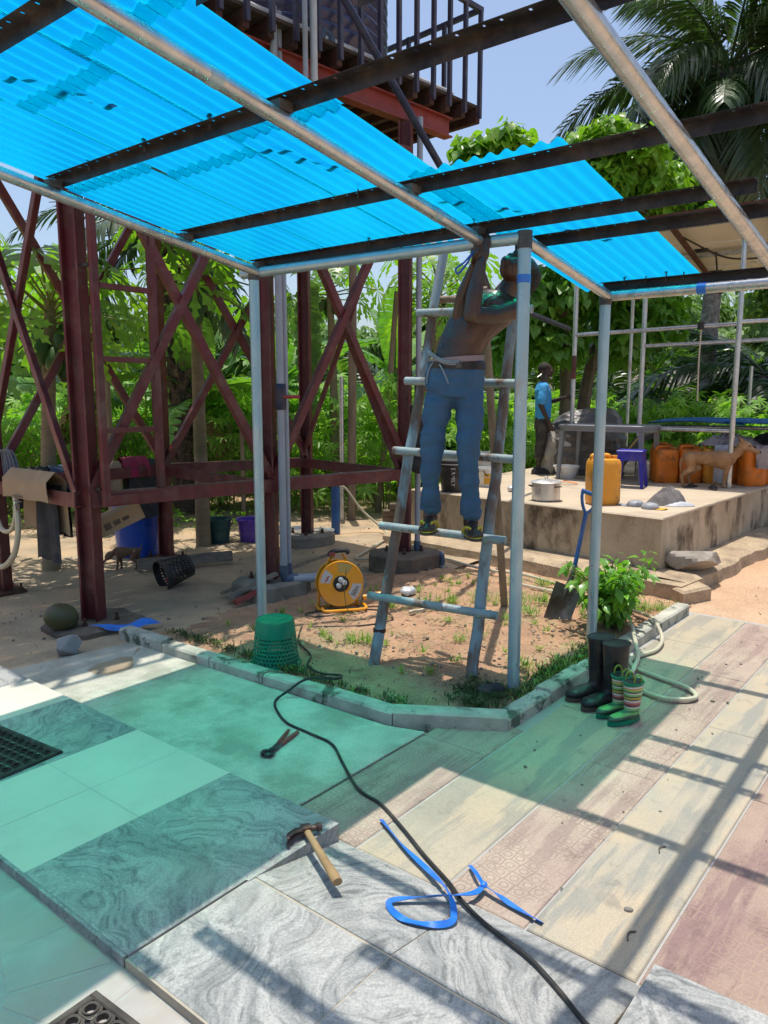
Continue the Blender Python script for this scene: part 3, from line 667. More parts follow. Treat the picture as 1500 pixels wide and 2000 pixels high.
# ================================================================== WATER TOWER
tow = empty('water_tower', (4.4, 5.3, 0), label='red oxide steel water tower with cross braces, caged deck and ladder', cat='water tower')
def tp(o): o.location = o.location - tow.location; return o
C = {1: (2.78, 4.86), 2: (2.82, 6.34), 3: (4.48, 6.40), 4: (4.19, 4.56), 5: (5.93, 5.85), 6: (5.60, 4.26)}
TR = -.12
def column(x, y, z0, z1, w=.15, dep=.15):
    m_ = MB(); t_ = .014; m3 = rotz(TR+R(35))
    for s_ in (-1, 1): m_.box(Vector((x, y, (z0+z1)/2))+m3 @ Vector((0, s_*(dep-t_)/2, 0)), (w, t_, z1-z0), M=m3)
    m_.box((x, y, (z0+z1)/2), (t_, dep-2*t_, z1-z0), M=m3); tp(m_.build('column', M['red'], tow))
for k, (x, y) in C.items():
    zb = {1: .03, 2: 0.0, 3: 0.0, 4: .11, 5: .10, 6: .15}[k]
    column(x, y, zb, 3.96, w=.115 if k in (1, 2) else .105, dep=.125 if k in (1, 2) else .115)
    m_ = MB(); m_.box((x, y, zb+.008), (.30, .30, .016), rz=TR); tp(m_.build('base_plate', M['rust'], tow))
    for sx in (-1, 1):
        for sy in (-1, 1):
            b = Vector((x, y, 0))+rotz(TR) @ Vector((sx*.115, sy*.115, 0)); m_ = MB(); m_.tube([(b.x, b.y, zb), (b.x, b.y, zb+.07)], .011, 8); m_.lathe([(.02, 0), (.02, .018)], 6, o=(b.x, b.y, zb+.018)); tp(m_.build('anchor_bolt', M['rust'], tow))
for k, sz in ((1, (.62, .52, .05)), (4, (.58, .52, .13)), (5, (.55, .50, .12)), (6, (.62, .56, .17))):
    x, y = C[k]; m_ = MB(); c_ = Vector((x, y, 0)); rnd = random.Random(k)
    poly = []
    for a in range(12):
        an = 2*PI*a/12; q = max(abs(math.cos(an)), abs(math.sin(an)))
        v = rotz(TR) @ Vector((sz[0]/2*math.cos(an)/q*(1+rnd.uniform(-.05, .03)), sz[1]/2*math.sin(an)/q*(1+rnd.uniform(-.05, .03)), 0)); poly.append((x+v.x, y+v.y))
    m_.prism(poly, -.05, sz[2]-.003, .02); tp(m_.build('footing', M['plinth' if k in (6, 1) else 'plinthg'], tow))
def angle(a, b, w=.075, t_=.010, name='brace', mat='red', out=(0, -1, 0)):
    """L-section between two points"""
    a, b = Vector(a), Vector(b); s_, u, d = frame(b-a, out); m_ = MB()
    m_.bar(a, b, w, t_, up=out); m_.bar(a-s_*(w/2-t_/2)-u*(w/2), b-s_*(w/2-t_/2)-u*(w/2), t_, w, up=out); tp(m_.build(name, M[mat], tow))
def xyz(k, z): return Vector((*C[k], z))
panels = [(1, 4, (-.2, -1, 0)), (4, 6, (-.2, -1, 0)), (2, 3, (-.2, -1, 0)), (3, 5, (-.2, -1, 0)), (1, 2, (-1, .1, 0)), (6, 5, (-1, .1, 0)), (4, 3, (-1, .1, 0))]
for i, (a, b, o_) in enumerate(panels):
    off = Vector(o_).normalized()*.085
    if (a, b) != (4, 3):
        for z0, z1 in ((.95, 3.56),):
            angle(xyz(a, z0)+off, xyz(b, z1)+off, .060, out=o_); angle(xyz(b, z0)+off*.75, xyz(a, z1)+off*.75, .060, out=o_)
    angle(xyz(a, .90)+off, xyz(b, .90)+off, .10, .012, 'girt', 'red', out=o_)
    angle(xyz(a, 3.66)+off, xyz(b, 3.66)+off, .13, .012, 'girt', 'red', out=o_)
def ibeam(a, b, h=.17, w=.10, name='beam', mat='redbeam'):
    a, b = Vector(a), Vector(b); m_ = MB(); t_ = .013
    m_.bar(a, b, t_, h-2*t_); m_.bar(a+V(0, 0, h/2-t_/2), b+V(0, 0, h/2-t_/2), w, t_); m_.bar(a-V(0, 0, h/2-t_/2), b-V(0, 0, h/2-t_/2), w, t_); tp(m_.build(name, M[mat], tow))
ibeam((2.35, 4.62, 4.055), (6.24, 4.25, 4.055)); ibeam((2.4, 6.42, 4.055), (6.5, 5.80, 4.055))
for k in range(20):
    x = 2.35+.2185*k; ya = 4.62-.097*(x-2.35); m_ = MB()
    m_.bar((x, ya-.12, 4.205), (x+.2, ya+2.1, 4.205), .055, .125); tp(m_.build('joist', M['joist'], tow))
    m_ = MB(); m_.bar((x, ya-.135, 4.18), (x, ya-.135, 5.12), .035, .035); tp(m_.build('baluster', M['violet'], tow))
    if k % 2 == 0:
        m_ = MB(); m_.bar((x+.2, ya+2.11, 4.18), (x+.2, ya+2.11, 5.12), .035, .035); tp(m_.build('baluster', M['violet'], tow))
xa, xb = 2.35, 2.35+.2185*19
def edge_y(x): return 4.62-.097*(x-2.35)-.135
for z in (5.12,):
    m_ = MB(); m_.bar((xa, edge_y(xa), z), (xb+.02, edge_y(xb), z), .04, .04); tp(m_.build('rail', M['violet'], tow))
    m_ = MB(); m_.bar((xb, edge_y(xb), z), (xb+.2, edge_y(xb)+2.24, z), .04, .04); tp(m_.build('rail', M['violet'], tow))
    m_ = MB(); m_.bar((xa, edge_y(xa)+2.24, z), (xb+.2, edge_y(xb)+2.24, z), .04, .04); tp(m_.build('rail', M['violet'], tow))
m_ = MB(); m_.bar((xb-.02, edge_y(xb), 4.93), (xb+.18, edge_y(xb)+2.24, 4.93), .03, .05); tp(m_.build('rail', M['violet'], tow))
for k in range(5):
    y = edge_y(xb)+.45*(k+.9); m_ = MB(); m_.bar((xb+.03*k, y, 4.2), (xb+.03*k, y, 5.12), .035, .035); tp(m_.build('baluster', M['violet'], tow))
for k in range(10):
    y = .12+k*.205; m_ = MB(); m_.bar((xa+.02*k, edge_y(xa)+y, 4.285), (xb+.02*k, edge_y(xb)+y, 4.285), .200, .025); tp(m_.build('deck_board', M['deckwood'], tow))
# access ladder bolted to the near face
LX = (2.83, 3.27)
lad = []
for x in LX:
    m_ = MB(); m_.bar((x, 4.70, .86), (x-.01, 4.70, 4.15), .045, .045); tp(m_.build('ladder_rail', M['red'], tow))
for k in range(8):
    z = .90+.475*k; m_ = MB(); m_.bar((LX[0]+.023, 4.70, z), (LX[1]-.023, 4.70, z), .04, .035 if k else .06); tp(m_.build('ladder_rung', M['red'], tow))
for z in (.98, 2.45):
    m_ = MB(); m_.bar((2.78, 4.84, z), (2.81, 4.72, z), .03, .02); tp(m_.build('ladder_bracket', M['black'], tow))
# tank
tank = empty('water_tank', (5.0, 5.36, 4.30), label='black ribbed plastic water tank on the tower deck', cat='water tank')
prof = [(.98, 0), (1.04, .05)]
for k in range(22):
    z = .10+k*.095
    prof += [(1.050, z), (1.072, z+.024), (1.078, z+.045), (1.068, z+.068), (1.046, z+.084)]
prof += [(1.03, 2.22), (.9, 2.42), (.55, 2.56), (.25, 2.60)]
mb = MB(); mb.lathe(prof, 64); mb.build('body', M['tank'], tank, ang=50)
mb = MB(); mb.lathe([(.25, 2.6), (.26, 2.66), (.22, 2.70), (.05, 2.71)], 32); mb.build('lid', M['tank'], tank)
# pipes on the tower
def pipe_thing(name, label, parts, cat='pipe', group=None):
    t_ = empty(name, parts[0][1][0], label=label, cat=cat, group=group)
    for nm, pts, r_, mk in parts:
        m_ = MB(); m_.tube(pts, r_, 12); o = m_.build(nm, M[mk], t_); o.location = -t_.location
    return t_
px, py = 4.235, 4.44
def rise(x, y, r_, zv, label, top=4.4, elbow=(.12, -.06)):
    e = Vector((elbow[0], elbow[1], 0)); b = Vector((x, y, .17)); d = e.normalized()
    return pipe_thing('water_pipe', label, [
        ('riser', [(x, y, .19), (x, y, top)], r_, 'pvc'),
        ('elbow', smooth_path([(x, y, .26), (x, y, .20), b+V(0, 0, -.02)+d*.015, b+d*.07+V(0, 0, -.035)], 5), r_*1.28, 'pvcblue'),
        ('run', [b+d*.05+V(0, 0, -.035), b+d*.05+e*2.6+V(0, 0, -.04)], r_*.98, 'pvc'),
        ('elbow', smooth_path([b+e*2.6+V(0, 0, -.04), b+e*3.0+V(0, 0, -.05), b+e*3.1+V(0, 0, -.10), b+e*3.1+V(0, 0, -.14)], 5), r_*1.28, 'pvcblue'),
        ('drop', [b+e*3.1+V(0, 0, -.12), b+e*3.1+V(0, 0, -.24)], r_*.98, 'pvc')] +
        ([('valve', [(x, y, zv-.10), (x, y, zv-.085), (x, y, zv-.05), (x, y, zv+.05), (x, y, zv+.085), (x, y, zv+.10)], [r_*1.25, r_*1.5, r_*1.42, r_*1.42, r_*1.5, r_*1.25], 'navy'), ('valve_handle', [(x, y-.03, zv), (x+.02, y-.075, zv), (x+.095, y-.11, zv)], .014, 'valve')] if zv else []))
rise(4.185, 4.40, .030, 1.60, 'thick grey plastic riser pipe with red valve handle behind the left canopy post', elbow=(.105, -.075))
rise(4.262, 4.425, .024, None, 'thinner grey plastic riser pipe right beside the valved one', elbow=(.10, -.05))
rise(5.70, 4.18, .026, 1.66, 'pale grey plastic riser pipe on the tower leg behind the ladder', top=4.0, elbow=(.05, -.055))
pipe_thing('deck_pipe', 'pale plastic pipe lying along the edge of the tower deck', [('pipe', [(2.5, 4.56, 4.33), (6.2, 4.20, 4.33)], .032, 'pvcwhite'), ('rag', smooth_path([(4.62, 4.33, 4.30), (4.66, 4.34, 4.38), (4.72, 4.32, 4.34), (4.69, 4.30, 4.29)], 5), .028, 'bluecloth'), ('rag', smooth_path([(3.62, 4.43, 4.30), (3.66, 4.44, 4.38), (3.72, 4.42, 4.34), (3.69, 4.40, 4.29)], 5), .028, 'bluecloth')])
pipe_thing('vent_pipe', 'upright pale plastic pipe rising past the tower deck railing', [('pipe', [(4.33, 4.22, 3.75), (4.33, 4.22, 4.60)], .020, 'pvc'), ('upper_pipe', [(4.42, 4.22, 3.72), (4.42, 4.22, 5.6)], .028, 'pvcwhite')])
pipe_thing('black_pipe', 'long black pipe slanting from the tower deck down behind the blue sheets', [('pipe', [(3.9, 4.32, 5.25), (4.45, 3.88, 4.32), (5.30, 3.55, 3.22), (6.4, 3.85, 2.52), (9.2, 4.38, 2.45)], .028, 'navy')])
# ================================================================== PEOPLE AND ANIMALS
def loft(mb_, rings, n=20):
    """rings: (centre, half-width vector, half-depth vector)"""
    vs = []
    for c, a, b in rings:
        c, a, b = Vector(c), Vector(a), Vector(b)
        vs += [c + a*math.cos(2*PI*j/n) + b*math.sin(2*PI*j/n) for j in range(n)]
    k = len(rings); f = []
    for i in range(k-1):
        for j in range(n):
            p = i*n+j; q = i*n+(j+1) % n; f.append((p, q, q+n, p+n))
    f.append(tuple(range(n-1, -1, -1))); f.append(tuple(range((k-1)*n, k*n)))
    mb_.add(vs, f)
def limb(mb_, pts, rs, n=12, sub=4):
    P = smooth_path(pts, sub) if len(pts) > 2 else [Vector(p) for p in pts]
    t_ = np.linspace(0, len(rs)-1, len(P)); rr_ = np.interp(t_, range(len(rs)), rs)
    mb_.tube(P, list(rr_), n); mb_.ell(P[0], rr_[0], nu=10, nv=7); mb_.ell(P[-1], rr_[-1], nu=10, nv=7)
TS = bpy.data.scenes.new('workshop')     # scratch scene for baking modifiers, removed at the end
def ts_graph():
    with bpy.context.temp_override(scene=TS, view_layer=TS.view_layers[0]):
        g = bpy.context.evaluated_depsgraph_get(); g.update(); return g
def organic(name, mb_, mat, parent, voxel=.007, it=4, wr=0.0, wscale=9.0, wstretch=(1, 1, 1)):
    me = bpy.data.meshes.new(name); me.from_pydata(mb_.v, [], mb_.f); me.update()
    import bmesh
    bm = bmesh.new(); bm.from_mesh(me); bmesh.ops.recalc_face_normals(bm, faces=bm.faces); bm.to_mesh(me); bm.free()
    o = bpy.data.objects.new(name+'_tmp', me); TS.collection.objects.link(o)
    r_ = o.modifiers.new('r', 'REMESH'); r_.mode = 'VOXEL'; r_.voxel_size = voxel; r_.use_smooth_shade = True
    if it: s_ = o.modifiers.new('s', 'SMOOTH'); s_.factor = .5; s_.iterations = it
    dg = ts_graph()
    m2 = bpy.data.meshes.new_from_object(o.evaluated_get(dg)); m2.name = name
    bpy.data.objects.remove(o); bpy.data.meshes.remove(me)
    if wr:
        n_ = len(m2.vertices); co = np.empty(n_*3, np.float32); no = np.empty(n_*3, np.float32)
        m2.vertices.foreach_get('co', co); m2.vertices.foreach_get('normal', no); co = co.reshape(-1, 3); no = no.reshape(-1, 3)
        q = co*np.array(wstretch)*wscale
        d = np.array([mnoise.noise(Vector(a)) + .5*mnoise.noise(Vector(a*2.3)) for a in q])*wr
        m2.vertices.foreach_set('co', (co+no*d[:, None]).astype(np.float32).ravel()); m2.update()
    m2.shade_smooth()
    return obj(name, m2, mat, parent, loc=(-parent.location if parent else None))
def headshape(mb_, c, up, face, s=1.0, nose=True):
    """head about 0.22 m tall from ellipsoids; up and face are unit-ish vectors"""
    up = Vector(up).normalized(); f_ = Vector(face); f_ = (f_-up*f_.dot(up)).normalized(); l_ = up.cross(f_)
    Mx = Matrix((l_, f_, up)).transposed(); c = Vector(c)
    def P(x, y, z): return c + Mx @ Vector((x*s, y*s, z*s))
    def E(x, y, z, a, b, d): mb_.ell(P(x, y, z), (a*s, b*s, d*s), M=Mx)
    E(0, -.012, .030, .074, .094, .080); E(0, .020, -.035, .060, .068, .070); E(0, .050, -.078, .034, .032, .026)   # skull, jaw, chin
    E(0, .062, .022, .052, .024, .016); E(.036, .058, -.022, .024, .026, .022); E(-.036, .058, -.022, .024, .026, .022)  # brow, cheeks
    E(0, .090, -.012, .011, .014, .022); E(0, .094, -.028, .019, .015, .012)                                       # nose
    E(0, .084, -.050, .026, .013, .007); E(0, .081, -.061, .023, .014, .008)                                       # lips
    E(.074, -.008, -.006, .010, .020, .030); E(-.074, -.008, -.006, .010, .020, .030)                              # ears
    return Mx, P
def hand(mb_, wrist, d, nrm, s=1.0, curl=.5, thumb=1, spread=.5):
    """palm from the wrist along d; nrm = palm side the fingers curl towards; thumb leaves the side of the palm"""
    d = Vector(d).normalized(); nrm = Vector(nrm); nrm = (nrm-d*nrm.dot(d)).normalized(); sd = d.cross(nrm)*thumb
    w = Vector(wrist)
    mx = Matrix((sd, nrm, d)).transposed()
    mb_.ell(w+d*.05*s, (.041*s, .016*s, .055*s), M=mx)
    for i, ln in enumerate((.074, .082, .076, .060)):
        off = (1.5-i)*.0205*s
        b = w+d*.088*s+sd*off; dirs = (d+sd*(1.5-i)*.08*spread).normalized()
        k1 = b+dirs*ln*.45*s; d2 = (dirs*math.cos(curl)+nrm*math.sin(curl)).normalized(); k2 = k1+d2*ln*.33*s
        d3 = (dirs*math.cos(curl*2)+nrm*math.sin(curl*2)).normalized(); k3 = k2+d3*ln*.26*s
        mb_.tube([b-dirs*.012*s, k1, k2, k3], [.0098*s, .009*s, .0085*s, .0075*s], 8); mb_.ell(k3, .0075*s, nu=8, nv=6)
    b = w+d*.030*s+sd*.034*s; t1 = b+(d*.6+sd*.7+nrm*.3).normalized()*.040*s; t2 = t1+(d*.8+sd*.3+nrm*.55).normalized()*.034*s
    mb_.tube([b-sd*.012*s, b, t1, t2], [.013*s, .0125*s, .0105*s, .0085*s], 8); mb_.ell(t2, .0085*s, nu=8, nv=6)

# ---- the man on the ladder
man = empty('person', (3.55, 2.36, .84), label='shirtless man in blue jeans standing on the ladder, reaching up to the purlin', cat='person')
l0 = Vector((.627, -.779, 0)); f0 = Vector((-.779, -.627, 0)); l1 = Vector((.05, -.95, -.26)).normalized(); sp = Vector((.42, -.36, .83)).normalized()
f1 = l1.cross(sp).normalized()
def lf(t): return (l0*(1-t)+l1*t).normalized(), (f0*(1-t)+f1*t).normalized()
b = MB(); rg = []
for c, t, w, dp in [((3.535, 2.345, 1.66), 0, .135, .095), ((3.535, 2.34, 1.74), 0, .140, .100), ((3.54, 2.33, 1.82), .1, .128, .092), ((3.56, 2.31, 1.90), .3, .132, .096), ((3.60, 2.275, 1.975), .6, .150, .108),
                    ((3.645, 2.235, 2.04), .9, .162, .112), ((3.69, 2.20, 2.095), 1, .158, .100), ((3.72, 2.175, 2.135), 1, .105, .075)]:
    a_, d_ = lf(t); rg.append((c, a_*w, d_*dp))
loft(b, rg)
shL = Vector((3.685, 2.055, 2.065)); shR = Vector((3.70, 2.345, 2.135))
for s_ in (shL, shR): b.ell(s_, .060)
b.ell(Vector((3.655, 2.15, 2.055))+f1*.06, (.07, .06, .05)); b.ell(Vector((3.66, 2.28, 2.09))+f1*.06, (.07, .06, .05))       # pectorals
limb(b, [shL, (3.55, 2.12, 2.02), (3.405, 2.165, 2.01)], [.056, .050, .042])
limb(b, [(3.405, 2.165, 2.01), (3.42, 2.155, 2.12), (3.445, 2.135, 2.275)], [.042, .043, .027])
limb(b, [shR, (3.62, 2.345, 2.06), (3.525, 2.315, 2.035)], [.055, .048, .040])
limb(b, [(3.525, 2.315, 2.035), (3.50, 2.27, 2.14), (3.485, 2.205, 2.265)], [.040, .040, .026])
hand(b, (3.445, 2.135, 2.27), (.12, -.02, 1), (1, .15, 0), 1.0, .55, 1)
hand(b, (3.485, 2.205, 2.26), (-.05, -.18, 1), (.3, -1, 0), 1.0, .6, -1)
limb(b, [(3.715, 2.18, 2.11), (3.735, 2.15, 2.17), (3.765, 2.115, 2.215)], [.066, .056, .054])
HU = Vector((.875, -.47, .06)); HF = Vector((-.08, -.22, 1.0))
Mx, HP = headshape(b, (3.760, 2.095, 2.258), HU, HF, 1.08)
organic('body', b, M['skin'], man, .0055, 3)
# feet
ANK = [(Vector((3.523, 2.492, .945)), Vector((-.85, -.45, 0)).normalized()), (Vector((3.608, 2.275, .925)), Vector((-.74, -.67, 0)).normalized())]
for a_, d_ in ANK:
    b = MB(); limb(b, [a_+V(0, 0, .05), a_+V(0, 0, -.03)], [.040, .043]); sd = Vector((-d_.y, d_.x, 0))
    limb(b, [a_-d_*.045+V(0, 0, -.055), a_+d_*.05+V(0, 0, -.045), a_+d_*.13+V(0, 0, -.062)], [.034, .034, .026])
    b.ell(a_+d_*.12+V(0, 0, -.066), (.050, .050, .020))
    for i in range(5):
        o_ = sd*(i-2)*.0185; b.tube([a_+d_*.12+o_+V(0, 0, -.066), a_+d_*(.183-abs(i-1.2)*.010)+o_+V(0, 0, -.071)], [.0115, .0095], 8); b.ell(a_+d_*(.183-abs(i-1.2)*.010)+o_+V(0, 0, -.071), .0098, nu=8, nv=6)
    ft = organic('foot', b, M['skin'], man, .005, 2)
    m_ = MB(); poly = []
    for k in range(24):
        t_ = 2*PI*k/24; y = math.cos(t_); x = math.sin(t_); w = .047+.006*y
        p = a_+d_*(.062+.135*y)+sd*(x*w); poly.append((p.x, p.y))
    z = a_.z-.083; m_.prism(poly, z-.016, z, 0); o = m_.build('slipper_sole', M['slipper'], man); o.location = -man.location
    m_ = MB(); m_.prism(poly, z+.0005, z+.004, .001); o = m_.build('slipper_edge', M['yellowstrap'], man); o.location = -man.location
    m_ = MB(); t0 = a_+d_*.135+V(0, 0, -.080)+sd*.012
    for s_ in (-1, 1):
        m_.tube(smooth_path([t0, a_+d_*.115+sd*(s_*.022)+V(0, 0, -.040), a_+d_*.075+sd*(s_*.045)+V(0, 0, -.040), a_+d_*.02+sd*(s_*.050)+V(0, 0, -.078)], 6), .0072, 8)
    o = m_.build('slipper_strap', M['yellowstrap'], man); o.location = -man.location
# jeans
b = MB()
loft(b, [((3.535, 2.345, 1.60), l0*.155, f0*.110), ((3.535, 2.345, 1.66), l0*.160, f0*.120), ((3.535, 2.342, 1.73), l0*.160, f0*.118), ((3.537, 2.338, 1.785), l0*.150, f0*.110)])
limb(b, [(3.495, 2.40, 1.64), (3.470, 2.420, 1.50), (3.455, 2.438, 1.31), (3.478, 2.462, 1.12), (3.520, 2.482, .975)], [.088, .078, .061, .052, .054], 16)
limb(b, [(3.575, 2.285, 1.64), (3.560, 2.265, 1.50), (3.543, 2.256, 1.31), (3.568, 2.262, 1.12), (3.600, 2.270, .955)], [.088, .078, .063, .054, .058], 16)
jeans = organic('jeans', b, M['denim'], man, .007, 3, wr=.014, wscale=5.5, wstretch=(1, 1, 2.6))
for a_, d_ in ANK:
    m_ = MB(); c_ = a_+V(0, 0, .03); m_.lathe([(.056, -.012), (.061, -.008), (.062, .020), (.054, .026)], 22, o=c_, cap0=False, cap1=False); o = m_.build('hem', M['denim'], man); o.location = -man.location
def ringband(name, z, h, grow, mat, tilt=0.0):
    m_ = MB(); rg = []
    for dz in (-h/2, -h/2, h/2, h/2):
        g = grow if len(rg) in (1, 2) else grow-.012
        c = Vector((3.537, 2.337, z+dz)); rg.append((c, l0*(.150+g)+V(0, 0, tilt), f0*(.110+g)))
    loft(m_, rg, 32); o = m_.build(name, mat, man); o.location = -man.location; return o
ringband('waistband', 1.797, .030, .000, M['pinkband'], .012); ringband('belt', 1.765, .036, .008, M['belt'], -.004)
m_ = MB(); bc = Vector((3.537, 2.337, 1.765))+f0*.121; m_.box(bc, (.030, .006, .026), M=Matrix((l0, f0, V(0, 0, 1))).transposed()); o = m_.build('buckle', M['blackgrey'], man); o.location = -man.location
m_ = MB(); pc = Vector((3.537, 2.337, 1.79))
for j, (dz, g) in enumerate(((.03, .006), (.022, .010), (.014, .008))):
    m_.tube(smooth_path([pc-l0*(.150+g)+V(0, 0, dz+.03), pc-l0*.125+f0*(.062+g)+V(0, 0, dz), pc-l0*.07+f0*(.098+g)+V(0, 0, dz-.03), pc+f0*(.112+g)+V(0, 0, dz-.035)], 6), .0038, 7)
m_.tube(smooth_path([pc-l0*.128+f0*.062, pc-l0*.155+f0*.05+V(0, 0, -.05), pc-l0*.165+f0*.05+V(0, 0, -.12)], 5), .0038, 7)
m_.tube(smooth_path([pc-l0*.10+f0*.10+V(0, 0, -.02), pc-l0*.08+f0*.128+V(0, 0, -.06), pc-l0*.055+f0*.135+V(0, 0, -.12)], 5), .0038, 7)
o = m_.build('waist_rope', M['rope'], man); o.location = -man.location
# face and hair
m_ = MB(); nu, nv = 26, 14; hc = HP(0, -.014, .032); vv = []; ff = []
for i in range(nv+1):
    t_ = (PI*.60)*i/nv
    for j in range(nu):
        p = 2*PI*j/nu; vv.append(hc + Mx @ Vector((.0850*math.sin(t_)*math.cos(p), .1055*math.sin(t_)*math.sin(p)*(1 if math.sin(p) < 0 else .80)-.004, .0915*math.cos(t_)+.002)))
for i in range(nv):
    for j in range(nu): ff.append((i*nu+j, (i+1)*nu+j, (i+1)*nu+(j+1) % nu, i*nu+(j+1) % nu))
m_.add(vv, ff); o = m_.build('hair', M['hair'], man); o.location = -man.location
for s_ in (-1, 1):
    m_ = MB(); m_.ell(HP(.030*s_, .070, .002), (.011, .008, .007), M=Mx, nu=10, nv=7); o = m_.build('eye', M['white'], man); o.location = -man.location
    m_ = MB(); m_.ell(HP(.030*s_, .0765, .002), (.0045, .003, .0045), M=Mx, nu=8, nv=6); o = m_.build('iris', M['nose'], man); o.location = -man.location
# blue binding wire in his hands
wire = empty('binding_wire', (3.45, 2.17, 2.30), label='loop of blue binding wire hanging from the man\'s hand', cat='wire')
m_ = MB(); w0 = Vector((3.42, 2.17, 2.33))
m_.tube(smooth_path([w0, w0+l0*-.03+V(0, 0, -.06), w0+l0*-.075+V(0, 0, -.11), w0+l0*-.085+V(0, 0, -.085), w0+l0*-.045+V(0, 0, -.055), w0+l0*-.005+V(0, 0, -.01)], 8), .005, 7)
o = m_.build('loop', M['bluetub'], wire); o.location = -wire.location
m_ = MB(); w1 = Vector((3.50, 2.07, 2.372)); m_.tube(smooth_path([w1, w1+l0*.05+V(0, 0, .012), w1+l0*.075+V(0, 0, .004), w1+l0*.05+V(0, 0, -.012), w1+V(0, 0, -.008)], 7), .005, 7); o = m_.build('end_loop', M['bluetub'], wire); o.location = -wire.location

# ---- the boy on the platform
BO = Vector((9.35, 4.80, ZP)); BF = Vector((.60, -.80, 0)).normalized(); BL = Vector((-BF.y, BF.x, 0))
boy = empty('person', BO, label='boy in sky blue T-shirt and rolled dark trousers holding a steel post', cat='person')
def Q(f, l, z): return BO + BF*f + BL*l + V(0, 0, z)
b = MB()
loft(b, [(Q(0, 0, .70), BL*.125, BF*.085), (Q(0, 0, .85), BL*.115, BF*.085), (Q(.005, 0, 1.0), BL*.130, BF*.090), (Q(0, 0, 1.12), BL*.145, BF*.092), (Q(-.005, 0, 1.20), BL*.10, BF*.065)])
limb(b, [Q(-.005, 0, 1.18), Q(.01, 0, 1.25), Q(.02, 0, 1.29)], [.055, .047, .045])
for s_ in (-1, 1): b.ell(Q(-.005, s_*.145, 1.145), .05)
limb(b, [Q(-.005, -.150, 1.14), Q(-.05, -.175, .92)], [.045, .036]); limb(b, [Q(-.05, -.175, .92), Q(.06, -.170, .70)], [.036, .024]); hand(b, Q(.06, -.17, .70), BF*.45+V(0, 0, -1), BF*.5+BL*.6, .86, .35, 1)
limb(b, [Q(-.005, .150, 1.14), Q(.09, .15, .95)], [.045, .036]); limb(b, [Q(.09, .15, .95), Q(.30, -.05, 1.02)], [.036, .024]); hand(b, Q(.30, -.05, 1.02), BF*.8-BL*.55+V(0, 0, .35), BF*.2-BL*.9, .82, .7, 1)
BH, BP = headshape(b, Q(.035, 0, 1.375), V(0, 0, 1)-BF*.16, BF+V(0, 0, .16), .93)
for f_, l_ in ((-.05, -.08), (.10, .08)):
    limb(b, [Q(f_*.3, l_*.9, .70), Q(f_*.75+.02, l_, .40), Q(f_, l_, .08)], [.070, .050, .032])
    limb(b, [Q(f_-.03, l_, .045), Q(f_+.10, l_, .035)], [.036, .030])
organic('body', b, M['skinboy'], boy, .007, 3)
b = MB()
loft(b, [(Q(.01, 0, .735), BL*.142, BF*.105), (Q(.01, 0, .85), BL*.136, BF*.106), (Q(.01, 0, 1.0), BL*.146, BF*.108), (Q(.0, 0, 1.12), BL*.158, BF*.106), (Q(-.005, 0, 1.195), BL*.12, BF*.075), (Q(-.003, 0, 1.225), BL*.065, BF*.055)], 24)
limb(b, [Q(-.005, -.14, 1.155), Q(-.035, -.178, .985)], [.060, .066]); limb(b, [Q(-.005, .14, 1.155), Q(.075, .165, 1.0)], [.060, .060])
organic('t_shirt', b, M['tee'], boy, .008, 3, wr=.005, wscale=12, wstretch=(1, 1, 1.6))
b = MB()
loft(b, [(Q(0, 0, .60), BL*.135, BF*.10), (Q(0, 0, .69), BL*.142, BF*.104), (Q(0, 0, .77), BL*.130, BF*.097)])
for f_, l_ in ((-.05, -.08), (.10, .08)): limb(b, [Q(f_*.3, l_*.9, .66), Q(f_*.75+.02, l_, .42), Q(f_*.95+.005, l_, .245)], [.088, .072, .064], 14)
organic('trousers', b, M['camo'], boy, .008, 3, wr=.006, wscale=14)
for f_, l_ in ((-.05, -.08), (.10, .08)):
    b = MB(); limb(b, [Q(f_-.045, l_, .040), Q(f_+.05, l_, .040), Q(f_+.125, l_, .034)], [.043, .045, .037]); b.ell(Q(f_-.02, l_, .075), (.045, .045, .03)); b.box(Q(f_+.04, l_, .010), (.25, .085, .02), rz=math.atan2(BF.y, BF.x))
    organic('shoe', b, M['darkcloth'], boy, .007, 2)
for i in range(3):
    m_ = MB(); m_.bar(Q(-.030+.020*i, -.132, 1.205-.004*i), Q(-.034+.020*i, -.183, 1.165-.004*i), .007, .010); o = m_.build('shoulder_stripe', M['darktext'], boy); o.location = -boy.location
m_ = MB(); vv = []; ff = []; hc = BP(0, -.014, .030)
for i in range(nv+1):
    t_ = (PI*.60)*i/nv
    for j in range(nu):
        p = 2*PI*j/nu; vv.append(hc + BH @ Vector((.074*math.sin(t_)*math.cos(p), .092*math.sin(t_)*math.sin(p)*(1 if math.sin(p) < 0 else .80)-.004, .081*math.cos(t_)+.002)))
for i in range(nv):
    for j in range(nu): ff.append((i*nu+j, (i+1)*nu+j, (i+1)*nu+(j+1) % nu, i*nu+(j+1) % nu))
m_.add(vv, ff); o = m_.build('hair', M['hair'], boy); o.location = -boy.location
for s_ in (-1, 1):
    m_ = MB(); m_.ell(BP(.030*s_, .070, .002), (.010, .007, .006), M=BH, nu=8, nv=6); o = m_.build('eye', M['white'], boy); o.location = -boy.location

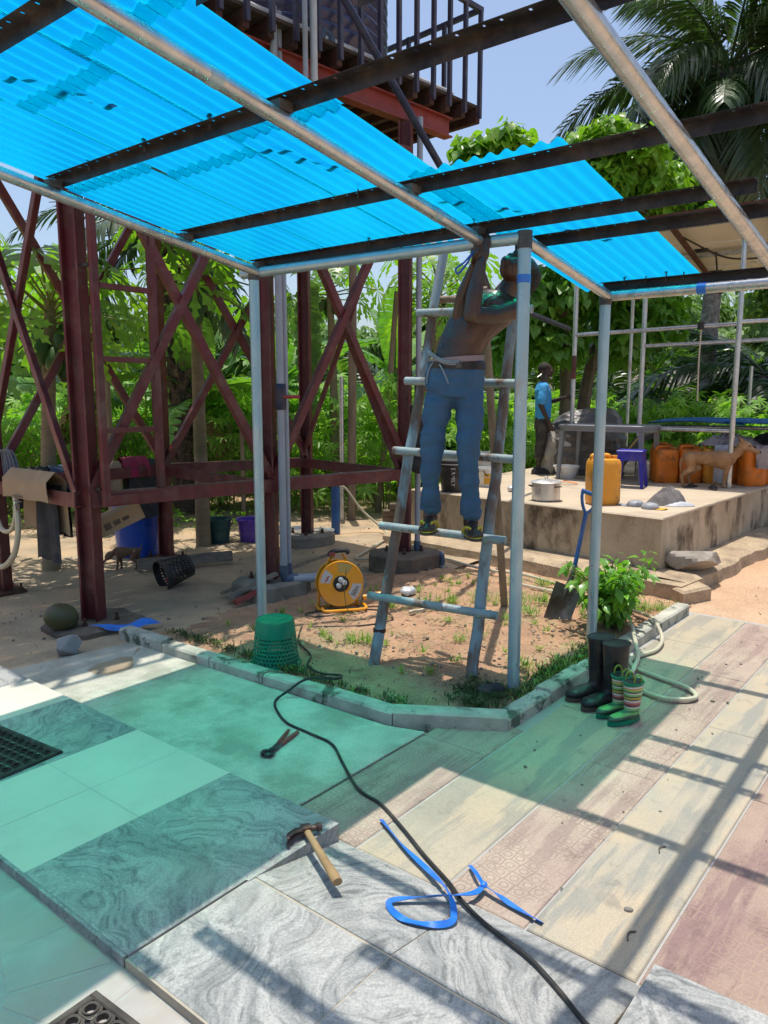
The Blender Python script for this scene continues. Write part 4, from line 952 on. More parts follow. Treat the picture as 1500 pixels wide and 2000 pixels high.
# ---- dogs
def dog(name, label, loc, F, s, coat, down=False, pale=True):
    F = Vector(F).normalized(); Ld = Vector((-F.y, F.x, 0)); O = Vector(loc); t_ = empty(name, O, label=label, cat='dog')
    fk = .78 if down else 1.0
    def D(f, l, z): return O + (F*f*fk + Ld*l + V(0, 0, z))*s
    b = MB(); up = V(0, 0, 1)
    loft(b, [(D(-.32, 0, .375), Ld*.035*s, up*.035*s), (D(-.29, 0, .36), Ld*.066*s, up*.070*s), (D(-.22, 0, .355), Ld*.076*s, up*.085*s), (D(-.10, 0, .362), Ld*.070*s, up*.076*s), (D(.03, 0, .350), Ld*.080*s, up*.096*s), (D(.15, 0, .338), Ld*.090*s, up*.120*s), (D(.23, 0, .350), Ld*.083*s, up*.108*s), (D(.29, 0, .39), Ld*.055*s, up*.062*s)], 18)
    hx, hz = (.45, .28) if down else (.375, .515)
    hk = 1.55 if down else 1.34
    limb(b, [D(.22, 0, .38), D(.30, 0, .44 if not down else .36), D(hx-.02, 0, hz)], [.074*s, .060*s, .052*s])
    fd = V(F)*.93+up*(-.36 if not down else -.95); fd.normalize(); hc = D(hx, 0, hz)
    Mh = Matrix((Ld, fd, Ld.cross(fd))).transposed()
    b.ell(hc, (.046*s*hk, .068*s*hk, .048*s*hk), M=Mh); mz = hc+fd*.088*s*hk-up*.006*s
    loft(b, [(hc+fd*.03*s, Ld*.036*s*hk, up*.034*s*hk), (hc+fd*.085*s*hk-up*.008*s, Ld*.025*s*hk, up*.024*s*hk), (hc+fd*.135*s*hk-up*.010*s, Ld*.018*s*hk, up*.017*s*hk)], 12)
    for sgn in (-1, 1):
        e0 = hc-fd*.035*s+Ld*sgn*.034*s*hk+up*.032*s
        loft(b, [(e0, Ld*.012*s, fd*.022*s), (e0+(up*.045-fd*.02+Ld*sgn*.02)*s*(1 if not down else -.6), Ld*.009*s, fd*.017*s), (e0+(up*.062-fd*.045+Ld*sgn*.03)*s*(1 if not down else -.8), Ld*.004*s, fd*.006*s)], 10)
        w = .052*sgn; ph = .042*sgn
        limb(b, [D(.205, w, .34), D(.20+ph*.4, w, .20)], [.052*s, .030*s]); limb(b, [D(.20+ph*.4, w, .20), D(.205+ph, w, .035)], [.030*s, .020*s]); limb(b, [D(.20+ph, w, .018), D(.235+ph, w, .014)], [.019*s, .018*s])
        limb(b, [D(-.235, w, .35), D(-.175+ph, w*1.05, .235)], [.078*s, .048*s]); limb(b, [D(-.175+ph, w*1.05, .235), D(-.285+ph, w, .135)], [.044*s, .023*s]); limb(b, [D(-.285+ph, w, .135), D(-.265+ph, w, .030)], [.023*s, .019*s]); limb(b, [D(-.265+ph, w, .017), D(-.228+ph, w, .014)], [.018*s, .017*s])
    limb(b, [D(-.30, 0, .375), D(-.335, 0, .32), D(-.34, 0, .24), D(-.33, 0, .17)] if not down else [D(-.30, 0, .385), D(-.36, 0, .42), D(-.36, 0, .50)], [.024*s, .019*s, .015*s, .010*s])
    organic('body', b, coat, t_, .006 if s > .6 else .0045, 3)
    m_ = MB(); m_.ell(hc+fd*.142*s*hk-up*.004*s, (.012*s*hk, .010*s*hk, .010*s*hk), M=Mh, nu=8, nv=6); o = m_.build('nose', M['nose'], t_); o.location = -O
    for sgn in (-1, 1):
        m_ = MB(); m_.ell(hc+fd*.042*s*hk+Ld*sgn*.032*s*hk+up*.018*s*hk, .0075*s*hk, nu=8, nv=6); o = m_.build('eye', M['nose'], t_); o.location = -O
    if pale:
        b = MB(); loft(b, [(hc+fd*.05*s+up*.034*s, Ld*.010*s, fd*.03*s), (hc+fd*.10*s-up*.006*s, Ld*.027*s, up*.025*s), (hc+fd*.128*s-up*.010*s, Ld*.0205*s, up*.0195*s)], 12); organic('muzzle', b, M['muzzle'], t_, .005, 2)
        b = MB(); limb(b, [D(.235, .055, .10), D(.235, .052, .035)], [.0215*s, .0185*s]); limb(b, [D(.23, .052, .018), D(.268, .052, .014)], [.0205*s, .0195*s]); organic('white_sock', b, M['muzzle'], t_, .005, 2)
    return t_
dog('dog', 'tan dog standing beside the orange jerrycans on the platform', (9.16, 2.56, ZP), (.36, -.93, 0), .93, M['dog'])
dog('puppy', 'small brown puppy sniffing the ground under the tower', (3.95, 6.26, 0), (-.70, .71, 0), .47, M['puppy'], down=True, pale=False)
# ================================================================== OBJECTS
def put(o, t_): o.location = -t_.location; return o
def part(t_, name, mb_, mk, ang=38): return put(mb_.build(name, M[mk] if isinstance(mk, str) else mk, t_, ang), t_)
def text(t_, s, size, loc, mat, mx, ext=.0008, sx=1.0, name='lettering'):
    cu = bpy.data.curves.new(name, 'FONT'); cu.body = s; cu.size = size; cu.extrude = ext; cu.align_x = 'CENTER'; cu.align_y = 'CENTER'
    o = bpy.data.objects.new(name+'_tmp', cu); TS.collection.objects.link(o)
    dg = ts_graph(); me = bpy.data.meshes.new_from_object(o.evaluated_get(dg)); bpy.data.objects.remove(o); bpy.data.curves.remove(cu)
    me.materials.clear(); q = obj(name, me, mat, t_)
    m4 = mx.to_4x4(); m4.translation = Vector(loc)-t_.location; q.matrix_local = m4 @ Matrix.Diagonal((sx, 1, 1, 1)); return q
# ---- wooden stepladder
lad = empty('stepladder', (3.5, 2.5, 0), label='home-made pole stepladder streaked with pale blue paint in the garden bed', cat='ladder')
def railp(z, left): return Vector((3.36+.262*z, 2.785-.012*z, z)) if left else Vector((3.515+.205*z, 2.195+.01*z, z))
rr = random.Random(2)
for lf_ in (True, False):
    m_ = MB(); k = 14; zt = 2.52 if lf_ else 2.30
    m_.tube([railp(-.03+(zt+.03)*i/k, lf_)+V(rr.uniform(-.005, .005), rr.uniform(-.006, .006), 0) for i in range(k+1)], [.034-.006*i/k for i in range(k+1)], 12); part(lad, 'rail', m_, 'ladder')
for k, z in enumerate((.41, .82, 1.265, 1.68, 2.09)):
    a, b_ = railp(z+.012, True), railp(z-.005, False); d = (b_-a).normalized(); off = Vector((-.045, -.02, 0))
    m_ = MB(); m_.tube([a-d*.10+off, a+d*.2+off, b_+d*.11+off], .0245, 12); part(lad, 'rung', m_, 'rung')
m_ = MB(); m_.tube([(4.98, 2.82, -.03), (4.52, 2.66, 1.1), (4.06, 2.50, 2.25)], [.028, .027, .025], 10); part(lad, 'back_leg', m_, 'wood')
m_ = MB(); m_.tube([(4.02, 2.85, 2.2), (4.06, 2.22, 2.17)], .022, 10); part(lad, 'top_bar', m_, 'wood')
for z in (.22,):
    m_ = MB(); p = railp(z, True); m_.tube([p-V(0, 0, .012), p+V(0, 0, .012)], .038, 10); part(lad, 'wire_tie', m_, 'rust')
# ---- green basket, upside down
bk = empty('basket', (3.00, 3.24, .03), label='upturned green perforated plastic basket behind the kerb', cat='basket')
m_ = MB(); n = 40; rows_ = [(.148, 0), (.150, .010), (.143, .012)] ; m_.lathe([(.150, .0), (.153, .006), (.150, .014), (.141, .016)], n); m_.build('rim', M['basket'], bk)
m_ = MB(); vs, fs = [], []; zs = [.016+.0115*i for i in range(15)]
def rad_(z): return .141-.028*(z/.27)
m2_ = MB()
for zi in range(14):      # perforated lower wall: open cells left out of a quad grid
    z0, z1 = zs[zi], zs[zi+1]
    for j in range(n*2):
        hole = (zi % 2 == 1) and (j % 2 == (zi//2) % 2)
        if hole: continue
        a0, a1 = PI*j/n, PI*(j+1)/n
        m_.add([(rad_(z0)*math.cos(a0), rad_(z0)*math.sin(a0), z0), (rad_(z0)*math.cos(a1), rad_(z0)*math.sin(a1), z0), (rad_(z1)*math.cos(a1), rad_(z1)*math.sin(a1), z1), (rad_(z1)*math.cos(a0), rad_(z1)*math.sin(a0), z1)], [(0, 1, 2, 3)])
m_.build('perforated_wall', M['basket'], bk)
m_ = MB(); m_.lathe([(rad_(zs[14]), zs[14]), (rad_(.262), .262), (.108, .274), (.098, .278), (.094, .274), (.09, .272), (.0, .273)], n, cap0=False, cap1=False); m_.build('wall', M['basket'], bk)
# ---- black basket on its side with a red thing inside
bb = empty('basket', (3.86, 5.40, .13), label='black perforated laundry basket lying on its side on the yard', cat='basket')
ax = Vector((.74, -.12, .16)).normalized(); s_, u_, d_ = frame(ax); Mb = Matrix((s_, u_, d_)).transposed(); m_ = MB()
for zi in range(16):
    z0, z1 = -.13+zi*.0165, -.13+(zi+1)*.0165; r0, r1 = .128-.028*zi/16, .128-.028*(zi+1)/16
    for j in range(56):
        if zi % 2 == 1 and 1 < zi < 15 and j % 2 == (zi//2) % 2: continue
        a0, a1 = 2*PI*j/56, 2*PI*(j+1)/56
        m_.add([Mb @ Vector((r0*math.cos(a0), r0*math.sin(a0), z0)), Mb @ Vector((r0*math.cos(a1), r0*math.sin(a1), z0)), Mb @ Vector((r1*math.cos(a1), r1*math.sin(a1), z1)), Mb @ Vector((r1*math.cos(a0), r1*math.sin(a0), z1))], [(0, 1, 2, 3)])
m_.build('perforated_wall', M['dark'], bb); m_ = MB(); m_.lathe([(.126, -.14), (.136, -.138), (.136, -.125), (.128, -.123)], 48, M=Mb, cap0=False, cap1=False); m_.build('rim', M['dark'], bb)
m_ = MB(); m_.lathe([(.100, .132), (.09, .138)], 32, M=Mb); m_.build('base', M['dark'], bb)
rc = empty('red_cloth', (3.80, 5.38, .05), label='crumpled dark red cloth inside the fallen black basket', cat='cloth')
m_ = MB(); m_.ell((3.82, 5.39, .055), (.055, .05, .025)); m_.ell((3.80, 5.40, .06), (.03, .04, .03)); part(rc, 'cloth', m_, 'magenta')
# ---- tubs and buckets in the yard
def pail(name, label, loc, r0, r1, h, mk, handle=True, oval=1.0, n=36, lipw=.012, rz=0, cat='bucket'):
    t_ = empty(name, loc, rz, label=label, cat=cat); m_ = MB()
    m_.lathe([(r0, 0), (r0*1.01, .006), (r1, h-.02), (r1+lipw, h-.018), (r1+lipw, h), (r1-.004, h), (r1-.008, h-.03), (r0-.006, .02), (.0, .02)], n, sy=oval, cap1=False); m_.build('shell', M[mk], t_)
    for zz in (.55, .8):
        m_ = MB(); rr_ = r0+(r1-r0)*zz; m_.lathe([(rr_, h*zz-.006), (rr_+.006, h*zz-.003), (rr_+.006, h*zz+.003), (rr_, h*zz+.006)], n, sy=oval, cap0=False, cap1=False); m_.build('band', M[mk], t_)
    if handle:
        m_ = MB(); m_.tube([((r1+lipw)*math.cos(a_)*1.0, -(r1*.55)*math.sin(a_)*oval-.02, h-.03-.10*math.sin(a_)) for a_ in [PI*i/14 for i in range(15)]], .005, 6); m_.build('bail', M['dark'], t_)
    return t_
pail('tub', 'tall bright blue plastic tub standing by the tower leg', (4.42, 6.80, 0), .20, .245, .60, 'bluetub', handle=False, cat='tub')
pail('bucket', 'dark green bucket beside the purple tub under the trees', (5.36, 6.66, 0), .105, .135, .27, 'greenbucket', rz=-.6)
pail('tub', 'purple plastic tub next to the dark green bucket', (5.66, 6.46, 0), .13, .165, .25, 'purpletub', handle=False, cat='tub')
def bowl(name, label, loc, r_, h, cat='bowl', mk='alu'):
    t_ = empty(name, loc, label=label, cat=cat); m_ = MB(); m_.lathe([(r_*.62, 0), (r_*.74, .005), (r_*.92, h*.7), (r_, h), (r_*1.06, h+.002), (r_*.98, h-.002), (r_*.88, h*.65), (r_*.66, .012), (0, .010)], 36, cap1=False); m_.build('bowl', M[mk], t_)
    m_ = MB(); m_.lathe([(r_*1.055, h-.004), (r_*1.075, h), (r_*1.055, h+.004)], 36, cap0=False, cap1=False); m_.build('rolled_rim', M[mk], t_); return t_
bowl('metal_bowl', 'wide shallow aluminium bowl right of the tower footing', (6.30, 5.98, 0), .135, .085)
bowl('metal_bowl', 'aluminium bowl half hidden behind the tower leg', (6.26, 6.28, 0), .13, .08)
bowl('metal_bowl', 'small aluminium bowl left of the tower leg', (6.20, 6.55, 0), .10, .075)
sp_ = empty('standpipe', (6.62, 6.06, 0), label='blue plastic standpipe with a cream hose from its top', cat='standpipe')
m_ = MB(); m_.tube([(6.62, 6.06, -.02), (6.62, 6.06, .55)], .052, 18); part(sp_, 'casing', m_, 'shovblue'); m_ = MB(); m_.tube([(6.62, 6.06, .55), (6.62, 6.06, .57)], .053, 18); part(sp_, 'cap', m_, 'pvcblue')
def hose(name, label, pts, r_, mk, cat='hose', n=8, sub=8):
    t_ = empty(name, pts[0], label=label, cat=cat); m_ = MB(); m_.tube(smooth_path(pts, sub), r_, n); part(t_, 'length', m_, mk); return t_
hose('hose', 'cream garden hose running from the blue standpipe across the yard', [(6.64, 6.03, .56), (6.72, 5.98, .52), (6.86, 5.85, .26), (6.95, 5.62, .06), (6.70, 5.32, .02), (6.36, 5.18, .02), (5.80, 4.95, .02), (5.60, 4.86, .02), (5.66, 4.72, .02), (5.95, 4.62, .02), (6.45, 4.75, .02), (6.85, 5.05, .02), (6.95, 5.30, .02), (6.7, 5.20, .03), (6.3, 4.5, .02), (6.05, 3.92, .02), (5.95, 3.5, .025), (5.92, 3.2, .045), (5.75, 2.75, .05), (5.55, 2.45, .05)], .013, 'hose')
hose('hose', 'cream hose looping over the kerb beside the boots', [(5.56, 3.03, .05), (5.51, 2.68, .05), (5.45, 2.39, .05), (5.43, 2.18, .05), (5.33, 1.92, .055), (5.17, 1.80, .09), (5.02, 1.70, .115), (4.90, 1.60, .04), (4.70, 1.565, .020), (4.55, 1.60, .018), (4.41, 1.622, .018), (4.296, 1.552, .018), (4.222, 1.376, .018), (4.17, 1.218, .018), (4.077, 1.135, .018), (3.992, 1.162, .018), (3.935, 1.277, .018), (3.987, 1.421, .018), (4.117, 1.508, .020), (4.348, 1.557, .052), (4.50, 1.615, .052), (4.66, 1.70, .10), (4.80, 1.77, .115), (4.95, 1.88, .06)], .0125, 'hose')
# ---- cable, strap, tools on the floor
cab = [(3.6, 3.62, .04), (3.35, 3.40, .04), (3.20, 3.15, .045), (3.048, 3.02, .05), (2.985, 2.86, .06), (2.98, 2.70, .085), (2.89, 2.655, .105), (2.80, 2.78, .10), (2.72, 2.86, .03), (2.64, 2.86, .008), (2.562, 2.77, .006), (2.485, 2.616, .006), (2.47, 2.45, .006), (2.45, 2.28, .006), (2.341, 2.113, .006), (2.216, 1.916, .006), (2.182, 1.767, .006), (2.095, 1.587, .006), (2.013, 1.434, .006), (1.94, 1.284, .008), (1.875, 1.19, .020), (1.825, 1.075, .024), (1.77, .90, .034), (1.70, .77, .044), (1.63, .66, .054), (1.58, .55, .085), (1.45, .35, .085)]
hose('cable', 'long black power cable snaking from the reel across the floor', cab, .0068, 'cable', 'cable', 8, 8)
stp = empty('packing_strap', (1.95, 1.3, .01), label='tangled bright blue plastic strapping lying on the tiles', cat='strap')
def ribbon(pts, w, mk, tw=0.0, th=.0012):
    P = smooth_path(pts, 8); m_ = MB(); vs = []; k = len(P)
    for i, p in enumerate(P):
        d = (P[min(i+1, k-1)]-P[max(i-1, 0)]).normalized(); s_ = d.cross(V(0, 0, 1)).normalized(); a = .35+tw*math.sin(i*.33)
        s_ = s_*math.cos(a)+V(0, 0, 1)*math.sin(a); nn = d.cross(s_)
        vs += [p+s_*w/2+nn*th, p-s_*w/2+nn*th, p-s_*w/2-nn*th, p+s_*w/2-nn*th]
    f = [(i*4+j, i*4+(j+1) % 4, (i+1)*4+(j+1) % 4, (i+1)*4+j) for i in range(k-1) for j in range(4)]; f += [(0, 1, 2, 3), ((k-1)*4+3, (k-1)*4+2, (k-1)*4+1, (k-1)*4)]
    m_.add(vs, f); return part(stp, 'strap_length', m_, mk, 50)
ribbon([(2.096, 1.698, .008), (2.004, 1.518, .012), (1.93, 1.345, .020), (1.87, 1.24, .034), (1.80, 1.172, .040), (1.745, 1.146, .044), (1.69, 1.182, .050), (1.655, 1.255, .054), (1.675, 1.325, .052), (1.715, 1.337, .048), (1.81, 1.263, .040), (1.915, 1.181, .028), (1.983, 1.176, .020)], .020, 'strap', .5)
ribbon([(1.983, 1.176, .022), (2.01, 1.22, .03), (2.061, 1.279, .010)], .013, 'strap', .4); ribbon([(1.983, 1.176, .022), (1.975, 1.12, .02), (1.969, 1.064, .010), (1.958, .951, .008)], .021, 'strap', .4)
m_ = MB(); m_.ell((1.983, 1.176, .024), (.014, .012, .010)); part(stp, 'knot', m_, 'strap')
ham = empty('hammer', (1.74, 1.73, .08), label='claw hammer with wooden handle resting on the porch edge', cat='hammer')
h0, h1 = Vector((1.765, 1.770, .094)), Vector((1.612, 1.482, .100)); d = (h1-h0).normalized(); s_ = d.cross(V(0, 0, 1)).normalized()
m_ = MB(); m_.tube([h0-d*.02, h0+d*.05, h0+d*.13, h0+d*.22, h0+d*.30, h1], [.0125, .0125, .0130, .0150, .0172, .0165], 12, flat=.78); part(ham, 'handle', m_, 'hamwood')
m_ = MB(); m_.tube([h0-s_*.055-d*.002, h0-s_*.040-d*.002, h0-s_*.038-d*.002, h0-s_*.022-d*.002, h0+s_*.012-d*.002], [.0150, .0155, .0105, .0115, .0150], 14); m_.box(h0-d*.002, (.034, .034, .030), M=Matrix((s_, d, V(0, 0, 1))).transposed()); part(ham, 'head', m_, 'hamiron')
for q in (-1, 1):
    m_ = MB(); m_.tube(smooth_path([h0+s_*.010+V(0, 0, q*.006), h0+s_*.045+d*.006+V(0, 0, q*.009), h0+s_*.072+d*.030+V(0, 0, q*.012), h0+s_*.080+d*.050+V(0, 0, q*.013)], 5), [.013]*5+[.011]*5+[.007]*5+[.004], 8, flat=.55); part(ham, 'claw', m_, 'hamiron')
pin = empty('pincers', (2.25, 2.46, .01), label='pincers with worn red grips on the concrete pad', cat='pincers')
j0 = Vector((2.222, 2.438, .014)); e1, e2 = Vector((2.437, 2.490, .012)), Vector((2.420, 2.536, .012)); jm = Vector((2.172, 2.436, .013))
for e, q in ((e1, 1), (e2, -1)):
    dd = (e-j0).normalized(); sdd = Vector((-dd.y, dd.x, 0))
    m_ = MB(); m_.tube(smooth_path([j0-sdd*q*.006, j0+dd*.04-sdd*q*.005, j0+dd*.09], 4), [.009, .008, .0075, .007, .007, .007, .0065, .0065, .0065], 8); part(pin, 'arm', m_, 'blackgrey')
    m_ = MB(); m_.tube([j0+dd*.075, j0+dd*.12, e], [.0085, .0095, .0085], 10); part(pin, 'grip', m_, 'plierred')
    m_ = MB(); jd = (jm-j0).normalized(); js = Vector((-jd.y, jd.x, 0)); m_.tube(smooth_path([j0, j0+jd*.02+js*q*.022, j0+jd*.040+js*q*.022, j0+jd*.050+js*q*.002], 4), .0095, 8); part(pin, 'jaw', m_, 'black')
m_ = MB(); m_.lathe([(.012, 0), (.012, .024), (.008, .026)], 12, o=(j0.x, j0.y, .002)); part(pin, 'rivet', m_, 'black')
# ---- ring mats
def ringmat(name, label, c, nx, ny, pitch, rz, th, z):
    t_ = empty(name, (c[0], c[1], z), rz, label=label, cat='door mat'); m_ = MB(); w, h = nx*pitch, ny*pitch
    for i in range(nx):
        for j in range(ny):
            x, y = (i-(nx-1)/2)*pitch, (j-(ny-1)/2)*pitch; q = pitch/2; ro, ri = pitch*.40, pitch*.30; n = 16
            sq = []
            for k in range(n):
                a = 2*PI*k/n+PI/n; mm = max(abs(math.cos(a)), abs(math.sin(a))); sq.append((x+q*.97*math.cos(a)/mm, y+q*.97*math.sin(a)/mm, th*.7))
            vs = sq+[(x+ro*math.cos(2*PI*k/n+PI/n), y+ro*math.sin(2*PI*k/n+PI/n), th*.7) for k in range(n)]+[(x+ro*.97*math.cos(2*PI*k/n+PI/n), y+ro*.97*math.sin(2*PI*k/n+PI/n), th) for k in range(n)]+[(x+ri*math.cos(2*PI*k/n+PI/n), y+ri*math.sin(2*PI*k/n+PI/n), th) for k in range(n)]+[(x+ri*math.cos(2*PI*k/n+PI/n), y+ri*math.sin(2*PI*k/n+PI/n), 0.001) for k in range(n)]
            m_.add(vs, [(l*n+k, l*n+(k+1) % n, (l+1)*n+(k+1) % n, (l+1)*n+k) for l in range(4) for k in range(n)])
    m_.build('ring_field', M['rubber'], t_)
    b_ = .022
    for sx in (-1, 1):
        e = MB(); e.box((sx*(w/2+b_/2), 0, th*.45), (b_, h+2*b_, th*.9), ch=.004); e.build('border', M['rubber'], t_)
        e = MB(); e.box((0, sx*(h/2+b_/2), th*.45), (w, b_, th*.9), ch=.004); e.build('border', M['rubber'], t_)
    return t_
ringmat('door_mat', 'black rubber ring mat lying on the porch tiles in blue shade', (1.22, 3.36), 12, 14, .047, .10, .014, POR+.001)
ringmat('door_mat', 'brown rubber ring mat on the sunlit crazy paving', (.735, 1.535), 7, 6, .052, .05, .016, .040)
# ---- boots
def striped(name, cols, z0, z1):
    m, t, N, L, b = newmat(name); sx = N.new('ShaderNodeSeparateXYZ'); L.new(npos(N), sx.inputs[0])
    r_ = nramp(N, L, nmath(N, L, 'ADD', sx.outputs[2], nmath(N, L, 'MULTIPLY', nnoise(N, L, npos(N), 14, 2), .004)), z0, z1); cr = N.new('ShaderNodeValToRGB'); cr.color_ramp.interpolation = 'CONSTANT'; e = cr.color_ramp.elements
    e[0].position = 0; e[0].color = rgb(cols[0][1]); e[1].position = cols[1][0]; e[1].color = rgb(cols[1][1])
    for p, c in cols[2:]: x = e.new(p); x.color = rgb(c)
    L.new(r_, cr.inputs[0]); L.new(cr.outputs[0], b.inputs['Base Color']); b.inputs['Roughness'].default_value = .38; return m
G_, Y_, P_, W_, K_, R_ = (.03, .20, .09), (.55, .42, .05), (.50, .22, .24), (.62, .62, .52), (.09, .07, .06), (.35, .05, .06)
GL = (.16, .42, .12)
M['stripe'] = striped('striped_wellington', [(0, G_), (.12, (.035, .10, .055)), (.22, GL), (.28, G_), (.32, GL), (.37, W_), (.41, K_), (.45, R_), (.49, P_), (.535, W_), (.57, K_), (.605, Y_), (.64, K_), (.675, GL), (.72, W_), (.75, K_), (.785, GL), (.82, Y_), (.845, P_), (.87, W_), (.90, G_)], 0, .215)
def boot(label, loc, ang, h, L_, mk, group, soleh=.018, loops=False, sole='sole', rimk=None):
    t_ = empty('boot', loc, ang, label=label, cat='boot', group=group); s = L_
    b = MB(); Y = V(0, 1, 0); X = V(1, 0, 0); w = .19*s
    loft(b, [(V(-.02*s, 0, soleh), X*.30*s, Y*.155*s), (V(-.02*s, 0, .07*s+soleh), X*.29*s, Y*.16*s), (V(-.05*s, 0, .22*s+soleh), X*.235*s, Y*.155*s), (V(-.075*s, 0, .36*s), X*.215*s, Y*.165*s), (V(-.085*s, 0, h*.62), X*.255*s, Y*.20*s), (V(-.085*s, 0, h), X*.285*s, Y*.215*s)], 24)
    loft(b, [(V(-.02*s, 0, soleh+.15*s), Y*.14*s, V(0, 0, .145*s)), (V(.18*s, 0, soleh+.125*s), Y*.155*s, V(0, 0, .125*s)), (V(.38*s, 0, soleh+.10*s), Y*.185*s, V(0, 0, .10*s)), (V(.55*s, 0, soleh+.085*s), Y*.165*s, V(0, 0, .085*s)), (V(.645*s, 0, soleh+.065*s), Y*.10*s, V(0, 0, .055*s)), (V(.675*s, 0, soleh+.05*s), Y*.04*s, V(0, 0, .03*s))], 20)
    me = bpy.data.meshes.new('x'); o = organic('upper', b, M[mk], None, .0055, 5, wr=.0015, wscale=16); o.parent = t_; o.location = (0, 0, 0)
    m_ = MB(); poly = []
    for k in range(28):
        a = 2*PI*k/28; y = math.cos(a); x = math.sin(a); ww = (.165+.035*y-.03*(y*y))*s; poly.append((.165*s+.525*s*y, ww*x))
    m_.prism(poly, 0, soleh+.004, .003); m_.build('outsole', M[sole], t_)
    m_ = MB(); ro = [(-.085*s+.290*s*math.cos(2*PI*k/32), .222*s*math.sin(2*PI*k/32), h) for k in range(33)]; m_.tube(ro, .0045, 6, cap=False); m_.build('collar', M[rimk or mk], t_)
    m_ = MB(); m_.add([(-.085*s+.270*s*math.cos(2*PI*k/28), .200*s*math.sin(2*PI*k/28), h+.0015) for k in range(28)], [tuple(range(28))]); m_.build('opening_shade', M['dark'], t_)  # flat dark disc stands in for the shaded hollow of the boot
    if loops:
        for sg in (-1, 1):
            m_ = MB(); y = sg*.16*s; m_.tube(smooth_path([(-.20*s, y, h-.01), (-.19*s, y*1.02, h+.14*s), (-.085*s, y*1.02, h+.22*s), (.02*s, y*1.02, h+.14*s), (.03*s, y, h-.01)], 5), .0042, 7); m_.build('pull_loop', M['pullgreen'], t_)
    return t_
M['pullgreen'] = pm('lime_loop', (.20, .30, .03), (.16, .26, .03), 8, rough=.5, bump=0)
ba = math.atan2(-.35, -.94)
boot('tall black rubber boot standing against the kerb, left one of its pair', (3.76, 1.565, .002), R(147), .335, .265, 'boot', 'black rubber boots')
boot('tall black rubber boot beside the striped boots, right one of its pair', (3.70, 1.455, .002), R(150), .335, .265, 'boot', 'black rubber boots')
boot('small striped rubber boot half hidden behind its twin', (3.62, 1.385, .002), R(150), .205, .19, 'stripe', 'striped child boots', .016, True, 'basket', 'basket')
boot('small striped rubber boot in front, nearest to the pavers', (3.57, 1.305, .002), R(152), .205, .19, 'stripe', 'striped child boots', .016, True, 'basket', 'basket')
# ---- cable reel
re_ = empty('cable_reel', (4.10, 3.72, .03), label='orange extension cable reel marked 50m standing in the garden bed', cat='cable reel')
nrm = Vector((-.60, -.80, .10)).normalized(); s_, u_, d_ = frame(nrm); Mr = Matrix((-s_, u_, d_)).transposed(); rcn = Vector((4.10, 3.72, .235)); RR = .166
for zz in (-.075, .055):
    m_ = MB(); m_.lathe([(.05, zz-.004), (RR-.012, zz-.004), (RR, zz-.010), (RR+.004, zz), (RR, zz+.010), (RR-.012, zz+.004), (.05, zz+.004)], 56, M=Mr, o=rcn, cap0=False, cap1=False); part(re_, 'flange', m_, 'reel')
m_ = MB(); m_.lathe([(.10, -.07), (.10, .05)], 32, M=Mr, o=rcn, cap0=False, cap1=False); part(re_, 'drum', m_, 'reel')
m_ = MB()
for k in range(8): m_.tube([rcn+Mr @ Vector((.135*math.cos(2*PI*j/36), .135*math.sin(2*PI*j/36), -.062+k*.0155)) for j in range(37)], .010, 6, cap=False)
part(re_, 'wound_cable', m_, 'cable')
m_ = MB(); m_.lathe([(.058, .052), (.060, .064), (.054, .070), (.052, .064), (.0, .062)], 32, M=Mr, o=rcn, cap1=False); part(re_, 'hub', m_, 'dark')
for (x, y) in ((-.020, -.012), (.022, .008), (-.004, .030)):
    m_ = MB(); m_.lathe([(.019, .062), (.019, .080), (.014, .083)], 14, M=Mr, o=rcn+Mr @ Vector((x, y, 0))); part(re_, 'socket', m_, 'label' if x else 'plierred')
for a0, a1, mk in ((2.35, 3.05, 'label'), (-.95, -.05, 'label'), (.95, 1.75, 'ochre')):
    m_ = MB(); k = 10; vs = []
    for i in range(k+1):
        a = a0+(a1-a0)*i/k; vs += [rcn+Mr @ Vector((r_*math.cos(a), r_*math.sin(a), .0605)) for r_ in (.082, .155)]
    m_.add(vs, [(2*i, 2*i+1, 2*i+3, 2*i+2) for i in range(k)]); part(re_, 'sticker', m_, mk)
rt = Matrix.Rotation(R(62), 3, 'Z'); text(re_, '50m', .046, rcn+Mr @ Vector((.105, -.060, .0615)), M['darktext'], Mr @ rt)
for yy in (0, .022):
    m_ = MB(); m_.box(rcn+Mr @ Vector((-.108+yy*.5, .030+yy, .0612)), (.030, .009, .001), M=Mr @ Matrix.Rotation(R(35), 3, 'Z')); part(re_, 'red_bar', m_, 'redtext')
m_ = MB(); hz = rcn.z
def RP(x, y, z): return rcn+Mr @ Vector((x, y, z))
fz = .045-rcn.z
m_.tube(smooth_path([RP(-.15, fz+.02, .085), RP(-.13, fz, .10), RP(.0, fz, .115), RP(.16, fz, .10), RP(.185, fz+.01, .03), RP(.185, fz+.01, -.08), RP(.15, fz, -.115), RP(-.13, fz, -.115), RP(-.165, fz+.01, -.08), RP(-.165, fz+.01, .05), RP(-.15, fz+.02, .085)], 5), .0115, 9); part(re_, 'stand', m_, 'reel')
for sg in (-1, 1):
    m_ = MB(); m_.tube(smooth_path([RP(sg*.15, fz, -.10), RP(sg*.13, .0, -.105), RP(sg*.06, .17, -.06), RP(sg*.03, .205, -.01)], 5), .0105, 8); part(re_, 'frame_tube', m_, 'reel')
m_ = MB(); m_.tube(smooth_path([RP(-.075, .200, .0), RP(-.05, .232, .0), RP(.05, .240, .0), RP(.075, .215, .0)], 6), .020, 10, flat=.85); part(re_, 'handle', m_, 'dark')
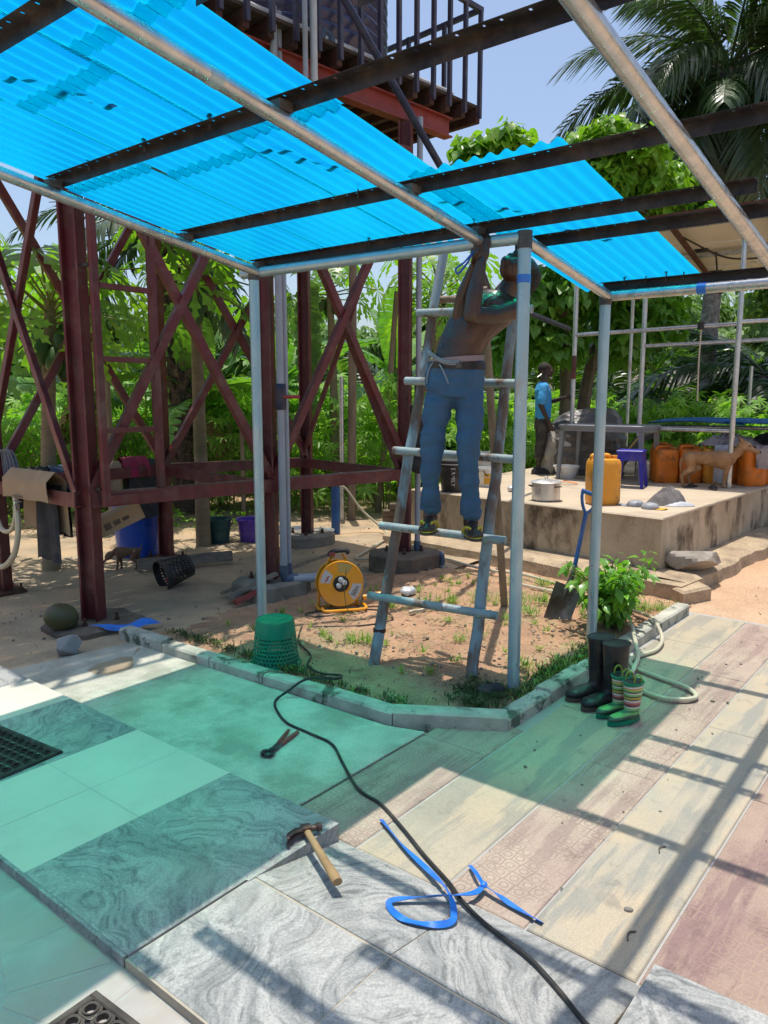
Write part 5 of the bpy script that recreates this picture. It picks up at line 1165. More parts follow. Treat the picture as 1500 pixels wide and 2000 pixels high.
m_ = MB(); m_.box(RP(-.055, .218, .022), (.045, .025, .012), M=Mr); part(re_, 'red_pad', m_, 'plierred')
pg = empty('cable_connector', (4.45, 3.70, .06), label='orange plug connector hanging off the bottom rung beside the reel', cat='connector')
m_ = MB(); m_.tube([(4.27, 3.64, .10), (4.33, 3.60, .105), (4.34, 3.595, .105), (4.41, 3.545, .11)], [.020, .022, .028, .028], 12); part(pg, 'shell', m_, 'reel'); m_ = MB(); m_.tube([(4.405, 3.55, .11), (4.44, 3.525, .112)], .023, 12); part(pg, 'nose', m_, 'dark')
hose('cable', 'loose brown cable end curling on the soil beside the reel', [(4.28, 3.65, .09), (4.12, 3.58, .05), (3.95, 3.60, .045), (3.80, 3.72, .045), (3.84, 3.80, .045), (4.0, 3.70, .045), (4.22, 3.45, .045), (4.10, 3.22, .045), (3.85, 3.30, .045), (3.62, 3.55, .045)], .006, 'cable', 'cable', 7, 8)
hose('cord', 'thin pale green cord hanging down the face of the reel', [(3.985, 3.55, .38), (3.98, 3.555, .30), (3.975, 3.56, .22), (3.96, 3.53, .12), (3.97, 3.50, .05)], .003, 'papfruit', 'cord', 6, 6)
# ---- shovel
sh = empty('shovel', (4.86, 2.30, .03), label='square shovel with blue shaft stuck in the soil by the pepper bush', cat='shovel')
b0, b1 = Vector((4.84, 2.33, .02)), Vector((4.93, 2.275, .285)); d = (b1-b0).normalized(); s_ = Vector((.627, -.779, 0)); s_ = (s_-d*s_.dot(d)).normalized(); nn = d.cross(s_)
m_ = MB(); m_.grid(lambda u, v: b0+d*(v*.275)+s_*((u-.5)*(.185+.012*v))+nn*(.02*(1-(2*u-1)**2)+.01*v), 10, 8); m_.grid(lambda u, v: b0+d*(v*.275)+s_*((.5-u)*(.185+.012*v))+nn*(.02*(1-(2*u-1)**2)+.01*v-.004), 10, 8); part(sh, 'blade', m_, 'blade')
m_ = MB(); m_.tube([b1-d*.10+nn*.030, b1+nn*.026, b1+d*.14+nn*.012], [.010, .020, .017], 10); part(sh, 'socket', m_, 'blade')
sT = Vector((5.05, 2.225, .80)); m_ = MB(); m_.tube([b1+d*.08+nn*.016, sT], .0155, 12); part(sh, 'shaft', m_, 'shovblue')
gd = (sT-b1).normalized(); gs = s_; m_ = MB()
m_.tube(smooth_path([sT-gd*.02, sT+gd*.03-gs*.035, sT+gd*.09-gs*.055, sT+gd*.125-gs*.055], 5), .011, 8); m_.tube(smooth_path([sT-gd*.02, sT+gd*.03+gs*.035, sT+gd*.09+gs*.055, sT+gd*.125+gs*.055], 5), .011, 8); part(sh, 'yoke', m_, 'shovblue')
m_ = MB(); m_.tube([sT+gd*.128-gs*.066, sT+gd*.128+gs*.066], .0155, 10); part(sh, 'grip', m_, 'shovblue')
# ---- rocks, coconut, cloth, planks
def rock(name, label, c, r_, mk, seed, cat='rock', flat=1.0, rz=0.0, tilt=0.0):
    m_ = MB(); Mx_ = Matrix.Rotation(rz, 3, 'Z') @ Matrix.Rotation(tilt, 3, 'X'); rs = random.Random(seed)
    planes = [(Vector((rs.gauss(0, 1), rs.gauss(0, 1), rs.gauss(0, 1))).normalized(), rs.uniform(.52, .86)) for _ in range(14)]
    nu, nv = 28, 18; m_.ell((0, 0, 0), 1, nu=nu, nv=nv); vs = []
    for p in m_.v:
        v = Vector(p)
        for n_, q in planes:
            k = v.dot(n_)
            if k > q: v = v-n_*(k-q)
        v *= 1+.05*mnoise.noise(v*3+Vector((seed, 0, 0))); vs.append(Mx_ @ Vector((v.x*r_[0], v.y*r_[1], v.z*r_[2])))
    m_.v = [(p.x, p.y, p.z) for p in vs]; o = m_.build(name, M[mk], None, 14); o.location = c; tag(o, label, cat); return o
rock('rock', 'grey angular rock beside the coconut near the porch', (2.36, 4.46, .05), (.095, .085, .075), 'stone', 3)
rock('flat_rock', 'large flat rock lying on the platform ledge', (6.80, 2.00, .185), (.30, .23, .125), 'slabstone', 8, rz=-.35, tilt=-.16)
rock('concrete_lump', 'rough lump of broken concrete behind the cable reel', (4.72, 4.10, .04), (.22, .13, .06), 'plinthg', 12, rz=.4)
m_ = MB(); m_.ell((0, 0, 0), (.125, .105, .095), M=Matrix.Rotation(.5, 3, 'Z') @ Matrix.Rotation(.3, 3, 'Y'), nu=24, nv=16); m_.v = [(Vector(p)*(1+.07*mnoise.noise(Vector(p)*9))).to_tuple() for p in m_.v]; cc_ = m_.build('coconut', M['coconut']); cc_.location = (2.53, 4.84, .125); tag(cc_, 'green-brown husked coconut lying by the tower foot', 'coconut')
bc = empty('blue_rag', (2.72, 4.62, .06), label='bright blue plastic sheet scrap tucked under the tower foot', cat='rag')
m_ = MB(); m_.grid(lambda u, v: (2.62+.34*u+.10*v, 4.70-.26*u*.5-.10*v-.05*math.sin(u*3), .062+.012*math.sin(u*7+v*3)-.03*v*v+.004*gnoise(u*6, v*6)), 14, 6); part(bc, 'sheet', m_, 'strap', 60)
def plank(name, label, a, b_, w, h, mk='plank', roll=0.0, cat='plank'):
    t_ = empty(name, a, label=label, cat=cat); m_ = MB(); k = 8; a, b_ = Vector(a), Vector(b_); d = (b_-a); s_, u_, _ = frame(d); s2 = s_*math.cos(roll)+u_*math.sin(roll); u2 = u_*math.cos(roll)-s_*math.sin(roll); rs = random.Random(hash(label) % 97)
    vs = []
    for i in range(k+1):
        p = a+d*(i/k)+u2*.004*math.sin(i*1.3); ww = w*(1+.06*math.sin(i*2.1+w*50)); vs += [p+s2*x*ww/2+u2*y*h/2 for x, y in ((-1, -1), (1, -1), (1, 1), (-1, 1))]
    m_.add(vs, [(i*4+j, i*4+(j+1) % 4, (i+1)*4+(j+1) % 4, (i+1)*4+j) for i in range(k) for j in range(4)]+[(3, 2, 1, 0), (k*4, k*4+1, k*4+2, k*4+3)]); part(t_, 'board', m_, mk); return t_
plank('plank', 'grey weathered board lying flat behind the fallen black basket', (3.95, 6.10, .06), (4.75, 5.72, .07), .05, .10, roll=.1)
plank('plank', 'broad grey plank leaning on the tower footing behind the left canopy post', (3.76, 4.60, .04), (4.12, 4.42, .20), .10, .03, roll=.2)
plank('stick', 'reddish length of wood beside the leaning grey plank', (3.72, 4.46, .035), (3.98, 4.43, .10), .05, .04, 'redbeam', .3, 'stick')
plank('stick', 'thin pale stick lying across the tower footing', (3.80, 4.72, .05), (4.95, 4.60, .20), .03, .025, 'wood', .2, 'stick')
plank('stick', 'short pale stick with a green wrapped end on the soil', (4.30, 3.22, .05), (4.52, 3.16, .055), .022, .02, 'hose', 0, 'stick')
gw = empty('green_netting', (4.56, 3.15, .05), label='scrap of bright green netting on the stick end in the bed', cat='netting'); m_ = MB(); m_.ell((4.58, 3.14, .055), (.06, .035, .018)); part(gw, 'scrap', m_, 'basket')
pbg = empty('plastic_bag', (4.76, 3.58, .04), label='crumpled clear plastic bag on the soil behind the ladder', cat='bag'); m_ = MB(); m_.ell((4.76, 3.58, .06), (.075, .06, .035), nu=18, nv=12); m_.v = [(Vector(p)+Vector((0, 0, .02*mnoise.noise(Vector(p)*22)))).to_tuple() for p in m_.v]; part(pbg, 'bag', m_, 'bagclear', 0)
tw = empty('debris_block', (3.60, 2.02, .03), label='small dark clod of debris by the middle canopy post', cat='debris'); m_ = MB(); m_.ell((3.38, 2.02, .05), (.06, .05, .025)); m_.ell((3.43, 1.98, .05), (.04, .05, .03)); part(tw, 'clod', m_, 'darkcloth', 0)
# ---- washing, boxes and hoses hanging on the tower
def drape(name, label, a, b_, lf, lb, mk, th=.05, cat='garment', wav=.02, seed=1, nu=18, nv=18):
    t_ = empty(name, a, label=label, cat=cat); a, b_ = Vector(a), Vector(b_); d = b_-a; s_ = d.cross(V(0, 0, 1)).normalized(); m_ = MB()
    def fn(u, v):
        p = a+d*u; q = (v-.5)*2; L_ = (lf if q > 0 else lb)*(1-.12*abs(mnoise.noise(Vector((u*3, seed, 0)))))
        aq = abs(q); arc = min(aq/.15, 1); off = th*math.sin(arc*PI/2)*(1 if q > 0 else -1); z = th*math.cos(arc*PI/2) if aq < .15 else -(aq-.15)/.85*L_
        off += wav*aq*math.sin(u*9+seed)+.5*wav*mnoise.noise(Vector((u*6, v*5, seed)))
        return p+s_*off+V(0, 0, z)+d*(.03*mnoise.noise(Vector((v*4, u*2, seed))))
    m_.grid(fn, nu, nv); part(t_, 'cloth', m_, mk, 60); return t_
zG = .985
drape('jeans', 'slate blue jeans hung over the far tower girt', (3.28, 6.35, zG-.02), (3.62, 6.36, zG-.02), .12, .3, 'bluecloth', .05, 'trousers', seed=2)
drape('dark_shirt', 'black garment hung left of the blue jeans on the girt', (2.98, 6.34, zG-.02), (3.26, 6.35, zG-.02), .12, .3, 'darkcloth', .05, seed=3)
drape('magenta_top', 'magenta garment bunched on the far tower girt', (3.98, 6.36, zG), (4.26, 6.36, zG), .13, .12, 'magenta', .06, wav=.035, seed=4)
drape('dark_jeans', 'dark trousers hanging below the magenta garment', (4.06, 6.39, zG-.03), (4.36, 6.38, zG-.03), .52, .35, 'darkcloth', .055, 'trousers', seed=6)
drape('brown_cloth', 'brown cloth hung on the girt behind the tower ladder', (3.76, 6.35, zG-.02), (3.97, 6.36, zG-.02), .30, .25, 'cardboard', .05, seed=7)
def carton(label, a, b_, lf, lb, seed, ttl):
    t_ = drape('cardboard_box', label, a, b_, lf, lb, 'cardboard', .075, 'cardboard box', wav=.012, seed=seed, nu=8, nv=14); return t_
ct = carton('flattened cardboard box folded over the left tower girt', (2.72, 5.16, 1.0), (2.72, 5.80, 1.0), .40, .14, 1, '')
ctb = drape('black_cloth', 'black cloth hanging beneath the folded cardboard box', (2.80, 5.22, .92), (2.80, 5.52, .92), .34, .52, 'darkcloth', .05, seed=9)
for k_, (yy, zz, w_, h_) in enumerate(((5.56, .88, .15, .012), (5.56, .845, .13, .01), (5.58, .80, .10, .05))):
    m_ = MB(); m_.box((2.632, yy, zz), (.002, w_, h_), rz=-.02); part(ct, 'print', m_, 'plinth')
ct2 = empty('cardboard_box', (2.98, 4.95, .68), label='small printed carton tucked behind the near tower leg', cat='cardboard box'); m_ = MB(); Mq = Matrix.Rotation(-.30, 3, 'Z') @ Matrix.Rotation(-.38, 3, 'Y'); m_.box((3.06, 5.02, .70), (.42, .16, .13), M=Mq); part(ct2, 'carton', m_, 'cardboard'); 
for k_ in range(3):
    m_ = MB(); m_.box(Vector((3.06, 5.02, .70))+Mq @ Vector((-.06+.07*k_, -.081, -.005)), (.05, .002, .05-.012*k_), M=Mq); part(ct2, 'print', m_, 'plinth')
mp_ = empty('mop', (2.86, 6.25, 1.12), label='grey string mop hanging on the leftmost tower leg', cat='mop'); m_ = MB(); rs = random.Random(4)
for k in range(46):
    a = rs.uniform(-1.1, 1.4); r_ = rs.uniform(.03, .12); px_ = Vector((2.80, 6.20, 1.16)); q = Vector((math.cos(a)*.6*r_*1.2+.03, -r_*.9+rs.uniform(-.03, .03), 0))
    m_.tube(smooth_path([px_, px_+q*.7+V(0, 0, .02), px_+q+V(0, 0, -.10), px_+q*1.05+V(rs.uniform(-.01, .01), 0, -.26-rs.uniform(0, .05))], 4), .006, 5)
part(mp_, 'strings', m_, 'mop'); m_ = MB(); m_.tube([(2.80, 6.22, 1.12), (2.80, 6.22, 1.26)], .028, 10); part(mp_, 'head', m_, 'dark')
m_ = MB(); m_.tube([(2.80, 6.20, 1.18), (2.79, 6.21, 1.5)], .009, 8); part(mp_, 'hanging_cord', m_, 'greenbucket')
hc_ = Vector((2.66, 6.06, .98))
hose('hose', 'cream hose hanging in loops from the left tower girt', [hc_, hc_+V(-.02, .16, -.10), hc_+V(-.02, .22, -.38), hc_+V(-.02, .12, -.62), hc_+V(-.02, -.14, -.68), hc_+V(-.02, -.36, -.56), hc_+V(-.02, -.46, -.36), hc_+V(-.01, -.44, -.12)], .022, 'hose', sub=8)
hose('hose', 'second shorter hose loop hanging behind the longer one', [hc_+V(.05, -.02, .02), hc_+V(.05, .05, -.2), hc_+V(.05, -.04, -.40), hc_+V(.05, -.22, -.38), hc_+V(.05, -.30, -.2), hc_+V(.05, -.25, .02)], .018, 'hose', sub=8)
nb = empty('navy_bag', (5.66, 4.14, .95), label='dark navy tarpaulin bundle hanging on the tower leg behind the ladder', cat='bundle'); b = MB()
limb(b, [(5.60, 4.16, 1.50), (5.62, 4.10, 1.35), (5.68, 4.06, 1.16), (5.62, 4.12, .98)], [.03, .075, .11, .07]); limb(b, [(5.62, 4.10, 1.3), (5.74, 3.98, 1.18), (5.72, 4.0, 1.02)], [.05, .08, .05]); organic('bundle', b, M['darkcloth'], nb, .012, 2, wr=.022, wscale=9)
m_ = MB(); m_.tube(smooth_path([(5.57, 4.05, 1.42), (5.58, 3.99, 1.25), (5.60, 3.97, 1.08), (5.57, 4.05, .96)], 5), .008, 6); part(nb, 'binding', m_, 'bluecloth')
# ================================================================== THINGS ON THE PLATFORM
def jerry(label, loc, rz, mk, w=.29, dp=.23, h=.46, group='orange jerrycans in the row'):
    t_ = empty('jerrycan', loc, rz, label=label, cat='jerrycan', group=group); m_ = MB(); n = 32
    def rring(sx, sy, z, pw=5.0):
        out = []
        for k in range(n):
            a = 2*PI*k/n; c, s = math.cos(a), math.sin(a); q = (abs(c)**pw+abs(s)**pw)**(-1/pw); g = 1-(.018 if k % 4 == 0 and .06 < z < h*.78 else 0); out.append((sx/2*c*q*g, sy/2*s*q*g, z))
        return out
    rgs = [rring(w*.90, dp*.88, 0), rring(w, dp, .03), rring(w, dp, h*.30), rring(w*.985, dp*.98, h*.33), rring(w, dp, h*.36), rring(w, dp, h*.80), rring(w*.97, dp*.96, h*.86), rring(w*.90, dp*.86, h*.915), rring(w*.70, dp*.62, h*.93)]
    m_.add([v for r_ in rgs for v in r_], [(i*n+k, i*n+(k+1) % n, (i+1)*n+(k+1) % n, (i+1)*n+k) for i in range(len(rgs)-1) for k in range(n)]+[tuple(range(n-1, -1, -1)), tuple(range((len(rgs)-1)*n, len(rgs)*n))])
    m_.build('body', M[mk], t_, 50)
    m_ = MB(); m_.tube(smooth_path([(-w*.40, 0, h*.90), (-w*.40, 0, h*.975), (-w*.30, 0, h), (w*.10, 0, h), (w*.17, 0, h*.97), (w*.17, 0, h*.91)], 4), [.024]*21, 10, flat=.8); m_.build('handle', M[mk], t_)
    m_ = MB(); m_.lathe([(.032, h*.915), (.030, h*.96), (.034, h*.962), (.034, h*.99), (.02, h*.992)], 18, o=(w*.33, 0, 0)); m_.build('cap', M[mk], t_); return t_
IR = math.atan2(-.779, .627)     # image-right direction
jerry('single yellow-orange jerrycan standing alone near the platform edge', (7.05, 2.95, ZP), IR+.12, 'orange', .30, .24, .475, None)
row = [((9.34, 3.13), 'orange jerrycan at the left end of the row, right of the table legs'), ((9.50, 2.90), 'orange jerrycan second from the left in the row'), ((9.66, 2.68), 'paler orange jerrycan hidden behind the dog\'s hindquarters'), ((9.80, 2.44), 'orange jerrycan directly behind the dog\'s belly'), ((9.62, 2.22), 'orange jerrycan behind the dog\'s front legs'), ((9.98, 2.13), 'orange jerrycan right of the dog near the platform edge'), ((9.66, 3.28), 'orange jerrycan standing in a second row behind the leftmost one'), ((9.84, 3.02), 'orange jerrycan in the second row behind the second one'), ((10.28, 2.18), 'rearmost orange jerrycan at the right end of the row')]
for i, ((x, y), lb) in enumerate(row): jerry(lb, (x, y, ZP), IR+random.uniform(-.12, .12), 'orange2' if i != 2 else 'orange', .27, .22, .44+random.uniform(-.012, .012))
pot = empty('cooking_pot', (6.95, 3.50, ZP), label='dented aluminium cooking pot with domed lid on the platform edge', cat='pot'); m_ = MB()
m_.lathe([(.128, 0), (.138, .008), (.140, .02), (.140, .17), (.146, .172), (.146, .178), (.136, .178), (.134, .02), (0, .015)], 40, cap1=False); m_.build('pot_body', M['alu'], pot)
m_ = MB(); m_.lathe([(.156, .180), (.160, .186), (.150, .192), (.10, .207), (.05, .214), (.0, .216)], 40, cap1=False); m_.build('lid', M['alu'], pot); m_ = MB(); m_.tube(smooth_path([(-.025, 0, .212), (-.022, 0, .236), (.022, 0, .236), (.025, 0, .212)], 5), .006, 8); m_.build('lid_knob', M['alu'], pot)
for a in (IR+PI, IR-.9):
    c_, s2 = math.cos(a), math.sin(a); m_ = MB(); m_.tube(smooth_path([(c_*.138-s2*.035, s2*.138+c_*.035, .145), (c_*.168-s2*.03, s2*.168+c_*.03, .150), (c_*.168+s2*.03, s2*.168-c_*.03, .150), (c_*.138+s2*.035, s2*.138-c_*.035, .145)], 5), .006, 8); m_.build('handle', M['black'], pot)
pail('white_bowl', 'white plastic washing bowl on the platform beside the boy', (9.05, 4.28, ZP), .10, .155, .16, 'white', handle=False, cat='bowl')
fb = pail('bucket', 'black bucket with FAMILY printed on its side behind the man\'s legs', (6.98, 4.64, ZP), .125, .150, .34, 'dark', handle=False)
nb_ = Vector((-.83, -.56, 0)).normalized(); sb_ = Vector((-nb_.y, nb_.x, 0))*-1
Mt = Matrix((Vector((0, 0, -1)), -sb_*-1, nb_)).transposed()
mt_r = Vector((0, 0, -1)); mt_n = nb_; mt_u = mt_n.cross(mt_r); text(fb, 'FAMILY', .060, Vector((6.98, 4.64, ZP+.165))+nb_*.1405, M['white'], Matrix((mt_r, mt_u, mt_n)).transposed(), .0015);
for k_ in range(3):
    m_ = MB(); m_.box(Vector((6.98, 4.64, ZP+.272-.008*k_))+nb_*.1465, (.003, .05, .004), M=Matrix((mt_n, mt_u, V(0, 0, 1))).transposed()); part(fb, 'printed_mark', m_, 'white')
m_ = MB(); m_.lathe([(.152, .30), (.166, .302), (.166, .345), (.150, .35), (0, .352)], 36, cap1=False, cap0=False); m_.build('lid', M['dark'], fb); m_ = MB(); m_.lathe([(.1668, .302), (.1675, .306), (.1668, .310)], 36, cap0=False, cap1=False); m_.build('lid_ring', M['white'], fb)
wb = pail('bucket', 'white paint bucket with an orange label behind the man\'s right leg', (7.62, 4.58, ZP), .115, .125, .22, 'white'); m_ = MB(); k = 8; vs = []
for i in range(k+1):
    a = math.atan2(-.66, -.75)-.55+.9*i/k; vs += [(.1215*math.cos(a), .1215*math.sin(a), .04), (.1245*math.cos(a), .1245*math.sin(a), .16)]
m_.add(vs, [(2*i, 2*i+2, 2*i+3, 2*i+1) for i in range(k)]); m_.build('paper_label', M['yellow'], wb)
pail('bucket', 'taller pale grey bucket standing behind the white paint bucket', (8.05, 4.85, ZP), .13, .15, .36, 'pvcwhite')
tb = empty('plastic_table', (9.15, 3.78, ZP), 0, label='grey plastic table behind the single jerrycan', cat='table'); m_ = MB(); w, dp = .62, 1.16; n = 36; poly = []
for k in range(n):
    a = 2*PI*k/n; c, s = math.cos(a), math.sin(a); q = (abs(c)**7+abs(s)**7)**(-1/7); poly.append((w/2*c*q, dp/2*s*q))
m_.prism(poly, .655, .69, .008); m_.build('tabletop', M['tabletop'], tb); m_ = MB(); m_.prism([(x*.95, y*.97) for x, y in poly], .61, .6545); m_.build('apron_rim', M['tabletop'], tb)
for sx in (-1, 1):
    for sy in (-1, 1):
        m_ = MB(); m_.tube([(sx*(w/2-.06), sy*(dp/2-.08), .612), (sx*(w/2-.03), sy*(dp/2-.05), 0)], [.036, .027], 4, up=(1, 1, 0)); m_.build('leg', M['tabletop'], tb, 20)
stl = empty('plastic_stool', (8.60, 3.27, ZP), .2, label='dark blue plastic stool under the edge of the grey table', cat='stool'); m_ = MB(); m_.box((0, 0, .415), (.29, .29, .03), ch=.01); m_.build('seat', M['stoolblue'], stl)
for sx in (-1, 1):
    for sy in (-1, 1):
        m_ = MB(); m_.tube([(sx*.115, sy*.115, .40), (sx*.155, sy*.155, 0)], [.030, .024], 4, up=(1, 1, 0)); m_.build('leg', M['stoolblue'], stl, 20)
for q in range(4):
    a = q*PI/2; m_ = MB(); m_.box((math.cos(a)*.128, math.sin(a)*.128, .355), (.018, .22, .09), rz=a); m_.build('skirt', M['stoolblue'], stl)
# tarpaulin-wrapped heap
tp_ = empty('covered_heap', (9.9, 4.55, ZP), label='grey tarpaulin draped over a tall heap behind the table', cat='covered heap'); b = MB()
loft(b, [((9.85, 4.42, ZP+.0), Vector((.36, -.42, 0)), Vector((.34, .28, 0))), ((9.86, 4.42, ZP+.45), Vector((.36, -.43, 0)), Vector((.33, .27, 0))), ((9.88, 4.38, ZP+.70), Vector((.31, -.38, 0)), Vector((.28, .22, 0))), ((9.90, 4.33, ZP+.86), Vector((.18, -.22, 0)), Vector((.15, .12, 0)))], 20)
organic('tarpaulin', b, M['tarp'], tp_, .018, 2, wr=.035, wscale=4.5, wstretch=(1, 1, 2.2))
b = MB(); limb(b, [(9.42, 4.72, ZP+.05), (9.45, 4.70, ZP+.40), (9.58, 4.66, ZP+.62)], [.12, .13, .08]); organic('sack', b, M['tarplight'], tp_, .015, 2, wr=.015, wscale=9)
# ride-on toy / curved plastic panel
ch = empty('plastic_slide', (9.55, 3.62, ZP), label='charcoal and ochre curved plastic slide leaning beside the jerrycans', cat='slide'); m_ = MB()
c0 = Vector((9.45, 3.66, ZP)); ir = Vector((.627, -.779, 0)); aw = Vector((.779, .627, 0))
pathc = smooth_path([c0-ir*.22+V(0, 0, .06), c0-ir*.05+V(0, 0, .16), c0+ir*.10+V(0, 0, .34), c0+ir*.24+V(0, 0, .50), c0+ir*.42+V(0, 0, .55)], 6)
def strip(o0, o1, mk, nm, lift=0.0):
    m_ = MB(); vs = []
    for i, p in enumerate(pathc):
        d = (pathc[min(i+1, len(pathc)-1)]-pathc[max(i-1, 0)]).normalized(); nrm_ = d.cross(aw).normalized()
        nrm_ = nrm_ if nrm_.z > 0 else -nrm_
        vs += [p+aw*o0+nrm_*(.03+lift), p+aw*o1+nrm_*(.03+lift), p+aw*o1-nrm_*.02, p+aw*o0-nrm_*.02]
    k = len(pathc); m_.add(vs, [(i*4+j, i*4+(j+1) % 4, (i+1)*4+(j+1) % 4, (i+1)*4+j) for i in range(k-1) for j in range(4)]+[(0, 1, 2, 3), (k*4-1, k*4-2, k*4-3, k*4-4)]); part(ch, nm, m_, mk, 45)
strip(.0, .12, 'charcoal', 'side_panel'); strip(.12, .20, 'ochre', 'stripe', .004); strip(.20, .30, 'charcoal', 'chute', -.003)
m_ = MB(); m_.ell(c0-ir*.14+V(0, 0, .07), (.15, .12, .065)); part(ch, 'foot', m_, 'charcoal')
def heap(name, label, c, r_, mk, seed, cat='clothes', wr=.03, ws=10):
    t_ = empty(name, c, label=label, cat=cat); b = MB(); rs = random.Random(seed)
    for k in range(6): b.ell(Vector(c)+V(rs.uniform(-.6, .6)*r_[0], rs.uniform(-.6, .6)*r_[1], r_[2]*rs.uniform(.25, .7)), (r_[0]*rs.uniform(.4, .7), r_[1]*rs.uniform(.4, .7), r_[2]*rs.uniform(.35, .6)), nu=12, nv=8)
    b.ell(Vector(c)+V(0, 0, r_[2]*.2), (r_[0]*.9, r_[1]*.9, r_[2]*.3)); organic('cloth', b, M[mk], t_, .010, 1, wr=wr, wscale=ws); return t_
crumple_q = []
drape('pale_trousers', 'pale grey garment hanging down between the jerrycans behind the dog', (9.44, 2.60, ZP+.42), (9.50, 2.46, ZP+.42), .40, .2, 'whitecloth', .05, 'trousers', seed=5)
drape('plaid_shirt', 'dark plaid shirt hanging over a jerrycan below the dog\'s head', (9.52, 2.18, ZP+.43), (9.62, 2.02, ZP+.43), .22, .15, 'paleclothes', .05, 'shirt', seed=8)

def crumple(name, label, c, rx, ry, h, ang, mk, seed, cat, bias=.2, extra=None):
    t_ = empty(name, c, ang, label=label, cat=cat); m_ = MB()
    def fn(u, v):
        a = u*2*PI; q = v
        wob = 1+.22*mnoise.noise(Vector((math.cos(a)*1.6, math.sin(a)*1.6, seed)))+.10*mnoise.noise(Vector((math.cos(a)*4, math.sin(a)*4, seed+3)))
        x, y = rx*q*wob*math.cos(a), ry*q*wob*math.sin(a)
        p = Vector((x*8+seed, y*8, seed*.3)); rd = 1-abs(mnoise.noise(p))*1.9; rd2 = 1-abs(mnoise.noise(p*2.1+V(4, 4, 0)))*1.9
        z = h*(1-q**2.2)*(1+bias*x/rx*2.2)*(.62+.30*rd+.14*rd2)+.012*(1-q)*rd2+.004
        return (x+.016*rd*(1-q), y+.016*rd2*(1-q), max(z, .003))
    m_.grid(fn, 72, 26); m_.build('cloth', M[mk], t_, 70); return t_
jk = crumple('grey_jacket', 'crumpled grey jacket heaped on the platform near the corner', (7.42, 2.46, ZP), .22, .13, .155, IR+.1, 'greycloth', 3.3, 'jacket', .15)
def cap(label, c, ang, mk, bk_):
    t_ = empty('cap', c, ang, label=label, cat='cap'); m_ = MB(); m_.lathe([(.080, 0), (.083, .015), (.070, .042), (.045, .055), (0, .058)], 20, cap1=False); m_.v = [(x*(1+.05*mnoise.noise(Vector((x*30, y*30, z*30)))), y, z+.008*mnoise.noise(Vector((x*25, y*25, 1)))) for x, y, z in m_.v]; m_.build('crown', M[mk], t_)
    m_ = MB(); m_.grid(lambda u, v: ((.07+.085*v)*math.cos((u-.5)*1.7), (.085+.01*v)*math.sin((u-.5)*1.7)*1.1, .008-.006*v+.012*math.cos((u-.5)*3)*v), 12, 5); m_.grid(lambda u, v: ((.07+.085*v)*math.cos((u-.5)*1.7), (.085+.01*v)*math.sin((u-.5)*1.7)*1.1, .004-.006*v+.012*math.cos((u-.5)*3)*v), 12, 5); m_.build('brim', M[bk_], t_); return t_
crumple('clothes_pile', 'pale mixed clothes heaped on the jerrycans behind the dog', (9.72, 2.50, ZP+.45), .20, .34, .15, .2, 'paleclothes', 5.1, 'clothes', -.1)
crumple('dark_clothes', 'dark garments piled at the right end of the jerrycan row', (10.10, 2.16, ZP+.455), .18, .22, .13, .5, 'darkcloth', 8.7, 'clothes')
crumple('pale_scarf', 'pale rag lying at the foot of the grey jacket', (7.36, 2.30, ZP), .15, .045, .035, IR, 'whitecloth', 6.2, 'rag')
cap('silver and yellow cap with its brim toward the jacket', (7.02, 2.47, ZP), IR-.5, 'silver', 'yellow'); cap('small crumpled grey cap left of the yellow one', (7.10, 2.64, ZP), IR+2.5, 'silver', 'silver')
for lb, c_, a_ in (('dark slipper on the platform near the steel post', (8.95, 2.45, ZP), .4), ('second dark slipper further left by the dog\'s hind feet', (9.0, 2.72, ZP), -.3)):
    t_ = empty('slipper', c_, a_, label=lb, cat='slipper'); m_ = MB(); poly = [(.12*math.cos(2*PI*k/20), .045*math.sin(2*PI*k/20)*(1+.2*math.cos(2*PI*k/20))) for k in range(20)]; m_.prism(poly, .001, .018, .003); m_.build('sole', M['dark'], t_); m_ = MB(); m_.tube(smooth_path([(.0, -.042, .015), (.04, 0, .045), (.0, .042, .015)], 5), .008, 7); m_.build('strap', M['dark'], t_)
rg_ = empty('orange_scrap', (8.35, 3.95, ZP), label='strip of orange plastic lying on the platform behind the pot', cat='scrap'); m_ = MB(); m_.tube(smooth_path([(8.3, 4.1, ZP+.012), (8.4, 3.98, ZP+.03), (8.45, 3.85, ZP+.012)], 5), .02, 8, flat=.4); part(rg_, 'strip', m_, 'orange2')
for lb, c_ in (('clear plastic bottle scrap beside the ladder on the platform', (7.35, 4.12, ZP+.035)), ('crumpled clear plastic near the white bucket', (7.75, 4.05, ZP+.04))):
    t_ = empty('plastic_scrap', c_, label=lb, cat='plastic scrap'); m_ = MB(); m_.ell(c_, (.05, .04, .035)); m_.v = [(Vector(p)+Vector((0, 0, .015*mnoise.noise(Vector(p)*30)))).to_tuple() for p in m_.v]; part(t_, 'scrap', m_, 'bagclear', 0)
M['sparesheet'] = pm('spare_blue_sheet', (.02, .20, .48), (.02, .16, .42), 6, rough=.4, bump=.03)
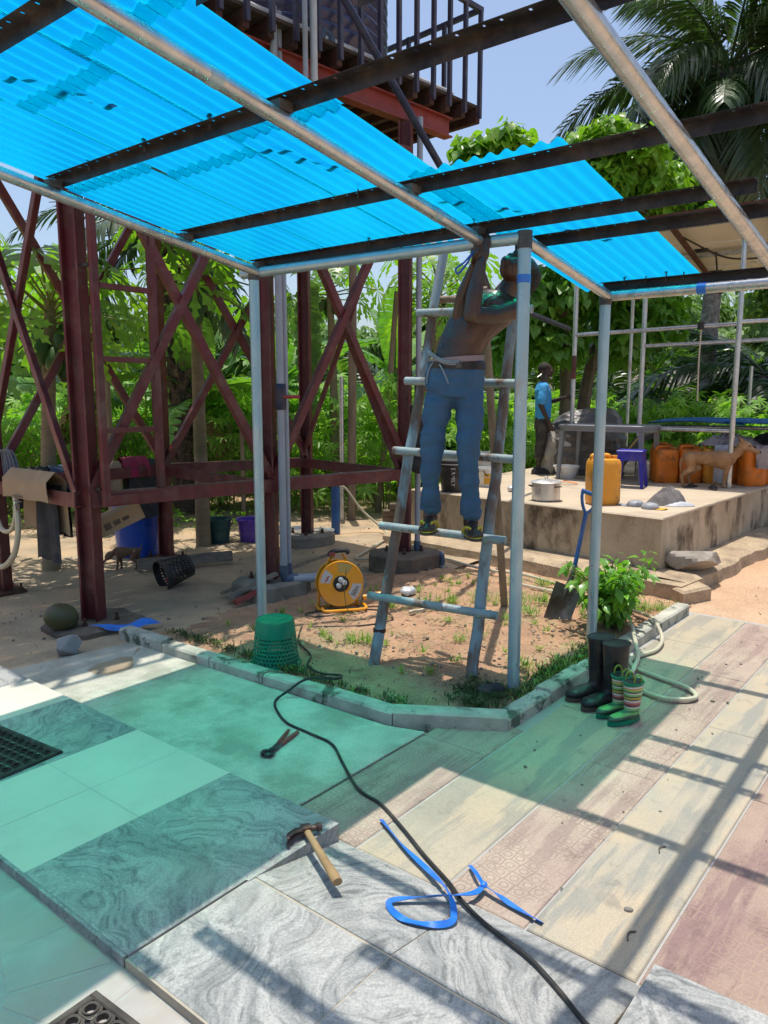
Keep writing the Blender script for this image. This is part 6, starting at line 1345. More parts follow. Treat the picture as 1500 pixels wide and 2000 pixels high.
# ---- shelter of pipes carrying solar panels
sl_ = empty('solar_shelter', (9.5, 3.4, ZP), label='steel pipe shelter carrying a tilted roof of solar panels', cat='shelter')
def spipe(a, b_, r_=.026, nm='pipe', mk='galv'):
    m_ = MB(); m_.tube([a, (Vector(a)+Vector(b_))/2, b_], r_, 12); part(sl_, nm, m_, mk)
def roofz(x): return 3.62-.135*(x-9.2)
for x, y in ((9.48, 4.43), (9.84, 3.66), (9.21, 2.36), (12.1, 4.7), (12.0, 2.4)): spipe((x, y, ZP-.01), (x, y, roofz(x)-.10), .030, 'post')
m_ = MB(); m_.tube([(9.48, 4.43, 1.83), (9.48, 4.43, 2.13)], .0325, 12); part(sl_, 'paint_band', m_, 'red')
spipe((9.48, 4.43, 2.395), (9.21, 2.36, 2.40)); spipe((9.84, 3.66, 2.24), (10.05, .6, 2.29)); spipe((9.21, 2.36, 2.42), (9.6, .6, 2.45)); spipe((9.48, 4.43, 1.215), (9.21, 2.36, 1.215), .024); spipe((9.84, 3.66, 1.225), (10.06, .6, 1.235), .024)
m_ = MB(); m_.tube([(9.262, 2.78, 2.36), (9.262, 2.78, 2.44)], .045, 10); part(sl_, 'hoist_block', m_, 'black'); m_ = MB(); m_.tube(smooth_path([(9.262, 2.78, 2.38), (9.262, 2.785, 2.0), (9.264, 2.775, 1.55)], 4), .009, 6); part(sl_, 'hoist_rope', m_, 'hose')
for i in range(3):                     # rails under the panels
    x = 9.35+i*1.15; m_ = MB(); m_.bar((x, 4.58+.1*i, roofz(x)-.05), (x, -.2, roofz(x)-.05), .04, .05); part(sl_, 'rail', m_, 'galv')
for y in (1.05, 2.12, 3.16, 4.4):
    m_ = MB(); m_.bar((9.2, y, roofz(9.2)-.09), (12.2, y+.25, roofz(12.2)-.09), .05, .05); part(sl_, 'rafter', m_, 'rust')
m_ = MB(); m_.bar((9.16, 4.62, roofz(9.16)+.0), (9.16, -.4, roofz(9.16)+.0), .03, .09); part(sl_, 'fascia', m_, 'rust')
for i in range(3):
    for j in range(5):
        x0 = 9.19+i*1.0; y1 = 4.58+.09*i-j*1.0; cx_ = x0+.49; m_ = MB(); sl2 = math.atan(-.135)
        Mx_ = Matrix.Rotation(-sl2, 3, 'Y'); c_ = Vector((cx_, y1-.49, roofz(cx_)+.005)); m_.box(c_, (.97, .975, .006), M=Mx_); pnl = part(sl_, 'solar_panel', m_, 'panel')
        f = MB()
        for (dx, dy, a_, b2) in ((-.487, 0, .022, .985), (.487, 0, .022, .985), (0, -.487, .95, .022), (0, .487, .95, .022)): f.box(c_+Mx_ @ Vector((dx, dy, .0)), (a_, b2, .036), M=Mx_)
        q = f.build('panel_frame', M['white'], pnl); q.location = (0, 0, 0)
        f = MB(); f.box(c_+Mx_ @ Vector((-.25, 0, -.012)), (.10, .16, .02), M=Mx_); q = f.build('junction_box', M['dark'], pnl); q.location = (0, 0, 0)
for a_, b_ in (((9.7, 3.2, 3.5), (10.6, 2.4, 3.3)), ((10.4, 3.0, 3.4), (11.4, 3.2, 3.15)), ((10.2, 2.2, 3.4), (9.9, 1.5, 3.35))):
    m_ = MB(); a_, b_ = Vector(a_), Vector(b_); m_.tube(smooth_path([a_, (a_+b_)/2+V(0, 0, -.12), b_], 6), .012, 6); part(sl_, 'wire', m_, 'cable')
for k, (lb, y0, y1, dz) in enumerate((('blue corrugated sheet lying on the low shelter bar behind the jerrycans', 3.45, 2.35, .02), ('second blue corrugated sheet lying nearer the right edge', 2.55, 1.1, .05))):
    t_ = empty('loose_roof_sheet', (9.95, (y0+y1)/2, 1.26), label=lb, cat='roof sheet', group='spare blue sheets'); m_ = MB()
    m_.grid(lambda u, v: (9.55+.62*u, y0+(y1-y0)*v, 1.255+dz+.010*math.cos(2*PI*u*8)+.03*math.sin(v*PI)*(1 if k == 0 else -.3)+.03*u), 48, 8); part(t_, 'sheet', m_, 'sparesheet', 60)
# ---- fence, posts, bricks
for nm, lb, pts, rs_, mk in (('wooden_post', 'tall pale wooden post behind the tower brace crossing', [(7.47, 6.56, -.05), (7.48, 6.54, 1.5), (7.49, 6.52, 3.4)], [.060, .055, .05], 'wood'), ('wooden_post', 'thin leaning wooden pole left of the tower leg behind the ladder', [(8.2, 6.71, -.05), (8.28, 6.6, 1.4), (8.36, 6.5, 3.0)], [.045, .042, .036], 'wood'), ('wooden_post', 'short wooden stake behind the blue tub', [(4.95, 8.1, -.05), (4.95, 8.1, 1.9)], [.05, .045], 'wood'), ('steel_post', 'slim galvanised fence post beside the tall wooden post', [(7.36, 6.62, -.05), (7.36, 6.62, 1.85)], [.032, .032], 'galv'), ('steel_post', 'slim steel fence post beyond the platform behind the table', [(13.2, 4.9, -.05), (13.2, 4.9, 2.1)], [.03, .03], 'galv'), ('steel_post', 'slim steel fence post beyond the jerrycans under the palms', [(13.8, 3.3, -.05), (13.8, 3.3, 2.1)], [.03, .03], 'galv'), ('steel_post', 'slim steel fence post at the far right behind the dog', [(14.3, 1.9, -.05), (14.3, 1.9, 2.1)], [.03, .03], 'galv')):
    t_ = empty(nm, pts[0], label=lb, cat='post'); m_ = MB(); m_.tube(smooth_path(pts, 4) if len(pts) > 2 else pts, list(np.interp(np.linspace(0, 1, (len(pts)-1)*4+1 if len(pts) > 2 else len(pts)), np.linspace(0, 1, len(rs_)), rs_)), 12); part(t_, 'shaft', m_, mk)
fen = empty('chain_link_fence', (6.2, 7.6, 0), label='rusty chain-link fence along the back of the yard', cat='fence')
def chain(a, b_, h, p=.085):
    a, b_ = Vector(a), Vector(b_); d = (b_-a).normalized(); L_ = (b_-a).length; m_ = MB(); k = int((L_+h)/p)
    for i in range(k):
        for sg in (1, -1):
            s0 = i*p-(h if sg > 0 else 0); e0 = s0+h*sg if sg > 0 else s0-h
            q0, q1 = s0, s0+sg*h; z0, z1 = 0, h
            def cl(q, z, qo, zo):
                if q < 0: t2 = (0-q)/(qo-q); return 0, z+(zo-z)*t2
                if q > L_: t2 = (L_-q)/(qo-q); return L_, z+(zo-z)*t2
                return q, z
            if max(q0, q1) <= 0 or min(q0, q1) >= L_: continue
            c0_ = cl(q0, z0, q1, z1); c1_ = cl(q1, z1, q0, z0); m_.tube([a+d*c0_[0]+V(0, 0, c0_[1]), a+d*c1_[0]+V(0, 0, c1_[1])], .0022, 3, cap=False)
    part(fen, 'mesh', m_, 'rust')
chain((3.0, 9.3, 0), (8.6, 7.1, 0), 1.25); chain((12.9, 5.3, 0), (14.5, 1.0, 0), 1.5)
for k in range(4):
    p = Vector((3.0, 9.3, 0))+(Vector((8.6, 7.1, 0))-Vector((3.0, 9.3, 0)))*(k/3); m_ = MB(); m_.tube([p-V(0, 0, .05), p+V(0, 0, 1.4)], .03, 8); part(fen, 'fence_post', m_, 'wood')
bp = empty('brick_pile', (7.7, 5.95, 0), label='small stack of dark old bricks left of the concrete platform', cat='brick pile'); rs = random.Random(1)
for k in range(9):
    m_ = MB(); m_.box((7.62+.25*(k % 3)+rs.uniform(-.03, .03), 5.95-.18*(k % 3)+rs.uniform(-.04, .04), .045+.085*(k//3)), (.22, .11, .08), rz=-.6+rs.uniform(-.3, .3), ch=.008); part(bp, 'brick', m_, 'plinth')
# ================================================================== VEGETATION
def rotm(rng, tilt=None):
    """random orientation matrices"""
    a = rng.uniform(0, 2*PI); t_ = rng.uniform(0, .9) if tilt is None else tilt; b_ = rng.uniform(0, 2*PI)
    return np.array(Matrix.Rotation(a, 3, 'Z') @ Matrix.Rotation(t_, 3, 'X') @ Matrix.Rotation(b_, 3, 'Z'))
def scatter(name, tv, tf, poss, mats3, scales, mat, parent=None):
    """one mesh of many copies of a small leaf template"""
    tv = np.asarray(tv, float); tf = np.asarray(tf, int); n = len(poss); k = len(tv)
    P = np.asarray(poss)[:, None, :]; Rm = np.asarray(mats3); S = np.asarray(scales)[:, None, None]
    v = np.einsum('nij,kj->nki', Rm, tv)*S + P
    f = tf[None]+(np.arange(n)*k)[:, None, None]
    return obj(name, npmesh(name, v.reshape(-1, 3), f.reshape(-1, tf.shape[1])), mat, parent)
# -- leaf templates: stalk end at origin, blade along +Y, upper side +Z
def t_broad():       # heart-shaped leaf folded along the midrib
    out = [(0, 0), (.30, -.06), (.46, .18), (.40, .48), (.20, .78), (0, 1.05)]
    v = [(0, 0, 0), (0, .35, -.02), (0, .70, -.05), (0, 1.05, -.16)]
    v += [(.28, -.05, .06), (.44, .20, .09), (.38, .50, .05), (.18, .80, -.06)]; v += [(-x, y, z) for x, y, z in v[4:8]]
    f = [(0, 4, 5), (0, 5, 1), (1, 5, 6), (1, 6, 2), (2, 6, 7), (2, 7, 3)]; f += [(a, c-0 if False else (d+4 if d >= 4 else d), (c+4 if c >= 4 else c)) for a, c, d in []]
    g = []
    for a, b_, c in f: g.append(tuple((q+4 if q >= 4 else q) for q in (a, c, b_)))
    return np.array(v), np.array(f+g)
def t_lance(w=.22, dr=.25):      # pointed lance-shaped leaf
    v = [(0, 0, 0), (w, .35, .05), (-w, .35, .05), (0, .5, -.02), (w*.7, .68, -dr*.25), (-w*.7, .68, -dr*.25), (0, 1.05, -dr)]
    return np.array(v), np.array([(0, 1, 3), (0, 3, 2), (1, 4, 3), (3, 5, 2), (3, 4, 6), (3, 6, 5)])
def t_palmate(nl, L_lo, wid, droop, teeth=False, span=2.5):
    v = [(0, 0, 0)]; f = []
    for i in range(nl):
        a = (i/(nl-1)-.5)*2*span; L_ = 1.0 if abs(a) < .5 else (1-.12*abs(a)) ; L_ *= L_lo+(1-L_lo)*math.cos(a*.5)
        dx, dy = math.sin(a), math.cos(a); sx, sy = dy, -dx; b0 = len(v)
        def P(r_, s_): return (dx*r_*L_+sx*s_, dy*r_*L_+sy*s_, -droop*(r_*L_)**2+.02)
        if not teeth:
            v += [P(.35, wid), P(.35, -wid), P(.62, wid*.95), P(.62, -wid*.95), P(1.0, 0)]
            f += [(0, b0, b0+1), (b0, b0+2, b0+1), (b0+1, b0+2, b0+3), (b0+2, b0+4, b0+3)]
        else:
            v += [P(.42, wid*.75), P(.42, -wid*.75), P(.52, 0), P(.60, wid*2.1), P(.60, -wid*2.1), P(.66, wid*.7), P(.66, -wid*.7), P(.80, wid*1.5), P(.80, -wid*1.5), P(.84, wid*.5), P(.84, -wid*.5), P(1.02, 0)]
            f += [(0, b0, b0+2), (0, b0+2, b0+1), (b0, b0+3, b0+2), (b0+1, b0+2, b0+4), (b0+3, b0+5, b0+2), (b0+2, b0+6, b0+4), (b0+2, b0+5, b0+6), (b0+5, b0+7, b0+9), (b0+6, b0+10, b0+8), (b0+5, b0+9, b0+6), (b0+6, b0+9, b0+10), (b0+9, b0+11, b0+10)]
    return np.array(v), np.array(f)
def stem_tube(mb_, pts, r0, r1, n=8, wob=.0, sub=6):
    P = smooth_path(pts, sub) if len(pts) > 2 else [Vector(p) for p in pts]; k = len(P)
    mb_.tube([p+V(mnoise.noise(p*2)*wob, mnoise.noise(p*2+V(9, 0, 0))*wob, 0) for p in P], [r0+(r1-r0)*(i/(k-1))**.8 for i in range(k)], n)
# ------------------------------------------------ palm fronds (a few meshes shared by many fronds)
def frond_mesh(name, L_, leaflets, ll, droop, mat, seed, hang=.6, width=.035, curve=1.0):
    rs = np.random.default_rng(seed); n = leaflets; v = []; f = []
    def rach(t): return np.array([0, L_*t*(1-.18*droop*t*t), L_*(.10*t-droop*.62*t**2.1)])
    mbr = MB(); mbr.tube([rach(t) for t in np.linspace(0, 1, 12)], list(np.linspace(.030, .005, 12)*L_/3.0), 5)
    v = [list(p) for p in mbr.v]; quads = [q for q in mbr.f if len(q) == 4]
    for i in range(n):
        t = .14+.86*i/(n-1); p = rach(t); d = rach(min(t+.02, 1))-rach(t-.02); d /= np.linalg.norm(d)
        for sg in (-1, 1):
            if rs.random() < .05: continue
            side = np.array([sg, 0, 0]); up = np.cross(np.array([1., 0, 0]), d); up /= np.linalg.norm(up)
            ang = rs.uniform(-.3, .25); ln = ll*(.45+.55*math.sin(PI*min(1, t*.92+.1)))*rs.uniform(.8, 1.1)
            dir_ = side*.80+d*(.55+.25*t)+up*(.25*rs.uniform(-1, 1.2)+.05); dir_ /= np.linalg.norm(dir_)
            w = np.cross(dir_, up); w /= np.linalg.norm(w); w = w*width*L_/3*rs.uniform(.8, 1.2); hg = hang*rs.uniform(.6, 1.4)*ln
            m1 = p+dir_*ln*.45+np.array([0, 0, -hg*.18]); m2 = p+dir_*ln*.78+np.array([0, 0, -hg*.55]); e = p+dir_*ln*.95+np.array([0, 0, -hg*1.0]); b0 = len(v)
            v += [list(p-w*.3), list(p+w*.3), list(m1-w), list(m1+w), list(m2-w*.8), list(m2+w*.8), list(e-w*.12), list(e+w*.12)]
            quads += [(b0, b0+1, b0+3, b0+2), (b0+2, b0+3, b0+5, b0+4), (b0+4, b0+5, b0+7, b0+6)]
    me = npmesh(name, v, quads); me.materials.append(mat); return me
FR = {'tall': [frond_mesh('frond', 4.3, 88, .95, .75+.12*k, M['palmdark'], k, .85, .020) for k in range(3)],
      'tallup': [frond_mesh('frond', 4.1, 84, .85, .30+.1*k, M['palmdark'], 10+k, .6, .020) for k in range(2)],
      'young': [frond_mesh('frond', 3.0, 44, .62, .55+.15*k, M['palmlight'], 20+k, .55) for k in range(3)],
      'youngd': [frond_mesh('frond', 3.0, 44, .62, .55+.15*k, M['palmdark'], 30+k, .6) for k in range(3)]}
def palm(name, label, base, h, r0, r1, kinds, nfr, seed, trunk='palmgrey', scale=1.0, lean=(0, 0), up=(-.9, .9), group=None, grouped=None):
    t_ = empty(name, base, label=label, cat='palm tree', group=group); rs = random.Random(seed)
    top = Vector((lean[0], lean[1], h))
    if h > .4:
        m_ = MB(); stem_tube(m_, [(0, 0, -.1), (lean[0]*.3, lean[1]*.3, h*.4), top], r0, r1, 16, .02, 12)
        m_.v = [(Vector(p)+Vector((mnoise.noise(Vector(p)*7), mnoise.noise(Vector(p)*7+V(5, 5, 0)), 0))*(.05*r0/.2)).to_tuple() for p in m_.v]; m_.build('trunk', M[trunk], t_)
        if trunk == 'palmtrunk':     # old leaf bases
            for ring in range(int(h/.16)):
                z = .1+ring*.16
                for j in range(6):
                    a = 2*PI*(j+.5*(ring % 2))/6; rr_ = r0*.96; m2 = MB(); c_ = Vector((rr_*math.cos(a), rr_*math.sin(a), z)); m2.bar(c_, c_+V(.05*math.cos(a), .05*math.sin(a), .11), .085, .03); m2.build('leaf_base', M[trunk], t_, 0)
    for k in range(nfr):
        me = rs.choice(FR[rs.choice(kinds)]); o = bpy.data.objects.new('frond', me); COL.objects.link(o); o.parent = t_; o.location = top
        az = k*2.39996+rs.uniform(-.25, .25); u = (k+.5)/nfr; el = up[1]+(up[0]-up[1])*u+rs.uniform(-.12, .12); sc_ = scale*rs.uniform(.85, 1.1)
        o.rotation_euler = Euler((el, rs.uniform(-.3, .3), az), 'XYZ'); o.scale = (sc_, sc_, sc_)
    return t_
palm('oil_palm', 'tall oil palm with drooping dark fronds towering behind the shelter', (17.2, 5.02, 0), 8.15, .16, .19, ['tall', 'tall', 'tallup'], 50, 2, 'palmgrey', .86, (.15, -.05), (-1.45, 1.05))
palm('oil_palm', 'second tall oil palm at the upper right edge of the view', (20.2, 1.9, 0), 9.6, .20, .22, ['tall'], 34, 5, 'palmgrey', .95, (.1, .1), (-1.2, 1.1))
palm('oil_palm', 'old oil palm with dark scaly trunk behind the tower', (6.46, 8.73, 0), 3.9, .145, .14, ['youngd'], 12, 7, 'palmtrunk', .75, (0, .1), (-.7, .9))
palm('oil_palm', 'oil palm with dark rough trunk behind the dog', (16.0, 3.55, 0), 2.0, .18, .17, ['youngd'], 10, 8, 'palmtrunk', .95, (0, 0), (-.8, .9))
yp = [((18.2, 8.9), 1.6, 'bushy young palm directly behind the table'), ((19.8, 7.4), 2.1, 'young palm left of the tall palm trunk'), ((20.4, 4.4), 2.2, 'young palm between the tall trunk and the right edge'), ((17.0, 2.9), 1.8, 'young palm behind the jerrycan row'), ((18.5, 7.8), 2.4, 'young palm behind the boy in the background'), ((21.5, 4.2), 3.0, 'large young palm far behind the dog'), ((16.2, 9.4), 1.4, 'young palm in the thicket behind the man\'s torso'), ((13.4, 10.4), 1.9, 'young palm seen between the tower leg and the ladder'), ((12.0, 11.6), 1.7, 'young palm seen through the tower cross brace'), ((13.5, 12.0), 2.4, 'taller young palm far behind the tower brace'), ((7.5, 14.2), 2.2, 'young palm seen left behind the tower ladder'), ((18.2, 1.6), 2.0, 'young palm at the far right edge behind the fence')]
for i, ((x, y), h, lb) in enumerate(yp): palm('young_palm', lb, (x, y, 0), h*.55, .13, .11, ['youngd', 'youngd', 'young'] if x > 14 else ['young', 'youngd'], 15 if x > 14 else 12, 40+i, 'palmtrunk' if False else 'bark', .9+.12*h/2, (0, 0), (-.35, 1.15), group='young palms in the background')
# ------------------------------------------------ papaya trees
PV, PF = t_palmate(9, .62, .075, .22, True, 2.45)
pap_me = npmesh('leaf', PV*1.0, PF); pap_me.materials.append(M['papaya'])
def papaya(label, base, h, seed, nl=24, lean=(0, 0), ls=.42, fruit=8, r0=.09):
    t_ = empty('papaya_tree', base, label=label, cat='papaya tree', group='papaya trees'); rs = random.Random(seed); top = Vector((lean[0], lean[1], h)); m_ = MB()
    stem_tube(m_, [(0, 0, -.05), (lean[0]*.3, lean[1]*.3, h*.45), top], r0, r0*.62, 14, .015, 8); m_.build('trunk', M['paptrunk'], t_); pet = MB()
    for k in range(nl):
        az = k*2.39996+rs.uniform(-.2, .2); u = k/nl; el = 1.15-1.55*u+rs.uniform(-.15, .15); L_ = rs.uniform(.5, .85)*(1.0 if u > .15 else .6)
        d = Vector((math.cos(az)*math.cos(el), math.sin(az)*math.cos(el), math.sin(el))); p0 = top+V(0, 0, -.30*u); p1 = p0+d*L_*.6+V(0, 0, .03); p2 = p0+d*L_+V(0, 0, -.08*L_)
        pet.tube([p0, p1, p2], [.012, .009, .007], 5); o = bpy.data.objects.new('leaf', pap_me); COL.objects.link(o); o.parent = t_; o.location = p2
        s = ls*rs.uniform(.75, 1.15); o.scale = (s, s, s); o.rotation_euler = Euler((-(.55+.5*u)+rs.uniform(-.35, .25), rs.uniform(-.35, .35), az-PI/2), 'XYZ')
    pet.build('petioles', M['stem'], t_)
    for k in range(fruit):
        a = k*2.4; zz = h-.22-.075*(k//2)-rs.uniform(0, .05); m_ = MB(); m_.lathe([(0, -.13), (.035, -.115), (.062, -.06), (.066, -.01), (.05, .06), (.022, .095), (0, .10)], 14, cap0=False, cap1=False); f = m_.build('fruit', M['papfruit'], t_); f.location = (lean[0]+.115*math.cos(a), lean[1]+.115*math.sin(a), zz-.05); f.rotation_euler = (rs.uniform(-.15, .15), rs.uniform(-.15, .15), 0); s = rs.uniform(.8, 1.15); f.scale = (s, s, s)
    return t_
papaya('papaya tree with hanging green fruit at the left behind the tower', (3.50, 6.82, 0), 2.45, 1, 26, (.10, -.1), .46, 9, .085)
papaya('papaya tree with pale straight trunk seen through the tower', (5.16, 6.68, 0), 2.95, 2, 26, (.0, 0), .44, 8, .085)
papaya('papaya tree reaching over the tower behind the far left leg', (2.9, 8.2, 0), 3.3, 3, 26, (.1, 0), .46, 4, .08)
papaya('papaya tree with yellowish leaves behind the ladder top', (8.6, 6.05, 0), 3.1, 4, 22, (.1, 0), .42, 3, .075)
papaya('papaya tree left of the pale riser pipe behind the tower', (8.0, 7.3, 0), 3.2, 5, 20, (0, .1), .42, 4, .075)
papaya('papaya tree at the far left edge of the thicket', (4.0, 10.3, 0), 3.3, 9, 22, (0, 0), .46, 4, .085)
# ------------------------------------------------ banana plants
def banana_leaf_mesh(seed, L_=1.7, W_=.30, torn=.35, dr=.5):
    rs = np.random.default_rng(seed); v = []; f = []; n = 26
    def mid(t): return np.array([0, L_*t*(1-.22*dr*t), L_*(.22*t-dr*.72*t*t)])
    for i in range(n):
        t0, t1 = i/n, (i+1)/n; g = .10 if rs.random() < torn else .0
        for sg in (-1, 1):
            w0 = W_*math.sin(PI*min(1, .06+t0*.94))**.6; w1 = W_*math.sin(PI*min(1, .06+t1*.94))**.6; dz = -rs.uniform(.02, .30)*torn*1.2; sh_ = .05*L_*.3
            tt1 = t1-g/n*3; b0 = len(v); p0, p1 = mid(t0), mid(t1)
            v += [list(p0), list(p1), list(p1*(1-g)+p0*g+np.array([sg*w1*.55, sh_*.5, .03])), list(p0+np.array([sg*w0*.55, sh_*.5, .03])), list(p1*(1-2*g)+p0*2*g+np.array([sg*w1, sh_, dz*W_*1.6])), list(p0+np.array([sg*w0, sh_, dz*W_*1.6]))]
            f += [(b0, b0+1, b0+2, b0+3), (b0+3, b0+2, b0+4, b0+5)]
    mr = MB(); mr.tube([mid(t) for t in np.linspace(-.12, 1, 12)], list(np.linspace(.022, .005, 12)), 5); o = len(v); v += [list(p) for p in mr.v]; f += [tuple(q+o for q in fc) for fc in mr.f if len(fc) == 4]
    return v, f
BN = []; 
for k in range(4):
    v, f = banana_leaf_mesh(60+k, 1.8, .29, .25+.2*(k % 2), .35+.2*k); me = npmesh('leaf', v, f); me.materials.append(M['banana']); BN.append(me)
v, f = banana_leaf_mesh(70, 1.3, .16, .8, 1.0); BD = npmesh('dry_leaf', v, f); BD.materials.append(M['bananadry'])
def banana(label, base, h, seed, nl=9, sc=1.0, dry=3):
    t_ = empty('banana_plant', base, label=label, cat='banana plant', group='banana plants'); rs = random.Random(seed); m_ = MB(); stem_tube(m_, [(0, 0, -.05), (.03, 0, h*.5), (.05, .02, h)], .11*sc, .06*sc, 12, .02, 5); m_.build('stem', M['stem'], t_)
    for k in range(nl+dry):
        d_ = k >= nl; o = bpy.data.objects.new('dry_leaf' if d_ else 'leaf', BD if d_ else rs.choice(BN)); COL.objects.link(o); o.parent = t_; o.location = (.05, .02, h-.05-(.25 if d_ else .03*k)); az = k*2.4+rs.uniform(-.3, .3); el = (1.15-1.5*k/nl) if not d_ else -.9
        o.rotation_euler = Euler((el, rs.uniform(-.4, .4), az), 'XYZ'); s = sc*rs.uniform(.8, 1.15); o.scale = (s, s, s)
    return t_
banana('banana plant with broad dark leaves behind the left canopy post', (6.6, 8.6, 0), 1.7, 1, 8, .85)
banana('banana plant with a long pale leaf hanging inside the tower', (8.3, 8.8, 0), 2.0, 2, 8, .9)
banana('banana plant behind the tower ladder with dry hanging leaves', (5.6, 9.9, 0), 1.9, 3, 8, .9, 5)
banana('banana plant between the tower leg and the riser pipe', (10.6, 8.3, 0), 2.1, 4, 7, .9)
# the long fringed leaf that hangs down inside the tower
hm = frond_mesh('leaf_blade', 1.8, 30, .22, .10, M['palmlight'], 77, .25, .075)
hl = empty('hanging_leaf', (6.5, 6.35, 3.15), label='long fringed pale green leaf hanging straight down inside the tower', cat='leaf'); o = obj('leaf_blade', hm, M['palmlight'], hl); o.rotation_euler = Euler((R(-93), R(0), R(-50)), 'XYZ')
# ------------------------------------------------ cassava thicket and undergrowth: one mass nobody could count
CV, CF = t_palmate(7, .75, .085, .28, False, 1.9)
rs = np.random.default_rng(5)
def HD(px, D, z=0.0):      # point at forward distance D and lateral offset, camera-independent plan coordinates
    return None
cu, su = math.cos(HEAD), math.sin(HEAD)
def plan(D, lat): return (D*cu+lat*su, D*su-lat*cu)
pos, mats_, scl, stems = [], [], [], MB()
def bush(x, y, h, n, spread, ls):
    for s_ in range(max(3, n//26)):
        a = rs.uniform(0, 2*PI); q = rs.uniform(0, spread*.6); stems.tube([(x+q*.3*math.cos(a), y+q*.3*math.sin(a), -.05), (x+q*math.cos(a), y+q*math.sin(a), h*rs.uniform(.6, .95))], [.012, .006], 4, cap=False)
    for k in range(n):
        a = rs.uniform(0, 2*PI); u = rs.random()**.6; q = spread*math.sqrt(rs.random())*(.55+.45*math.sin(PI*min(1, u+.15)))
        pos.append((x+q*math.cos(a), y+q*math.sin(a), h*(.10+.92*u)+rs.normal(0, .05))); az = math.atan2(math.sin(a), math.cos(a))-PI/2+rs.normal(0, .7)
        mats_.append(np.array(Matrix.Rotation(az, 3, 'Z') @ Matrix.Rotation(-rs.uniform(.1, 1.1), 3, 'X') @ Matrix.Rotation(rs.normal(0, .35), 3, 'Y'))); scl.append(ls*rs.uniform(.7, 1.25))
for k in range(170):
    D = rs.uniform(10.3, 16.5); lat = rs.uniform(-7.8, 3.9)*D/12
    x, y = plan(D, lat)
    if x > 6.3 and y < 6.4 and D < 14.5: continue
    if math.hypot(x-7.5, y-6.5) < .7: continue
    bush(x, y, rs.uniform(1.0, 1.9), 70, rs.uniform(.5, .8), .21)
for k in range(60):
    D = rs.uniform(13.5, 19); lat = rs.uniform(2.2, 10.0)*D/15; x, y = plan(D, lat)
    if x < 12.9: continue
    bush(x, y, rs.uniform(.9, 1.7), 60, rs.uniform(.5, .9), .22)
for (x0, x1, y0, y1, n_) in ((10.6, 13.6, 6.9, 8.6, 22), (12.95, 14.8, 1.2, 4.6, 26), (12.9, 14.2, 4.6, 6.2, 10), (9.2, 11.2, 7.4, 9.0, 12)):
    for k in range(n_): bush(rs.uniform(x0, x1), rs.uniform(y0, y1), rs.uniform(.9, 1.6), 75, rs.uniform(.45, .7), .20)
cas = scatter('cassava_thicket', CV, CF, pos, mats_, scl, M['cassava']); tag(cas, 'dense bright green cassava and weeds filling the ground behind the yard', 'thicket', kind='stuff')
st_ = stems.build('stems', M['stem'], cas)
# low weeds between yard and thicket
pos, mats_, scl = [], [], []; LV, LF = t_lance(.24, .3)
for k in range(3000):
    D = rs.uniform(8.6, 12.5); lat = rs.uniform(-7, 1.2)*D/11; x, y = plan(D, lat)
    if y < 6.9 or (gnoise(x, y, .9, 4) < .12): continue
    pos.append((x, y, rs.uniform(0, .16))); mats_.append(np.array(Matrix.Rotation(rs.uniform(0, 6.3), 3, 'Z') @ Matrix.Rotation(rs.uniform(-.2, 1.1), 3, 'X'))); scl.append(rs.uniform(.06, .15))
tag(scatter('low_weeds', LV, LF, pos, mats_, scl, M['cassava']), 'low weeds scattered over the sand in front of the thicket', 'weeds', kind='stuff')
# ------------------------------------------------ broadleaf trees
BV, BF_ = t_broad()
def leafcloud(clumps, ls, rs_, dens, droop=(.2, 1.2)):
    pos, mt, sc_ = [], [], []
    for (c, r_) in clumps:
        n = int(dens*r_[0]*r_[1]*4+dens*r_[2]*r_[0]*4)
        for k in range(n):
            d = rs_.normal(size=3); d /= np.linalg.norm(d); q = rs_.uniform(.55, 1.05) if rs_.random() < .8 else rs_.uniform(.2, .6)
            p = np.array(c)+d*q*np.array(r_)+rs_.normal(0, .05, 3); az = math.atan2(d[1], d[0])-PI/2+rs_.normal(0, .6)
            pos.append(p); mt.append(np.array(Matrix.Rotation(az, 3, 'Z') @ Matrix.Rotation(-rs_.uniform(*droop), 3, 'X') @ Matrix.Rotation(rs_.normal(0, .4), 3, 'Y'))); sc_.append(ls*rs_.uniform(.6, 1.25))
    return pos, mt, sc_
def broadtree(name, label, base, trunks, clumps, mk, ls, dens, seed, cat='tree', group=None, tmpl=None):
    t_ = empty(name, base, label=label, cat=cat, group=group); rs_ = np.random.default_rng(seed); m_ = MB(); b0 = Vector(base)
    for pts, r0, r1 in trunks: stem_tube(m_, [Vector(p)-b0 for p in pts], r0, r1, 10, .03, 6)
    for c, r_ in clumps:                       # limbs into each clump
        e = min((p for pts, _, _ in trunks for p in pts[1:]), key=lambda p: (Vector(p)-Vector(c)).length); m_.tube(smooth_path([Vector(e)-b0, (Vector(e)+Vector(c))/2-b0+V(0, 0, .15), Vector(c)-b0], 4), list(np.linspace(.045, .012, 9)), 6)
        for k in range(5):
            d = rs_.normal(size=3); d /= np.linalg.norm(d); m_.tube([Vector(c)-b0, Vector(c)-b0+Vector(d*np.array(r_)*.85)], [.012, .005], 4)
    m_.build('trunk', M['bark'], t_); tv, tf = tmpl or (BV, BF_)
    p, mt, sc_ = leafcloud([(np.array(c)-np.array(base), r_) for c, r_ in clumps], ls, rs_, dens); scatter('crown', tv, tf, p, mt, sc_, M[mk], t_); return t_
rc_ = random.Random(31); CROWN = []
